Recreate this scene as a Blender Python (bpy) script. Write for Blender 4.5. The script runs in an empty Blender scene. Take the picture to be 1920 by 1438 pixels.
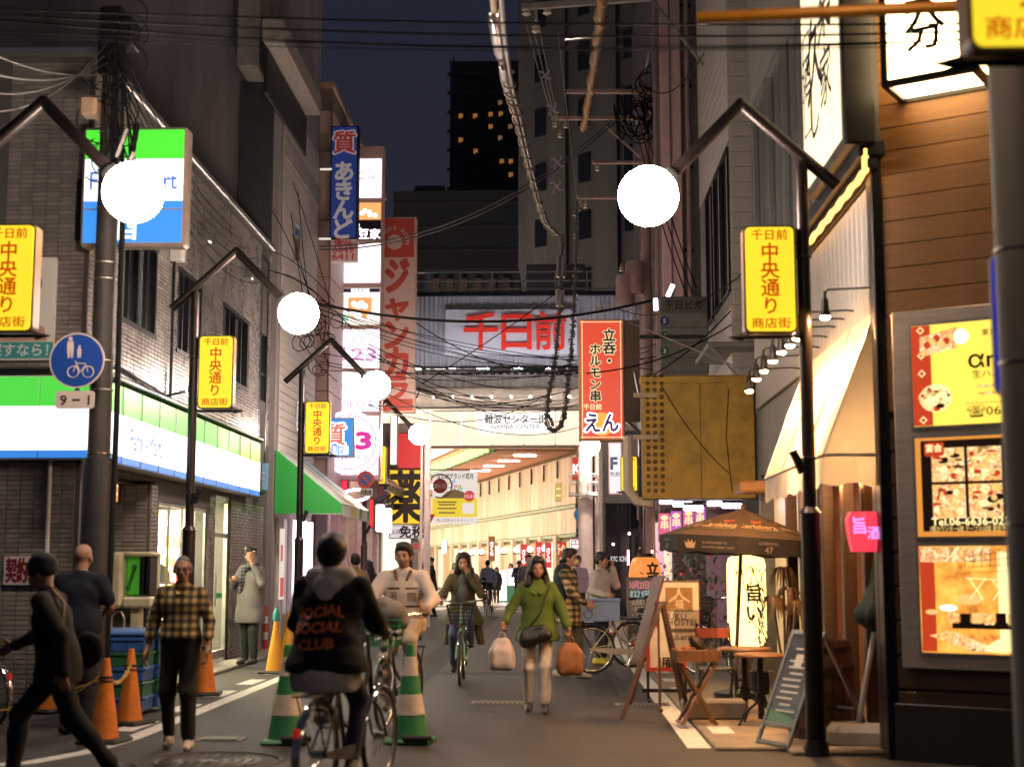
import bpy, math, random
import numpy as np
from mathutils import Matrix, Vector, noise as mnoise
random.seed(7)
C = bpy.context.scene
COL = C.collection
R_ = math.radians
# ------------------------------------------------------------------ camera, sky, exposure
CAMZ, FPX, YAW, PITCH = 1.52, 2700.0, R_(1.726), R_(7.2)
cam = bpy.data.cameras.new('camera'); camo = bpy.data.objects.new('camera', cam); COL.objects.link(camo)
camo.location = (0, 0, CAMZ); camo.rotation_euler = (math.pi / 2 + PITCH, 0, YAW)
cam.sensor_width = 36; cam.lens = FPX / 1920 * 36; cam.clip_start = .1; cam.clip_end = 2000
cam.dof.use_dof = True; cam.dof.focus_distance = 30; cam.dof.aperture_fstop = 1.7
C.camera = camo
C.render.engine = 'CYCLES'
C.cycles.use_denoising = True
C.cycles.use_light_tree = True
C.cycles.max_bounces = 6; C.cycles.diffuse_bounces = 3; C.cycles.glossy_bounces = 3
C.cycles.transparent_max_bounces = 12; C.cycles.sample_clamp_indirect = 4
C.cycles.caustics_reflective = False; C.cycles.caustics_refractive = False
C.view_settings.view_transform = 'Standard'; C.view_settings.look = 'None'
C.view_settings.exposure = 0; C.view_settings.gamma = 1
w = bpy.data.worlds.new('World'); C.world = w; w.use_nodes = True
nt = w.node_tree; bg = nt.nodes['Background']
sky = nt.nodes.new('ShaderNodeTexSky'); sky.sky_type = 'NISHITA'; sky.sun_disc = False
sky.sun_elevation = R_(-5); sky.sun_rotation = R_(250); sky.air_density = 1.5
bg.inputs['Strength'].default_value = .05
nt.links.new(sky.outputs[0], bg.inputs[0])
# the town's own light scattered back by the night air, even over the whole sky
bg2 = nt.nodes.new('ShaderNodeBackground'); bg2.inputs[1].default_value = 1.0
wg = nt.nodes.new('ShaderNodeNewGeometry'); wsx = nt.nodes.new('ShaderNodeSeparateXYZ'); nt.links.new(wg.outputs['Incoming'], wsx.inputs[0])
wab = nt.nodes.new('ShaderNodeMath'); wab.operation = 'ABSOLUTE'; nt.links.new(wsx.outputs['Z'], wab.inputs[0])
wr_ = nt.nodes.new('ShaderNodeValToRGB'); nt.links.new(wab.outputs[0], wr_.inputs[0]); wr_.color_ramp.elements[0].color = (.026, .025, .036, 1); wr_.color_ramp.elements[1].color = (.013, .015, .029, 1); wr_.color_ramp.elements[1].position = .5
nt.links.new(wr_.outputs[0], bg2.inputs[0])
add = nt.nodes.new('ShaderNodeAddShader')
nt.links.new(bg.outputs[0], add.inputs[0]); nt.links.new(bg2.outputs[0], add.inputs[1])
nt.links.new(add.outputs[0], nt.nodes['World Output'].inputs[0])

# ------------------------------------------------------------------ picture measurements -> places in the street
_R = Vector((math.cos(YAW), math.sin(YAW), 0))
_F = Vector((-math.sin(YAW) * math.cos(PITCH), math.cos(YAW) * math.cos(PITCH), math.sin(PITCH)))
_U = _R.cross(_F)
def ray(px, py): return _R * ((px - 960) / FPX) + _U * ((719 - py) / FPX) + _F
def A(px, py, Y):
    d = ray(px, py); return Vector((0, 0, CAMZ)) + d * (Y / d.y)
def G(px, py, z=0):
    d = ray(px, py); return Vector((0, 0, CAMZ)) + d * ((z - CAMZ) / d.z)
def SX(px, py, X):
    d = ray(px, py); return Vector((0, 0, CAMZ)) + d * (X / d.x)
def proj(p):
    v = Vector(p) - Vector((0, 0, CAMZ)); z = v.dot(_F); return (960 + FPX * v.dot(_R) / z, 719 - FPX * v.dot(_U) / z)
V = Vector
# ------------------------------------------------------------------ materials
MATS = {}
def lin(h):
    h = h.lstrip('#'); o = []
    for i in (0, 2, 4):
        c = int(h[i:i + 2], 16) / 255; o.append(c / 12.92 if c <= .04045 else ((c + .055) / 1.055) ** 2.4)
    return tuple(o)
def col(c): return lin(c) if isinstance(c, str) else c
def mat(n, c, r=.6, m=0, var=.18, vs=5, bump=0, bs=60, em=0, emc=None, spec=.5, stretch=None, coat=0, trans=0):
    if n in MATS: return MATS[n]
    c = col(c); a = bpy.data.materials.new(n); a.use_nodes = True; t = a.node_tree; p = t.nodes['Principled BSDF']
    p.inputs['Roughness'].default_value = r; p.inputs['Metallic'].default_value = m
    p.inputs['Specular IOR Level'].default_value = spec; p.inputs['Coat Weight'].default_value = coat
    p.inputs['Transmission Weight'].default_value = trans
    tc = t.nodes.new('ShaderNodeTexCoord'); src = tc.outputs['Object']
    if stretch:
        mp = t.nodes.new('ShaderNodeMapping'); mp.inputs['Scale'].default_value = stretch; t.links.new(src, mp.inputs[0]); src = mp.outputs[0]
    if var:
        nz = t.nodes.new('ShaderNodeTexNoise'); nz.inputs['Scale'].default_value = vs; nz.inputs['Detail'].default_value = 6; nz.inputs['Roughness'].default_value = .65
        t.links.new(src, nz.inputs['Vector'])
        rp = t.nodes.new('ShaderNodeValToRGB'); rp.color_ramp.elements[0].position = .3; rp.color_ramp.elements[1].position = .7
        rp.color_ramp.elements[0].color = tuple(max(0, x * (1 - var)) for x in c) + (1,); rp.color_ramp.elements[1].color = tuple(min(1, x * (1 + var)) for x in c) + (1,)
        t.links.new(nz.outputs[0], rp.inputs[0]); t.links.new(rp.outputs[0], p.inputs['Base Color'])
        mr = t.nodes.new('ShaderNodeMapRange'); mr.inputs[3].default_value = max(.03, r - .1); mr.inputs[4].default_value = min(1, r + .1)
        t.links.new(nz.outputs[0], mr.inputs[0]); t.links.new(mr.outputs[0], p.inputs['Roughness'])
    else: p.inputs['Base Color'].default_value = c + (1,)
    if bump:
        nb = t.nodes.new('ShaderNodeTexNoise'); nb.inputs['Scale'].default_value = bs; nb.inputs['Detail'].default_value = 4; t.links.new(src, nb.inputs['Vector'])
        b = t.nodes.new('ShaderNodeBump'); b.inputs['Strength'].default_value = min(1, bump); b.inputs['Distance'].default_value = .02
        t.links.new(nb.outputs[0], b.inputs['Height']); t.links.new(b.outputs[0], p.inputs['Normal'])
    if em:
        p.inputs['Emission Color'].default_value = (col(emc) if emc else c) + (1,); p.inputs['Emission Strength'].default_value = em
    MATS[n] = a; return a
def glow(n, c, s=1.0, base=.25):
    """a lit surface: sign face, lamp, screen"""
    if n in MATS: return MATS[n]
    c = col(c); return mat(n, tuple(x * base for x in c), .35, var=0, em=s, emc=c)
def check(n, c1, c2, c3, s):
    """woven plaid: two crossing sets of stripes, by the cloth's own coordinates"""
    if n in MATS: return MATS[n]
    a = bpy.data.materials.new(n); a.use_nodes = True; t = a.node_tree; p = t.nodes['Principled BSDF']; p.inputs['Roughness'].default_value = .9
    tc = t.nodes.new('ShaderNodeTexCoord'); sp = t.nodes.new('ShaderNodeSeparateXYZ'); t.links.new(tc.outputs['Object'], sp.inputs[0])
    outs = []
    for ax, k in (('X', 1), ('Z', 1)):
        m1 = t.nodes.new('ShaderNodeMath'); m1.operation = 'MULTIPLY'; m1.inputs[1].default_value = s; t.links.new(sp.outputs[ax], m1.inputs[0])
        m2 = t.nodes.new('ShaderNodeMath'); m2.operation = 'SINE'; t.links.new(m1.outputs[0], m2.inputs[0])
        m3 = t.nodes.new('ShaderNodeMath'); m3.operation = 'GREATER_THAN'; m3.inputs[1].default_value = .0; t.links.new(m2.outputs[0], m3.inputs[0]); outs.append(m3)
    ad = t.nodes.new('ShaderNodeMath'); ad.operation = 'ADD'; t.links.new(outs[0].outputs[0], ad.inputs[0]); t.links.new(outs[1].outputs[0], ad.inputs[1])
    hf = t.nodes.new('ShaderNodeMath'); hf.operation = 'MULTIPLY'; hf.inputs[1].default_value = .5; t.links.new(ad.outputs[0], hf.inputs[0])
    rp = t.nodes.new('ShaderNodeValToRGB'); rp.color_ramp.interpolation = 'CONSTANT'
    e = rp.color_ramp.elements; e[0].color = col(c1) + (1,); e[1].position = .75; e[1].color = col(c3) + (1,)
    x = e.new(.3); x.color = col(c2) + (1,)
    t.links.new(hf.outputs[0], rp.inputs[0]); t.links.new(rp.outputs[0], p.inputs['Base Color']); MATS[n] = a; return a
def glassmat(n, tint=(1, 1, 1), refl=.08):
    if n in MATS: return MATS[n]
    a = bpy.data.materials.new(n); a.use_nodes = True; t = a.node_tree
    tr = t.nodes.new('ShaderNodeBsdfTransparent'); tr.inputs[0].default_value = tuple(tint) + (1,)
    gl = t.nodes.new('ShaderNodeBsdfGlossy'); gl.inputs['Roughness'].default_value = .03
    mx = t.nodes.new('ShaderNodeMixShader'); mx.inputs[0].default_value = refl
    t.links.new(tr.outputs[0], mx.inputs[1]); t.links.new(gl.outputs[0], mx.inputs[2]); t.links.new(mx.outputs[0], t.nodes['Material Output'].inputs[0])
    MATS[n] = a; return a
# ------------------------------------------------------------------ text as geometry
_TX = {}
def textgeo(s):
    if s in _TX: return _TX[s]
    c = bpy.data.curves.new('t', 'FONT'); c.body = s; c.size = 1; c.resolution_u = 2
    o = bpy.data.objects.new('t', c); me = bpy.data.meshes.new_from_object(o)
    vs = np.array([v.co[:] for v in me.vertices]).reshape(-1, 3); fs = [tuple(p.vertices) for p in me.polygons]
    bpy.data.objects.remove(o); bpy.data.meshes.remove(me); bpy.data.curves.remove(c)
    _TX[s] = (vs, fs); return _TX[s]
# ------------------------------------------------------------------ mesh builder
def frame_from(d):
    d = V(d).normalized(); a = V((0, 0, 1)) if abs(d.z) < .9 else V((1, 0, 0))
    x = a.cross(d).normalized(); return x, d.cross(x), d
XF = (V((1, 0, 0)), V((0, 0, 1)))          # faces the camera end of the street
XL = (V((0, 1, 0)), V((0, 0, 1)))          # on a facade that faces +X
XR = (V((0, -1, 0)), V((0, 0, 1)))         # on a facade that faces -X
XB = (V((-1, 0, 0)), V((0, 0, 1)))
class MB:
    def __init__(s, M=None): s.v = []; s.f = []; s.m = []; s.M = M
    def add(s, vs, fs, mi=0):
        n = len(s.v)
        s.v += [(s.M @ V(p))[:] for p in vs] if s.M is not None else [tuple(p) for p in vs]
        s.f += [tuple(i + n for i in f) for f in fs]; s.m += [mi] * len(fs); return s
    def box(s, c, d, R=None, b=0, mi=0):
        hx, hy, hz = d[0] / 2, d[1] / 2, d[2] / 2; c = V(c)
        if b <= 0:
            vs = [V((x * hx, y * hy, z * hz)) for x in (-1, 1) for y in (-1, 1) for z in (-1, 1)]
            fs = [(0, 1, 3, 2), (4, 6, 7, 5), (0, 4, 5, 1), (2, 3, 7, 6), (0, 2, 6, 4), (1, 5, 7, 3)]
        else:
            b = min(b, hx * .9, hy * .9, hz * .9); vs = []; ix = {}
            for x in (-1, 1):
                for y in (-1, 1):
                    for z in (-1, 1):
                        for k in range(3):
                            p = [x * (hx - b), y * (hy - b), z * (hz - b)]; p[k] = (x * hx, y * hy, z * hz)[k]
                            ix[x, y, z, k] = len(vs); vs.append(V(p))
            fs = []
            for k in range(3):
                a1, a2 = [(1, 2), (2, 0), (0, 1)][k]
                for sg in (-1, 1):
                    q = []
                    for u, w_ in ((-1, -1), (1, -1), (1, 1), (-1, 1)):
                        e = [0, 0, 0]; e[k] = sg; e[a1] = u; e[a2] = w_; q.append(ix[e[0], e[1], e[2], k])
                    fs.append(tuple(q if sg > 0 else q[::-1]))
            for k in range(3):
                a1, a2 = [(1, 2), (2, 0), (0, 1)][k]
                for s1 in (-1, 1):
                    for s2 in (-1, 1):
                        q = []
                        for t_, kk in ((-1, a1), (1, a1), (1, a2), (-1, a2)):
                            e = [0, 0, 0]; e[k] = t_; e[a1] = s1; e[a2] = s2; q.append(ix[e[0], e[1], e[2], kk])
                        fs.append(tuple(q if s1 * s2 < 0 else q[::-1]))
            for x in (-1, 1):
                for y in (-1, 1):
                    for z in (-1, 1):
                        q = [ix[x, y, z, k] for k in range(3)]; fs.append(tuple(q if x * y * z > 0 else q[::-1]))
        if R is not None: vs = [R @ p for p in vs]
        return s.add([p + c for p in vs], fs, mi)
    def bb(s, lo, hi, b=0, mi=0):
        lo = V(lo); hi = V(hi); return s.box((lo + hi) / 2, [abs(hi[i] - lo[i]) for i in range(3)], None, b, mi)
    def bar(s, p, q, wd, th, up=(0, 0, 1), mi=0, b=0):
        p = V(p); q = V(q); d = q - p; L = d.length; y = d.normalized(); x = y.cross(V(up))
        if x.length < 1e-4: x = y.cross(V((1, 0, 0)))
        x.normalize(); z = x.cross(y); R = Matrix((x, y, z)).transposed()
        return s.box((p + q) / 2, (wd, L, th), R, b, mi)
    def cyl(s, p, q, r, r2=None, n=10, cap=True, mi=0):
        p = V(p); q = V(q); r2 = r if r2 is None else r2; x, y, d = frame_from(q - p); vs = []
        for P, rr in ((p, r), (q, r2)):
            for i in range(n):
                a = 2 * math.pi * i / n; vs.append(P + x * (rr * math.cos(a)) + y * (rr * math.sin(a)))
        fs = [(i, (i + 1) % n, n + (i + 1) % n, n + i) for i in range(n)]
        if cap: fs += [tuple(range(n))[::-1], tuple(range(n, 2 * n))]
        return s.add(vs, fs, mi)
    def tube(s, pts, r, n=6, mi=0, closed=False, rf=None):
        pts = [V(p) for p in pts]; N = len(pts); vs = []; x = None
        for i, p in enumerate(pts):
            a = pts[(i - 1) % N] if (closed or i) else p; b = pts[(i + 1) % N] if (closed or i < N - 1) else p
            d = b - a
            d = d.normalized() if d.length > 1e-9 else V((0, 0, 1))
            if x is None: x = frame_from(d)[0]
            x = (x - d * x.dot(d))
            x = x.normalized() if x.length > 1e-6 else frame_from(d)[0]
            y = d.cross(x); rr = rf(i / (N - 1)) if rf else r
            for k in range(n):
                t = 2 * math.pi * k / n; vs.append(p + x * (rr * math.cos(t)) + y * (rr * math.sin(t)))
        fs = []
        for i in range(N if closed else N - 1):
            j = (i + 1) % N
            for k in range(n): fs.append((i * n + k, i * n + (k + 1) % n, j * n + (k + 1) % n, j * n + k))
        if not closed: fs += [tuple(range(n))[::-1], tuple(range((N - 1) * n, N * n))]
        return s.add(vs, fs, mi)
    def ring(s, c, nrm, Rr, r, n=28, k=8, mi=0, a0=0, a1=None):
        x, y, d = frame_from(nrm); c = V(c)
        full = a1 is None; a1 = 2 * math.pi if full else a1
        m = n if full else n + 1
        pts = [c + x * (Rr * math.cos(a0 + (a1 - a0) * i / n)) + y * (Rr * math.sin(a0 + (a1 - a0) * i / n)) for i in range(m)]
        return s.tube(pts, r, k, mi, full)
    def ball(s, c, r, n=16, m=10, mi=0, z0=-1, z1=1):
        if not hasattr(r, '__len__'): r = (r, r, r)
        c = V(c); t0, t1 = math.asin(z0), math.asin(z1); vs = []
        for j in range(m + 1):
            t = t0 + (t1 - t0) * j / m
            for i in range(n):
                a = 2 * math.pi * i / n; vs.append(c + V((r[0] * math.cos(t) * math.cos(a), r[1] * math.cos(t) * math.sin(a), r[2] * math.sin(t))))
        fs = [(j * n + i, j * n + (i + 1) % n, (j + 1) * n + (i + 1) % n, (j + 1) * n + i) for j in range(m) for i in range(n)]
        fs += [tuple(range(n))[::-1], tuple(range(m * n, m * n + n))]
        return s.add(vs, fs, mi)
    def lathe(s, c, prof, n=20, mi=0, ax=(0, 0, 1)):
        x, y, d = frame_from(ax); c = V(c); vs = []
        for r, z in prof:
            for i in range(n):
                a = 2 * math.pi * i / n; vs.append(c + d * z + x * (r * math.cos(a)) + y * (r * math.sin(a)))
        m = len(prof)
        fs = [(j * n + i, j * n + (i + 1) % n, (j + 1) * n + (i + 1) % n, (j + 1) * n + i) for j in range(m - 1) for i in range(n)]
        fs += [tuple(range(n))[::-1], tuple(range((m - 1) * n, m * n))]
        return s.add(vs, fs, mi)
    def poly(s, pts, mi=0): return s.add(pts, [tuple(range(len(pts)))], mi)
    def prism(s, pts, vec, mi=0):
        """pts counter-clockwise seen against vec (vec points towards the viewer side)"""
        n = len(pts); a = [V(p) for p in pts]; b = [p + V(vec) for p in a]
        fs = [tuple(range(n))[::-1], tuple(range(n, 2 * n))] + [(i, (i + 1) % n, n + (i + 1) % n, n + i) for i in range(n)]
        return s.add(a + b, fs, mi)
    def rect(s, c, fr, wd, ht, mi=0, off=0):
        x, y = fr; n = x.cross(y); c = V(c) + n * off
        return s.poly([c - x * wd / 2 - y * ht / 2, c + x * wd / 2 - y * ht / 2, c + x * wd / 2 + y * ht / 2, c - x * wd / 2 + y * ht / 2], mi)
    def slab(s, c, fr, wd, ht, th, rad=0, mi=0, seg=4):
        """rounded flat box whose back is at c, rising th along the frame's normal"""
        x, y = fr; n = x.cross(y); c = V(c)
        if rad <= 0: pts = [c - x * wd / 2 - y * ht / 2, c + x * wd / 2 - y * ht / 2, c + x * wd / 2 + y * ht / 2, c - x * wd / 2 + y * ht / 2]
        else:
            pts = []
            for qx, qy, a0 in ((1, -1, -90), (1, 1, 0), (-1, 1, 90), (-1, -1, 180)):
                o = c + x * qx * (wd / 2 - rad) + y * qy * (ht / 2 - rad)
                for i in range(seg + 1):
                    a = R_(a0 + 90 * i / seg); pts.append(o + x * rad * math.cos(a) + y * rad * math.sin(a))
        return s.prism(pts, n * th, mi)
    def disk(s, c, fr, r, th, n=28, mi=0, ry=None):
        x, y = fr; ry = ry or r; c = V(c); return s.prism([c + x * (r * math.cos(2 * math.pi * i / n)) + y * (ry * math.sin(2 * math.pi * i / n)) for i in range(n)], x.cross(y) * th, mi)
    def text(s, t, c, fr, size, mi=0, bold=0, w=None, vert=False, step=1.0, off=.004, rot=0, ital=0, h=None):
        """size = character height; w squeezes the line (or the column) to that width; h the column to that height"""
        x, y = fr; n = x.cross(y); c = V(c)
        if rot: x, y = x * math.cos(rot) + y * math.sin(rot), y * math.cos(rot) - x * math.sin(rot)
        if vert:
            N = len(t)
            if h: step = h / N / size
            for i, ch in enumerate(t):
                s.text(ch, c + y * (size * step * ((N - 1) / 2 - i)), (x, y), size, mi, bold, w, off=off, ital=ital)
            return s
        vs, fs = textgeo(t)
        if not len(vs): return s
        lo = vs.min(0); hi = vs.max(0); cx = (lo[0] + hi[0]) / 2
        cy = .365
        k = size / .9
        kx = k if w is None else w / max(1e-6, hi[0] - lo[0])
        if w is not None and len(t) == 1: kx = min(kx, k * 1.6)
        sh = [(0, 0)] if not bold else [(0, 0), (bold, 0), (-bold, 0), (0, bold), (0, -bold), (bold * .7, bold * .7), (-bold * .7, -bold * .7), (bold * .7, -bold * .7), (-bold * .7, bold * .7)]
        for j, (bx, by) in enumerate(sh):
            s.add([c + n * (off + j * .0002) + x * ((p[0] - cx) * kx + bx * size + ital * (p[1] - cy) * k) + y * ((p[1] - cy) * k + by * size) for p in vs], fs, mi)
        return s
    def mesh(s, name, mats, smooth=None):
        me = bpy.data.meshes.new(name); me.from_pydata([tuple(p) for p in s.v], [], s.f)
        for a in mats: me.materials.append(a)
        if len(mats) > 1: me.polygons.foreach_set('material_index', s.m)
        if smooth:
            me.polygons.foreach_set('use_smooth', [True] * len(me.polygons))
            if smooth is not True: me.set_sharp_from_angle(angle=R_(smooth))
        me.update(); return me
WM = {}
def link(o, parent=None):
    COL.objects.link(o)
    if parent is not None: o.parent = parent
    return o
def part(mb, name, parent, mats, world=True, smooth=None, label=None, kind=None):
    """link the builder's mesh as a child of parent; world: its points are places in the street"""
    if not isinstance(mats, (list, tuple)): mats = [mats]
    if world and parent is not None:
        Mi = WM[parent.name].inverted(); mb.v = [(Mi @ V(p))[:] for p in mb.v]
    o = link(bpy.data.objects.new(name, mb.mesh(name, mats, smooth)), parent)
    WM[o.name] = WM[parent.name].copy() if parent is not None else Matrix()
    if label: o['label'] = label
    if kind: o['kind'] = kind
    return o
def tag(o, label=None, cat=None, group=None, kind=None):
    if label: o['label'] = label
    if cat: o['category'] = cat
    if group: o['group'] = group
    if kind: o['kind'] = kind
    return o
def thing(name, label, cat, loc=(0, 0, 0), rz=0, group=None):
    o = link(bpy.data.objects.new(name, None)); o.empty_display_size = .2
    o.location = V(loc); o.rotation_euler = (0, 0, rz)
    WM[o.name] = Matrix.Translation(V(loc)) @ Matrix.Rotation(rz, 4, 'Z')
    return tag(o, label, cat, group)
def struct(mb, name, mats, smooth=None, kind='structure'):
    o = part(mb, name, None, mats, False, smooth); o['kind'] = kind; return o
def one(mb, name, label, cat, mats, base, group=None, smooth=None):
    """a thing that is one mesh; its points are places in the street"""
    base = V(base); mb.v = [(V(p) - base)[:] for p in mb.v]
    o = part(mb, name, None, mats, False, smooth); o.location = base; WM[o.name] = Matrix.Translation(base)
    return tag(o, label, cat, group)
def kids(o): return [c for c in o.children]
def dup(o, loc=None, rz=None, label=None, group=None, parent=None):
    c = o.copy(); COL.objects.link(c)
    if parent is not None: c.parent = parent
    if loc is not None: c.location = V(loc)
    if rz is not None: c.rotation_euler = (0, 0, rz)
    if label: c['label'] = label
    if group: c['group'] = group
    if parent is None: WM[c.name] = Matrix.Translation(c.location) @ Matrix.Rotation(c.rotation_euler.z, 4, 'Z')
    for k in kids(o): dup(k, parent=c)
    return c
def inst(src, parent, M, name=None):
    """another piece of the same kind: shares the mesh of src, its own place"""
    o = bpy.data.objects.new(name or src.name.split('.')[0], src.data); COL.objects.link(o); o.parent = parent; o.matrix_local = M
    WM[o.name] = WM[parent.name] @ M; return o
def pieces(name, parent, mats, lst, world=True, rnd=None):
    """lst of (centre, dims, rotation or None): each one a piece of its own; alike sizes share a mesh"""
    cache = {}; Mi = WM[parent.name].inverted() if world else Matrix(); out = []
    if not isinstance(mats, (list, tuple)): mats = [mats]
    for i, (c, d, Rm) in enumerate(lst):
        a = mats[i % len(mats)] if rnd is None else mats[rnd.randrange(len(mats))]
        key = (tuple(round(x, 4) for x in d), a.name)
        if key not in cache: cache[key] = MB().box((0, 0, 0), d, None, min(d) * .18).mesh(name, [a])
        o = bpy.data.objects.new(name, cache[key]); COL.objects.link(o); o.parent = parent
        o.matrix_local = Mi @ Matrix.Translation(V(c)) @ (Rm.to_4x4() if Rm is not None else Matrix()); out.append(o)
    return out
def catenary(p, q, sag, n=14):
    p = V(p); q = V(q); return [p.lerp(q, i / n) - V((0, 0, sag * 4 * (i / n) * (1 - i / n))) for i in range(n + 1)]
def pxrect(x0, y0, x1, y1, Y):
    xm, ym = (x0 + x1) / 2, (y0 + y1) / 2
    return A(x0, ym, Y).x, A(x1, ym, Y).x, A(xm, y1, Y).z, A(xm, y0, Y).z
# ================================================================== SETTING
asphalt = mat('asphalt', (.03, .0275, .026), .62, var=.5, vs=.9, bump=.8, bs=70)
def cracks(a):
    t = a.node_tree; p = t.nodes['Principled BSDF']; src = p.inputs['Base Color'].links[0].from_socket; tc = t.nodes.new('ShaderNodeTexCoord')
    v = t.nodes.new('ShaderNodeTexVoronoi'); v.feature = 'DISTANCE_TO_EDGE'; v.inputs['Scale'].default_value = .45
    n = t.nodes.new('ShaderNodeTexNoise'); n.inputs['Scale'].default_value = 3; n.inputs['Detail'].default_value = 5; mx = t.nodes.new('ShaderNodeMixRGB'); mx.inputs[0].default_value = .12
    t.links.new(tc.outputs['Object'], n.inputs['Vector']); t.links.new(tc.outputs['Object'], mx.inputs[1]); t.links.new(n.outputs['Color'], mx.inputs[2]); t.links.new(mx.outputs[0], v.inputs['Vector'])
    r = t.nodes.new('ShaderNodeValToRGB'); r.color_ramp.elements[0].color = (.45, .45, .45, 1); r.color_ramp.elements[1].position = .012; r.color_ramp.elements[1].color = (1, 1, 1, 1); t.links.new(v.outputs['Distance'], r.inputs[0])
    sp = t.nodes.new('ShaderNodeTexNoise'); sp.inputs['Scale'].default_value = 55; sp.inputs['Detail'].default_value = 3; t.links.new(tc.outputs['Object'], sp.inputs['Vector']); r2 = t.nodes.new('ShaderNodeValToRGB'); r2.color_ramp.elements[0].position = .35; r2.color_ramp.elements[0].color = (.7, .7, .7, 1); r2.color_ramp.elements[1].position = .68; r2.color_ramp.elements[1].color = (1.45, 1.42, 1.38, 1); t.links.new(sp.outputs[0], r2.inputs[0])
    m1 = t.nodes.new('ShaderNodeMixRGB'); m1.blend_type = 'MULTIPLY'; m1.inputs[0].default_value = 1; m2 = t.nodes.new('ShaderNodeMixRGB'); m2.blend_type = 'MULTIPLY'; m2.inputs[0].default_value = 1
    t.links.new(src, m1.inputs[1]); t.links.new(r.outputs[0], m1.inputs[2]); t.links.new(m1.outputs[0], m2.inputs[1]); t.links.new(r2.outputs[0], m2.inputs[2]); t.links.new(m2.outputs[0], p.inputs['Base Color'])
cracks(asphalt)
concrete = mat('concrete', (.2, .185, .165), .8, var=.25, vs=2, bump=.3)
paint_w = mat('road_paint', (.62, .6, .55), .6, var=.35, vs=14)
struct(MB().bb((-80, -30, -.4), (80, 320, 0)), 'road', [asphalt])
m = MB(); m.bb((1.32, 12.25, -.1), (9, 44, .03), b=.012); m.bb((1.9, 11.95, -.1), (9, 12.24, .045), b=.02); struct(m, 'pavement', [mat('paver', (.25, .2, .15), .75, var=.3, vs=3, bump=.4)])
m = MB(); m.bb((-5.2, 15.2, -.1), (-4.75, 40, .05), b=.015); struct(m, 'pavement', [concrete])
# painted lines
def stripe(name, pts, wd, z=.004):
    L = []; Rr = []
    for i, p in enumerate(pts):
        a = V(pts[max(0, i - 1)]); b = V(pts[min(len(pts) - 1, i + 1)]); d = (b - a).normalized(); n = V((d.y, -d.x))
        L.append(V(p) - n * wd / 2); Rr.append(V(p) + n * wd / 2)
    mm = MB()
    for i in range(len(pts) - 1): mm.poly([(L[i].x, L[i].y, z), (Rr[i].x, Rr[i].y, z), (Rr[i + 1].x, Rr[i + 1].y, z), (L[i + 1].x, L[i + 1].y, z)])
    return struct(mm, name, [paint_w])
stripe('edge_line', [(-5.4, 10.9), (-4.6, 11.0), (-4.1, 11.35), (-3.85, 12.0), (-3.76, 13), (-3.74, 20), (-3.7, 34)], .17)
stripe('edge_line', [(1.2, 12.4), (1.2, 20), (1.22, 27), (1.25, 40)], .2)
for i in range(9): stripe('road_dash', [(-4.02, 13.5 + i * 1.75), (-4.0, 14.35 + i * 1.75)], .22)
for i in range(9): stripe('road_dash', [(1.5, 13.2 + i * 1.45), (1.5, 13.75 + i * 1.45)], .2, .034)
for i in range(6): stripe('crosswalk_bar', [(-5.2 + i * 1.1, 50), (-5.2 + i * 1.1, 53.5)], .45)
stripe('stop_line', [(-3.5, 48.6), (1.0, 48.6)], .4)
# pale paving of the covered street beyond
struct(MB().bb((-14, 54.5, -.1), (8, 130, .02)), 'pavement', [mat('arcade_floor', (.5, .46, .4), .35, var=.12)])
# mended strips of asphalt
patch_a = mat('asphalt_patch', (.018, .016, .0145), .7, var=.4, vs=3, bump=.8, bs=80); patch_b = mat('asphalt_worn', (.045, .04, .035), .62, var=.4, vs=4, bump=.8, bs=80)
for x0_, y0_, x1_, y1_, pm in ((-2.2, 17.5, -1.7, 44, patch_a), (-.1, 12.2, 1.05, 14.3, patch_b), (-3.4, 14.6, -2.5, 17.2, patch_b), (.35, 17.2, .75, 30, patch_a), (-1.7, 20.5, .3, 21.1, patch_a), (-5, 9.2, 3, 9.9, patch_b), (-.9, 23.2, .3, 27.5, patch_b)): struct(MB().poly([(x0_, y0_, .0025), (x1_, y0_, .0025), (x1_, y1_, .0025), (x0_, y1_, .0025)]), 'road_patch', [pm])
# covers let into the road
iron = mat('cast_iron', (.09, .083, .076), .5, .5, bump=.4, bs=30)
def cover(x, y, rx, ry, label, rect=False):
    t = thing('manhole_cover', label, 'manhole cover', (x, y, 0))
    m = MB()
    if rect:
        m.box((0, 0, .004), (rx * 2, ry * 2, .012), None, .003); part(m, 'rim', t, concrete, False)
        m = MB()
        for i in range(11): m.box((-rx + .06 + i * (2 * rx - .12) / 10, 0, .012), (.028, ry * 1.7, .012))
        part(m, 'grating', t, iron, False)
    else:
        m.ring((0, 0, -.012), (0, 0, 1), rx * 1.0, .03, 40, 6); part(m, 'rim', t, mat('rim_dark', (.075, .068, .06), .8), False)
        m = MB(); m.disk((0, 0, .002), (V((1, 0, 0)), V((0, 1, 0))), rx * .74, .008, 36); part(m, 'lid', t, iron, False)
        m = MB()
        for r in (.2, .35, .5, .65): m.ring((0, 0, .011), (0, 0, 1), rx * r, .007, 30, 4)
        for i in range(-4, 5):
            h = rx * math.sqrt(max(.01, .5 - (i * .15) ** 2)); m.box((i * rx * .15, 0, .012), (.014, h * 1.8, .008))
        part(m, 'grating', t, iron, False)
cover(-2.72, 11.45, .56, .5, 'round iron manhole cover in a pale ring in the road before the plaid shirt')
cover(-.62, 16.35, .33, .2, 'rectangular grated drain lid in mid road beside the walking woman in green', True)
cover(.95, 16.2, .3, .16, 'dull reddish drain lid in the road beside the wooden easel board', True)
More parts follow.
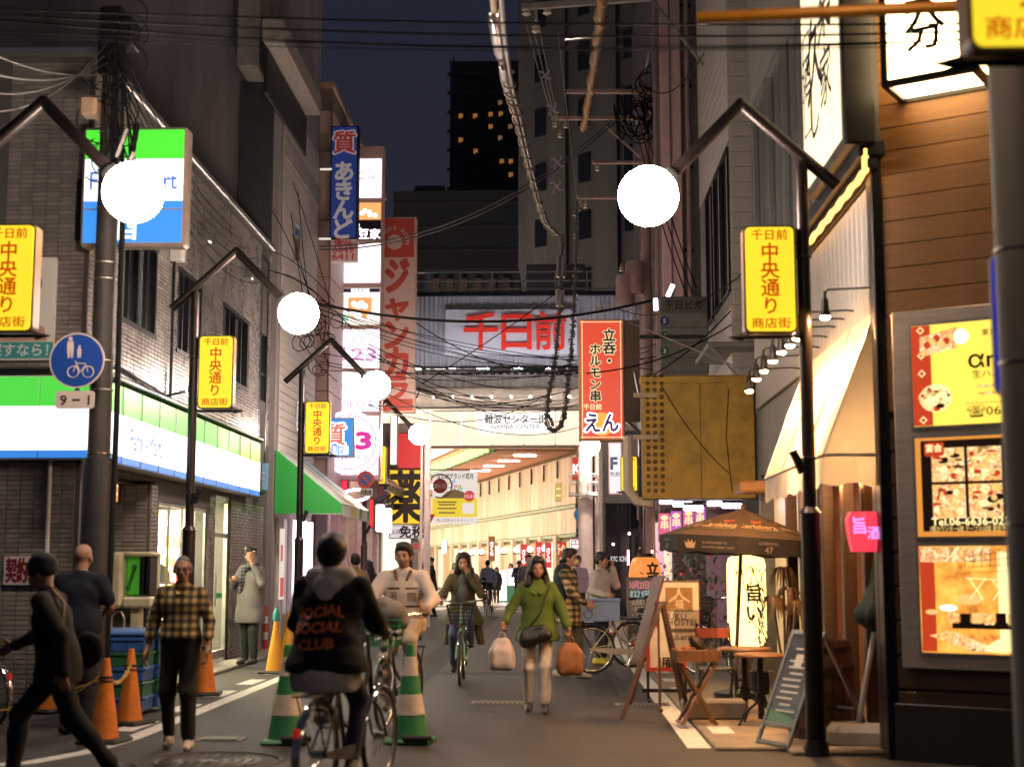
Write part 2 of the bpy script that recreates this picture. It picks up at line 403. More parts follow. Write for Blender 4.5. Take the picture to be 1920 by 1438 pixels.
cover(-2.95, 12.9, .2, .14, 'small grey drain grate beside the white edge line near the orange cones', True)

# ================================================================== wall helpers
def tiles(name, parent, mats, o, u, v, Wd, Ht, holes=(), tw=.15, th=.052, gap=.007, proud=.012, skip=0):
    """real tiles on a wall: o the lower corner, u along, v up; holes (u0,u1,v0,v1) stay free"""
    o = V(o); u = V(u); v = V(v); n = u.cross(v); mm = MB(); rr = random.Random(3)
    ny = int(Ht / th); nx = int(Wd / tw); cells = []
    for j in range(ny):
        for i in range(nx):
            a, b = i * tw, j * th
            if any(h[0] - tw * .6 < a < h[1] - tw * .4 and h[2] - th * .6 < b < h[3] - th * .4 for h in holes): continue
            cells.append((a, b))
    if skip: return [(o + u * (a + tw / 2) + v * (b + th / 2) + n * proud / 2) for a, b in cells]
    for a, b in cells:
        p = o + u * (a + gap / 2) + v * (b + gap / 2); w_, h_ = tw - gap, th - gap; d = n * (proud + rr.uniform(-.0025, .0025)); e = .003
        b4 = [p, p + u * w_, p + u * w_ + v * h_, p + v * h_]
        t4 = [p + d + u * e + v * e, p + d + u * (w_ - e) + v * e, p + d + u * (w_ - e) + v * (h_ - e), p + d + u * e + v * (h_ - e)]
        mm.add(b4 + t4, [(4, 5, 6, 7), (0, 1, 5, 4), (1, 2, 6, 5), (2, 3, 7, 6), (3, 0, 4, 7)], rr.randrange(len(mats)))
    return part(mm, name, parent, mats, kind='stuff')
def window(parent, c, fr, wd, ht, fm, gm, nx=2, ny=1, dep=.09, fw=.045, name='window', sill=None, back=None, label=None):
    """frame with panes; c the middle of the opening's face"""
    x, y = fr; n = x.cross(y); c = V(c); mm = MB()
    def bx(cx, cy, w_, h_, z0, d): mm.slab(c + x * cx + y * cy + n * z0, fr, w_, h_, d)
    bx(0, ht / 2 - fw / 2, wd, fw, -dep, dep + .02); bx(0, -ht / 2 + fw / 2, wd, fw, -dep, dep + .03)
    for i in range(nx + 1):
        e = fw if i in (0, nx) else fw * .8
        bx(-wd / 2 + fw / 2 + (wd - fw) * i / nx, 0, e, ht - 2 * fw, -dep, dep + (.012 if i in (0, nx) else 0))
    for j in range(1, ny): bx(0, -ht / 2 + ht * j / ny, wd - 2 * fw, fw * .7, -dep, dep * .9)
    f = part(mm, name, parent, fm, label=label)
    for i in range(nx):
        for j in range(ny):
            pw, ph = (wd - fw) / nx - fw, (ht - fw) / ny - fw * .8
            p = MB().slab(c + x * (-wd / 2 + fw / 2 + (wd - fw) * (i + .5) / nx) + y * (-ht / 2 + fw / 2 + (ht - fw) * (j + .5) / ny) - n * (dep * (.75 if i % 2 else .55)), fr, pw, ph, .008)
            part(p, 'pane', f, gm[(i + j) % len(gm)] if isinstance(gm, list) else gm)
    if back: part(MB().slab(c - n * (dep + .06), fr, wd, ht, .02), 'curtain', f, back)
    return f
alu_d = mat('dark_aluminium', (.025, .026, .03), .35, .7, var=.1)
alu = mat('aluminium', (.5, .5, .48), .35, .85, var=.12)
steel = mat('brushed_steel', (.6, .56, .5), .36, 1, var=.15, vs=3, stretch=(1, 1, 14))
pane_d = mat('dark_pane', (.012, .014, .018), .06, 0, var=0, spec=.8)
pane_c = mat('curtained_pane', (.09, .1, .1), .12, 0, var=.25, vs=3, stretch=(9, 9, .4), spec=.6)
glass = glassmat('shop_glass')
tile_g = [mat('tile_grey_a', (.235, .21, .195), .28, var=.2, vs=2), mat('tile_grey_b', (.265, .238, .22), .28, var=.2, vs=2), mat('tile_grey_c', (.2, .178, .167), .3, var=.2, vs=2)]
grout = mat('grout', (.10, .095, .09), .9)
black = mat('black_metal', (.012, .012, .013), .4, .3)
wire_m = mat('wire_rubber', (.01, .01, .011), .75, spec=.2)
plaster_w = mat('white_paint', (.62, .6, .57), .6, var=.1)

# ================================================================== convenience store, two storeys, at the near end on one side
XS = -5.2
b1 = thing('convenience_store', 'two storey grey tiled corner convenience store with a green, white and blue lit fascia', 'building', (-7, 20, 0))
W1 = [(16.75, 18.35), (19.35, 20.75), (22.1, 23.95)]; ZW = (4.42, 5.62)
m = MB()
m.bb((-14, 15.62, 0), (XS, 15.9, 7.25)); m.bb((-14, 25.6, 0), (XS - .02, 25.85, 7.25))
m.bb((XS - .25, 15.9, 2.6), (XS, 25.85, ZW[0])); m.bb((XS - .25, 15.9, ZW[1]), (XS, 25.85, 7.25))
ys = [15.9] + [y for w_ in W1 for y in w_] + [24.95]
for i in range(0, len(ys), 2): m.bb((XS - .25, ys[i], ZW[0]), (XS, ys[i + 1], ZW[1]))
m.bb((XS - .25, 25.6, ZW[0]), (XS, 25.85, ZW[1]))
m.bb((-14, 15.9, 6.95), (XS - .25, 25.6, 7.1)); m.bb((-14, 15.9, 2.55), (XS - .26, 25.6, 2.75))
m.bb((-6.3, 18.36, 0), (XS, 18.62, 2.55)); m.bb((-6.5, 15.9, 0), (-6.3, 18.62, 2.55))
m.bb((XS - .25, 18.62, 0), (XS, 18.8, 2.6)); m.bb((XS - .25, 21.55, 0), (XS, 21.95, 2.6)); m.bb((XS - .25, 23.0, 0), (XS, 25.85, 2.6))
m.bb((XS - .25, 18.8, 0), (XS, 21.55, .28)); m.bb((XS - .25, 18.8, 2.36), (XS, 21.55, 2.6))
part(m, 'wall', b1, grout)
tiles('tile', b1, tile_g, (XS, 15.63, 3.66), (0, 1, 0), (0, 0, 1), 10.2, 3.5, [(a - 15.63, b - 15.63, ZW[0] - 3.66, ZW[1] - 3.66) for a, b in W1] + [(24.95 - 15.63, 25.6 - 15.63, 0, 9)])
pos = tiles('tile', b1, tile_g, (-6.15, 15.62, 4.95), (1, 0, 0), (0, 0, 1), .91, 2.26, skip=1)[:300]
pieces('tile', b1, tile_g, [(p, (.143, .012, .045), None) for p in pos], rnd=random.Random(1))
tiles('tile', b1, tile_g, (-8.4, 15.62, .05), (1, 0, 0), (0, 0, 1), 3.2, 2.6)
tiles('tile', b1, tile_g, (-6.15, 15.62, 3.7), (1, 0, 0), (0, 0, 1), .91, 1.25)
tiles('tile', b1, tile_g, (-6.28, 18.36, .05), (1, 0, 0), (0, 0, 1), 1.08, 2.5)
for y0, y1 in ((18.4, 18.8), (21.56, 21.95), (23.0, 25.6)): tiles('tile', b1, tile_g, (XS, y0, .06), (0, 1, 0), (0, 0, 1), y1 - y0, 2.5)
m = MB(); m.bb((-14, 15.55, 7.25), (XS + .06, 25.9, 7.36), b=.02); part(m, 'coping', b1, alu)
for a, b in W1: window(b1, (XS, (a + b) / 2, sum(ZW) / 2), XL, b - a, ZW[1] - ZW[0], alu_d, [pane_c, pane_d], 4, 1, .1, .06)
window(b1, (XS, 25.28, 4.9), XL, .62, 4.2, alu_d, [pane_d], 1, 4, .1, .05)
# shop window, door and what is behind them
m = MB(); cx = XS - .06
for y in (18.82, 19.5, 20.2, 20.9, 21.53): m.bb((cx - .015, y - .016, .28), (cx + .015, y + .016, 2.36))
m.bb((cx - .03, 18.8, .28), (cx + .03, 21.55, .33)); m.bb((cx - .03, 18.8, 2.31), (cx + .03, 21.55, 2.36)); sw = part(m, 'shop_window', b1, alu)
for y in (19.16, 19.85, 20.55, 21.21): part(MB().bb((cx - .006, y - .31, .34), (cx + .006, y + .31, 2.3)), 'pane', sw, glass)
m = MB(); m.bb((cx - .03, 21.95, .0), (cx + .03, 22.03, 2.6)); m.bb((cx - .03, 22.92, 0), (cx + .03, 23, 2.6)); m.bb((cx - .03, 22.03, 2.5), (cx + .03, 22.92, 2.6)); m.bb((cx - .03, 22.03, 1.96), (cx + .03, 22.92, 2.02)); m.bb((cx - .03, 22.03, .1), (cx + .03, 22.92, .22))
m.bb((cx + .03, 22.1, .9), (cx + .06, 22.13, 1.4)); dr = part(m, 'door', b1, alu)
part(MB().bb((cx - .006, 22.03, .22), (cx + .006, 22.92, 1.96)), 'pane', dr, glass); part(MB().bb((cx - .006, 22.03, 2.02), (cx + .006, 22.92, 2.5)), 'pane', dr, glass)
part(MB().bb((cx + .008, 22.2, 1.02), (cx + .012, 22.75, 1.1)), 'decal', dr, glow('decal_green', (.05, .5, .1), .3))
m = MB(); m.bb((-9, 18.64, .0), (XS - .27, 25.5, .02)); part(m, 'floor', b1, mat('shop_floor', (.6, .58, .52), .3))
part(MB().bb((-9.05, 18.64, .02), (-9, 25.5, 2.55)), 'back_wall', b1, mat('cream_wall', (.7, .66, .5), .7))
part(MB().bb((-9, 25.4, .02), (XS - .26, 25.5, 2.5)), 'back_wall', b1, MATS['cream_wall'])
for i in range(3): part(MB().bb((-8.4 + i * 1.05, 19.0, 2.47), (-8.1 + i * 1.05, 25, 2.53)), 'ceiling_light', b1, glow('shop_tube', (1, .88, .55), 85))
rr = random.Random(5); goods = [mat('goods_%d' % i, c, .5, var=.05) for i, c in enumerate([(.6, .1, .06), (.7, .6, .1), (.1, .35, .12), (.65, .65, .6), (.1, .2, .5), (.6, .3, .1)])]
fr_ = part(MB().bb((-8.9, 25.2, .05), (XS - .35, 25.38, 2.35)), 'added_fridge', b1, plaster_w)  # lit cabinet added to brighten the view through the shop glass
for i in range(5): part(MB().bb((-8.85 + i * .66, 25.18, .25), (-8.25 + i * .66, 25.2, 2.2)), 'added_fridge_door', fr_, glow('fridge_added_glow', (1, .93, .66), 2.6))
m = MB(); rr = random.Random(8)
for i in range(5):
    for z in (.3, .7, 1.1, 1.5, 1.85): [m.bb((-8.82 + i * .66 + k_ * .07, 25.15, z), (-8.82 + i * .66 + k_ * .07 + .05, 25.178, z + rr.uniform(.14, .26)), mi=rr.randrange(6)) for k_ in range(8)]
part(m, 'goods', fr_, goods, kind='stuff')
for k, yy in enumerate((19.2, 20.6)):
    m = MB(); 
    for z in (.05, .45, .85, 1.25): m.bb((-6.6, yy, z), (-5.75, yy + 1.1, z + .03), mi=0)
    m.bb((-6.64, yy, 0), (-6.6, yy + 1.1, 1.55)); sh = part(m, 'shelf', b1, plaster_w)
    m = MB()
    for z in (.08, .48, .88, 1.28):
        y = yy + .02
        while y < yy + 1.0:
            w_ = rr.uniform(.06, .14); m.bb((-6.1 + rr.uniform(-.1, .1), y, z), (-5.78, y + w_ * .9, z + rr.uniform(.14, .27)), mi=rr.randrange(6)); y += w_
    part(m, 'goods', sh, goods, kind='stuff')
# the entrance recess: jamb glowing in place of light on it; lit advert
part(MB().bb((-6.0, 18.3, 0), (-5.86, 18.36, 2.5)), 'jamb', b1, glow('jamb_painted_light', (1, .86, .5), 1.2))
p0 = A(203, 915, 18.25)
# lit fascia, panel by panel
SG, SWh, SB = glow('fascia_green', (.09, .72, .07), .95), glow('fascia_white', (1, .97, .95), 1.7), glow('fascia_blue', (.05, .26, .8), .95)
SY = glow('fascia_lime', (.42, .75, .05), .9)
fs = part(MB().bb((XS, 15.63, 2.66), (XS + .2, 24.15, 3.58), b=.01).bb((-9.5, 15.42, 2.66), (XS + .2, 15.62, 3.58), b=.01), 'fascia_box', b1, plaster_w)
xf = XS + .2
for i in range(11):
    y0 = 15.6 + i * .776; y1 = y0 + .77; m = MB()
    m.bb((xf, y0, 2.68), (xf + .02, y1, 2.76), mi=2); m.bb((xf, y0, 2.762), (xf + .022, y1, 3.238), mi=1); m.bb((xf, y0, 3.24), (xf + .02, y1, 3.56), mi=0)
    m.bb((xf, y1 - .012, 2.67), (xf + .03, y1 + .004, 3.57), mi=3)
    pn = part(m, 'sign_panel', b1, [SY if i > 8 else SG, SWh, SB, alu])
m = MB().text('FamilyMart', (xf + .022, 17.35, 3.0), XL, .33, 0, .012, 1.35); m.text('®', (xf + .022, 23.9, 2.95), XL, .12)
part(m, 'lettering', b1, glow('letter_blue', (.12, .3, .85), .75))
for x0, x1 in ((-9.5, -5.62), (-5.6, xf)):
    m = MB(); m.bb((x0, 15.4, 2.68), (x1, 15.42, 2.76), mi=2); m.bb((x0, 15.398, 2.762), (x1, 15.42, 3.238), mi=1); m.bb((x0, 15.4, 3.24), (x1, 15.42, 3.56), mi=0); part(m, 'sign_panel', b1, [SG, SWh, SB])
m = MB(); m.bb((XS - .02, 15.5, 3.6), (xf + .07, 24.2, 3.65), b=.01); m.bb((-9.5, 15.36, 3.6), (xf + .07, 15.5, 3.65), b=.01); part(m, 'hood', b1, alu_d)
m = MB(); m.tube([(XS + .05, 16.6, 3.85), (XS + .05, 19.0, 3.74), (XS + .05, 19.0, 5.6)], .02, 6); part(m, 'conduit', b1, alu_d)
m = MB(); m.bb((XS, 18.9, 5.6), (XS + .18, 19.1, 5.95), b=.02); part(m, 'junction_box', b1, plaster_w)
for y, z in ((20.6, 6.25), (23.6, 6.3)): part(MB().bb((XS, y, z), (XS + .12, y + .2, z + .2), b=.02), 'vent_hood', b1, alu)
part(MB().bb((XS - .12, 15.5, 5.1), (XS - .02, 15.62, 5.8), b=.01), 'meter_box', b1, alu_d)
part(MB().cyl((-5.52, 15.57, 0), (-5.52, 15.57, 2.66), .025), 'drain_pipe', b1, plaster_w)
# floodlight glare on the tiles comes from a real floodlight over the fascia
t = thing('floodlight', 'small wall floodlight glaring above the green store fascia', 'light', (XS + .5, 18.45, 3.78))
part(MB().box((0, 0, 0), (.1, .3, .12), None, .02), 'housing', t, alu_d, False); part(MB().bar((-.48, 0, -.1), (-.02, 0, 0), .03, .03), 'arm', t, alu_d, False)
part(MB().bb((-.062, -.13, -.04), (-.05, .13, .05)), 'lens', t, glow('flood_lens', (1, .95, 1), 90), False)
# square projecting shop sign
x0, x1, z0, z1 = pxrect(152, 238, 350, 462, 15.2)
t = thing('projecting_sign', 'square lit shop sign in green, white and blue, hung high behind the utility pole', 'sign', ((x0 + x1) / 2, 15.3, z0))
part(MB().bb((x0, 15.2, z0), (x1, 15.42, z1), b=.03), 'case', t, mat('beige_frame', (.4, .3, .25), .5)); part(MB().bb((x1 - .5, 15.42, z0 + .2), (x1 - .4, 15.7, z0 + .3)).bb((x1 - .9, 15.42, z1 - .3), (x1 - .8, 15.7, z1 - .2)), 'bracket', t, alu_d)
e = .04; zz = [z0 + e, z0 + e + .36, z0 + e + .38, z0 + e + .46, z0 + e + .93, z1 - e]; ys_ = 15.185
for a, b, mm_ in ((zz[0], zz[1], 2), (zz[2], zz[3], 2), (zz[3] + .002, zz[4], 1), (zz[4] + .002, zz[5], 0)):
    part(MB().bb((x0 + e, ys_, a), (x1 - e, 15.2, b)), 'sign_panel', t, [glow('proj_green', (.1, .9, .05), .95), glow('proj_white', (1, .97, 1), 1.5), glow('proj_blue', (.06, .33, .95), .95)][mm_])
part(MB().text('FamilyMart', ((x0 + x1) / 2, ys_, (zz[3] + zz[4]) / 2), XF, .26, 0, .01, (x1 - x0) * .82), 'lettering', t, MATS['letter_blue']); part(MB().text('酒', ((x0 + x1) / 2 - .1, ys_, (zz[0] + zz[1]) / 2), XF, .3, 0, .02), 'lettering', t, MATS['fascia_white'])
# advert with a portrait on the front wall
x0, x1, z0, z1 = pxrect(-60, 483, 102, 675, 15.55)
t = thing('poster', 'large white portrait poster with a turquoise band on the front tiles', 'poster', ((x0 + x1) / 2, 15.55, z0))
part(MB().bb((x0, 15.56, z0), (x1, 15.61, z1)), 'sheet', t, mat('poster_white', (.8, .76, .7), .5, var=.03))
part(MB().bb((x0, 15.552, z0 + .02), (x1, 15.56, z0 + .2)), 'band', t, mat('turquoise', (.05, .36, .36), .5, var=.03))
part(MB().text('探すなら！', ((x0 + x1) / 2 + .1, 15.552, z0 + .11), XF, .14, 0, .02), 'lettering', t, mat('print_white', (.8, .8, .78), .5, var=0))
m = MB(); cx, cz = A(42, 540, 15.55).x, A(42, 548, 15.55).z
m.disk((cx - .02, 15.56, cz), (V((-1, 0, 0)), V((0, 0, -1))), .17, -.004, 20, 0, .22); m.disk((cx + .02, 15.556, cz + .1), XF, .2, .003, 20, 1, .19); m.disk((cx - .06, 15.553, cz - .02), XF, .15, .003, 20, 0, .19)
m.prism([V(p) for p in ((cx - .3, 15.556, z0 + .21), (cx + .3, 15.556, z0 + .21), (cx + .26, 15.556, z0 + .36), (cx + .08, 15.556, z0 + .48), (cx - .2, 15.556, z0 + .48))], (0, -.003, 0), 0)
part(m, 'portrait', t, [mat('print_skin', (.6, .36, .26), .6, var=.05), mat('print_hair', (.03, .02, .02), .6, var=0)])
x0, x1, z0, z1 = pxrect(5, 1043, 95, 1096, 15.5)
t = thing('notice_board', 'white parking notice in dark red characters on the dark lower tiles', 'sign', ((x0 + x1) / 2, 15.55, z0))
part(MB().bb((x0, 15.53, z0), (x1, 15.6, z1)), 'plate', t, mat('notice_white', (.6, .55, .55), .5)); part(MB().text('契約者専', ((x0 + x1) / 2, 15.53, (z0 + z1) / 2), XF, (z1 - z0) * .85, 0, .03, (x1 - x0) * .9), 'lettering', t, mat('print_darkred', (.16, .01, .02), .5, var=0))
# lit food advert in the recess
x0, x1, z0, z1 = pxrect(199, 888, 221, 942, 18.2)
t = thing('advert_lightbox', 'small orange food advert glowing in the store entrance', 'sign', ((x0 + x1) / 2, 18.3, z0))
part(MB().bb((x0, 18.25, z0), (x1, 18.36, z1), b=.01), 'case', t, black); part(MB().bb((x0 + .012, 18.243, z0 + .012), (x1 - .012, 18.25, z1 - .012)), 'face', t, glow('ad_orange', (1, .4, .08), 1.2))
m = MB(); [m.disk((x0 + .03 + .08 * (i % 2), 18.242, z0 + .06 + .05 * i), XF, .03, .002, 12) for i in range(6)]; part(m, 'print', t, glow('ad_cream', (1, .8, .4), 1.3))
# public telephone
x0, x1, z0, z1 = pxrect(204, 1034, 282, 1140, 17.9)
t = thing('payphone', 'green public telephone in a pale cabinet on the tiled store wall', 'telephone', ((x0 + x1) / 2, 18.1, 0))
m = MB(); m.bb((x0, 18.3, z0), (x1, 18.36, z1), b=.02); m.bb((x0, 17.95, z0), (x0 + .15, 18.3, z1), b=.04); m.bb((x0 + .15, 17.95, z1 - .06), (x1, 18.3, z1), b=.02); m.bb((x0 + .15, 17.95, z0), (x1, 18.3, z0 + .14), b=.03); part(m, 'cabinet', t, mat('phone_cream', (.72, .66, .45), .45))
m = MB(); m.bb((x0 + .17, 18.1, z0 + .16), (x0 + .34, 18.3, z1 - .08), b=.02); part(m, 'telephone', t, glow('phone_green', (.12, .6, .05), .16, 1))
m = MB(); m.bar((x0 + .2, 18.07, z0 + .26), (x0 + .27, 18.07, z1 - .2), .04, .04, b=.01); m.ball((x0 + .2, 18.06, z0 + .25), .035, 10, 6); m.ball((x0 + .27, 18.06, z1 - .19), .035, 10, 6); part(m, 'handset', t, mat('phone_green_dark', (.04, .3, .03), .4))
for dx in (.36, .44): part(MB().bb((x0 + dx, 17.97, z0 + .16), (x0 + dx + .055, 18.29, z1 - .06), b=.01), 'guard', t, black)
part(MB().bb((x0 + .22, 18.1, .03), (x0 + .34, 18.3, z0), b=.02), 'pedestal', t, MATS['phone_cream']); part(MB().tube([(x0 + .02, 18.0, z0 - .5), (x0 + .02, 18.0, z0 - .12), (x0 + .06, 18.0, z0 - .05), (x0 + .14, 18.0, z0 - .05), (x0 + .18, 18.0, z0 - .12), (x0 + .18, 18.0, z0 - .3)], .014), 'rail', t, steel)

# ================================================================== grey block behind the store
b2 = thing('office_block', 'tall plain grey block with a green awning at street level', 'building', (-9, 28, 0))
gw = mat('grey_render', (.29, .26, .26), .85, var=.3, vs=1.6, stretch=(1, 1, .12), bump=.2, bs=30); sid = mat('grey_siding', (.44, .4, .37), .6, var=.15)
m = MB(); m.bb((-22, 26, 0), (-5.12, 26.3, 18)); m.bb((-5.4, 26.3, 2.9), (-5.12, 30.4, 18)); m.bb((-22, 26.3, 17.8), (-5.2, 30.4, 18)); m.bb((-22, 30.3, 0), (-5.2, 30.5, 18)); m.bb((-5.6, 26.3, 2.6), (-5.2, 30.3, 2.9)); part(m, 'wall', b2, gw)
ps = []
for j in range(46):
    z = 3.05 + j * .16
    ps.append(((-5.1, 28.2, z), (.022, 3.9, .15), None))
pieces('siding_board', b2, [sid], ps)
x0, x1, z0, z1 = pxrect(445, 155, 508, 700, 25.9); part(MB().bb((x0, 25.9, 3), (x1, 26, z1)), 'dark_pilaster', b2, mat('pilaster', (.06, .06, .065), .6))
for px, y0, y1 in ((552, 412, 505), (556, 752, 812)):
    c0 = SX(px, y0, -5.07); c1 = SX(px + 11, y1, -5.07); window(b2, (-5.08, (c0.y + c1.y) / 2, (c0.z + c1.z) / 2), XL, .62, abs(c0.z - c1.z), alu, [pane_c], 1, 1, .02, .04)
a = SX(524, 60, -4.85); b = SX(594, 195, -4.85)
part(MB().bb((-5.1, a.y - .3, a.z - .25), (-4.75, b.y, a.z + .15), b=.02), 'eave', b2, mat('eave_beige', (.36, .32, .28), .6)); part(MB().bb((-5.11, a.y, a.z - 1.1), (-5.05, b.y, a.z - .3)), 'window_strip', b2, mat('strip_dark', (.02, .02, .022), .6))
a = A(465, 37, 25.8); b = A(502, 150, 25.8); part(MB().bb((a.x, 25.0, b.z), (b.x, 25.98, a.z + 2)), 'fin_wall', b2, MATS['eave_beige'])
part(MB().bb((-5.12, 26.4, 9.2), (-5.06, 30.3, 9.6)), 'string_course', b2, gw)
# ground floor of the grey block: shutters, poster, glossy panels
m = MB(); m.bb((-5.3, 26.3, 0), (-5.15, 30.4, 2.6)); part(m, 'shopfront', b2, mat('shop_grey', (.5, .45, .45), .4))
for i in range(8): part(MB().bb((-5.15, 26.5 + i * .48, .2), (-5.1, 26.9 + i * .48, 2.4), b=.01), 'panel', b2, [plaster_w, steel][i % 2])
t = thing('poster', 'tall red and white poster beside the steel panels under the green awning', 'poster', (-5.08, 27, 1.2))
m = MB(); m.bb((-5.095, 26.62, .9), (-5.08, 27.05, 2.2), mi=0); m.bb((-5.08, 26.66, .95), (-5.076, 27.0, 1.3), mi=1); m.bb((-5.08, 26.66, 1.6), (-5.076, 26.85, 1.9), mi=1); part(m, 'sheet', t, [glow('poster_lit', (1, .85, .75), .7), glow('poster_red', (.8, .1, .05), .6)])
for i, y in enumerate((28.1, 28.9, 29.6)): part(MB().bb((-5.1, y, .6), (-5.0, y + .1, 2.4)), 'light_tube', b2, glow('tube_pink', (1, .8, .95), 5))
# green awning; its pale stripes have the street lamp's glare painted in
t = thing('awning', 'green and pale striped shop awning with painted lamp glare, sloping over the pavement', 'awning', (-4.5, 28, 2.4))
zt, zb, xi, xo, ya, yb = 3.62, 2.62, -5.1, -3.87, 26.1, 30.0
strips = [mat('awning_pale_glare', (.55, .62, .55), .4, var=.1), mat('awning_yellow', (.6, .5, .12), .45, var=.1), mat('awning_green', (.03, .3, .05), .5, var=.12)]
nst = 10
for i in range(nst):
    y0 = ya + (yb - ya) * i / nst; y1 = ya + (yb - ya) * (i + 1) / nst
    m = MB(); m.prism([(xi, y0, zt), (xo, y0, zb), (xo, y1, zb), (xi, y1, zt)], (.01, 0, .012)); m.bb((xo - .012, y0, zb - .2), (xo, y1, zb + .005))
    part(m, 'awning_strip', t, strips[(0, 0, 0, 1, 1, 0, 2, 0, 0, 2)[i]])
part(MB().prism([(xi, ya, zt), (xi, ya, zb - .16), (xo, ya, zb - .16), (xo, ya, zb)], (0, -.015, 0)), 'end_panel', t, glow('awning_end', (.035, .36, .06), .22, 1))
part(MB().bar((xi, ya - .02, zb - .17), (xo, ya - .02, zb - .17), .02, .02).bar((xo, ya, zb - .2), (xo, yb, zb - .2), .025, .025), 'frame', t, alu)
# small blue sign on the store's end
x0, x1, z0, z1 = pxrect(480, 868, 501, 918, 25.4)
t = thing('wall_sign', 'small pale blue shop sign beside the end of the green awning', 'sign', (x0, 25.4, z0)); part(MB().bb((x0, 25.4, z0), (x1, 25.5, z1), b=.01), 'face', t, glow('pale_blue', (.25, .45, .62), .5)); m = MB(); [m.bb((x0 + .04, 25.392, z0 + .08 + .1 * i), (x1 - .05, 25.398, z0 + .12 + .1 * i)) for i in range(3)]; part(m, 'lettering', t, plaster_w)

# ================================================================== pink panelled building and its ground floor
b3 = thing('panelled_building', 'tall pale pink panelled building behind the blue hanging sign', 'building', (-6, 36, 0))
pk = mat('pink_panel', (.5, .34, .3), .6, var=.08)
m = MB(); m.bb((-12, 31, 2.8), (-4.95, 31.3, 12.1)); m.bb((-5.2, 31.3, 2.8), (-4.95, 41, 12.1)); m.bb((-12, 31.3, 11.9), (-5.0, 41, 12.0)); part(m, 'wall', b3, mat('pink_joint', (.2, .13, .12), .8))
ps = []
for k in range(7):
    z = 3.4 + k * 1.26
    for i in range(2): ps.append(((-5.92 + i * .64, 30.985, z), (.62, .03, 1.24), None))
    for i in range(6): ps.append(((-4.94, 31.8 + i * 1.6, z), (.03, 1.57, 1.24), None))
pieces('panel', b3, [pk], ps)
part(MB().bb((-12, 30.95, 12.1), (-4.9, 41, 12.25), b=.02), 'coping', b3, mat('coping_tan', (.45, .3, .18), .5))
m = MB(); m.bb((-5.6, 31, 0), (-5.2, 41, 2.8)); part(m, 'shopfront', b3, mat('shop_pink', (.5, .36, .36), .5))
for i in range(7): part(MB().bb((-5.2, 31.1 + i * 1.45, 0), (-4.92, 31.5 + i * 1.45, 2.8), b=.02), 'pillar', b3, mat('pillar_pink', (.55, .42, .4), .4))
for i in range(6): part(MB().bb((-5.19, 31.6 + i * 1.45, .3), (-5.17, 32.4 + i * 1.45, 2.5)), 'display_window', b3, glow('display_%d' % (i % 3), [(1, .55, .6), (1, .8, .6), (.9, .3, .4)][i % 3], [.8, 1.0, .5][i % 3]))
b4 = thing('drugstore', 'low yellow fronted drugstore at the corner before the covered arcade', 'building', (-6, 46, 0))
part(MB().bb((-12, 41.3, 2.9), (-3.85, 42.8, 5.6)).bb((-12, 41.4, 0), (-5, 42.8, 2.9)).bb((-4.15, 41.35, 0), (-3.95, 41.6, 2.9)), 'wall', b4, mat('drug_wall', (.5, .42, .4), .5))
part(MB().bb((-5, 41.8, .3), (-4.2, 41.82, 2.7)), 'display_window', b4, glow('drug_light', (1, .9, .72), 1.3)); part(MB().bb((-4.08, 41.8, .3), (-4.06, 42.7, 2.7)), 'display_window', b4, MATS['drug_light'])
x0, x1, z0, z1 = pxrect(773, 1012, 786, 1036, 41.2); part(MB().bb((x0, 41.28, z0), (x1, 41.33, z1), mi=0).text('本', ((x0 + x1) / 2, 41.28, (z0 + z1) / 2), XF, .2, 1, .03), 'notice', b4, [plaster_w, glow('red_print', (.8, .06, .05), .5)])
# ================================================================== arcade front across the street
ar = thing('arcade_building', 'covered shopping arcade front with a corrugated gantry across the street', 'building', (0, 56, 0))
YA = 56.0
def zA(py, Y=YA): return A(950, py, Y).z
def xA(px, Y=YA): return A(px, 900, Y).x
corr = mat('corrugated_white', (.42, .41, .44), .45, .2, var=.12)
def corrug(x0, x1, z0, z1, y, pitch=.18, amp=.03, slope=0):
    mm = MB(); n = int((x1 - x0) / pitch * 4); vs = []
    for i in range(n + 1):
        x = x0 + (x1 - x0) * i / n; d = (0, amp, amp, 0)[i % 4]; vs += [(x, y - d - slope, z0), (x, y - d, z1)]
    mm.add(vs, [(2 * i, 2 * i + 2, 2 * i + 3, 2 * i + 1) for i in range(n)]); return mm
part(corrug(-7.5, 8, zA(690), zA(555), YA), 'corrugated_sheet', ar, corr); part(MB().bb((-7.5, YA + .02, zA(690)), (8, YA + .3, zA(558))), 'backing', ar, alu_d)
part(corrug(-7.5, 8, zA(728), zA(700), YA - .3, .3, .05, .12), 'corrugated_canopy', ar, mat('canopy_white', (.6, .55, .55), .5))
m = MB(); zt_ = zA(690); m.bb((-7.5, YA - .35, zt_ - .06), (8, YA - .25, zt_ + .02)); m.bb((-7.5, YA - .35, zt_ - .3), (8, YA - .25, zt_ - .24))
for i in range(26): m.bar((-7.5 + i * .6, YA - .3, zt_ - .26), (-7.2 + i * .6, YA - .3, zt_ - .04), .04, .04); m.bar((-7.2 + i * .6, YA - .3, zt_ - .04), (-6.9 + i * .6, YA - .3, zt_ - .26), .04, .04)
part(m, 'truss', ar, alu_d)
m = MB(); zr = zA(553)
for py in (511, 528, 543): m.bb((-7.5, YA - .1, zA(py) - .025), (8, YA - .05, zA(py) + .025))
for i in range(13): m.bb((-7.5 + i * 1.25, YA - .1, zr), (-7.45 + i * 1.25, YA - .05, zA(510)))
part(m, 'railing', ar, alu)
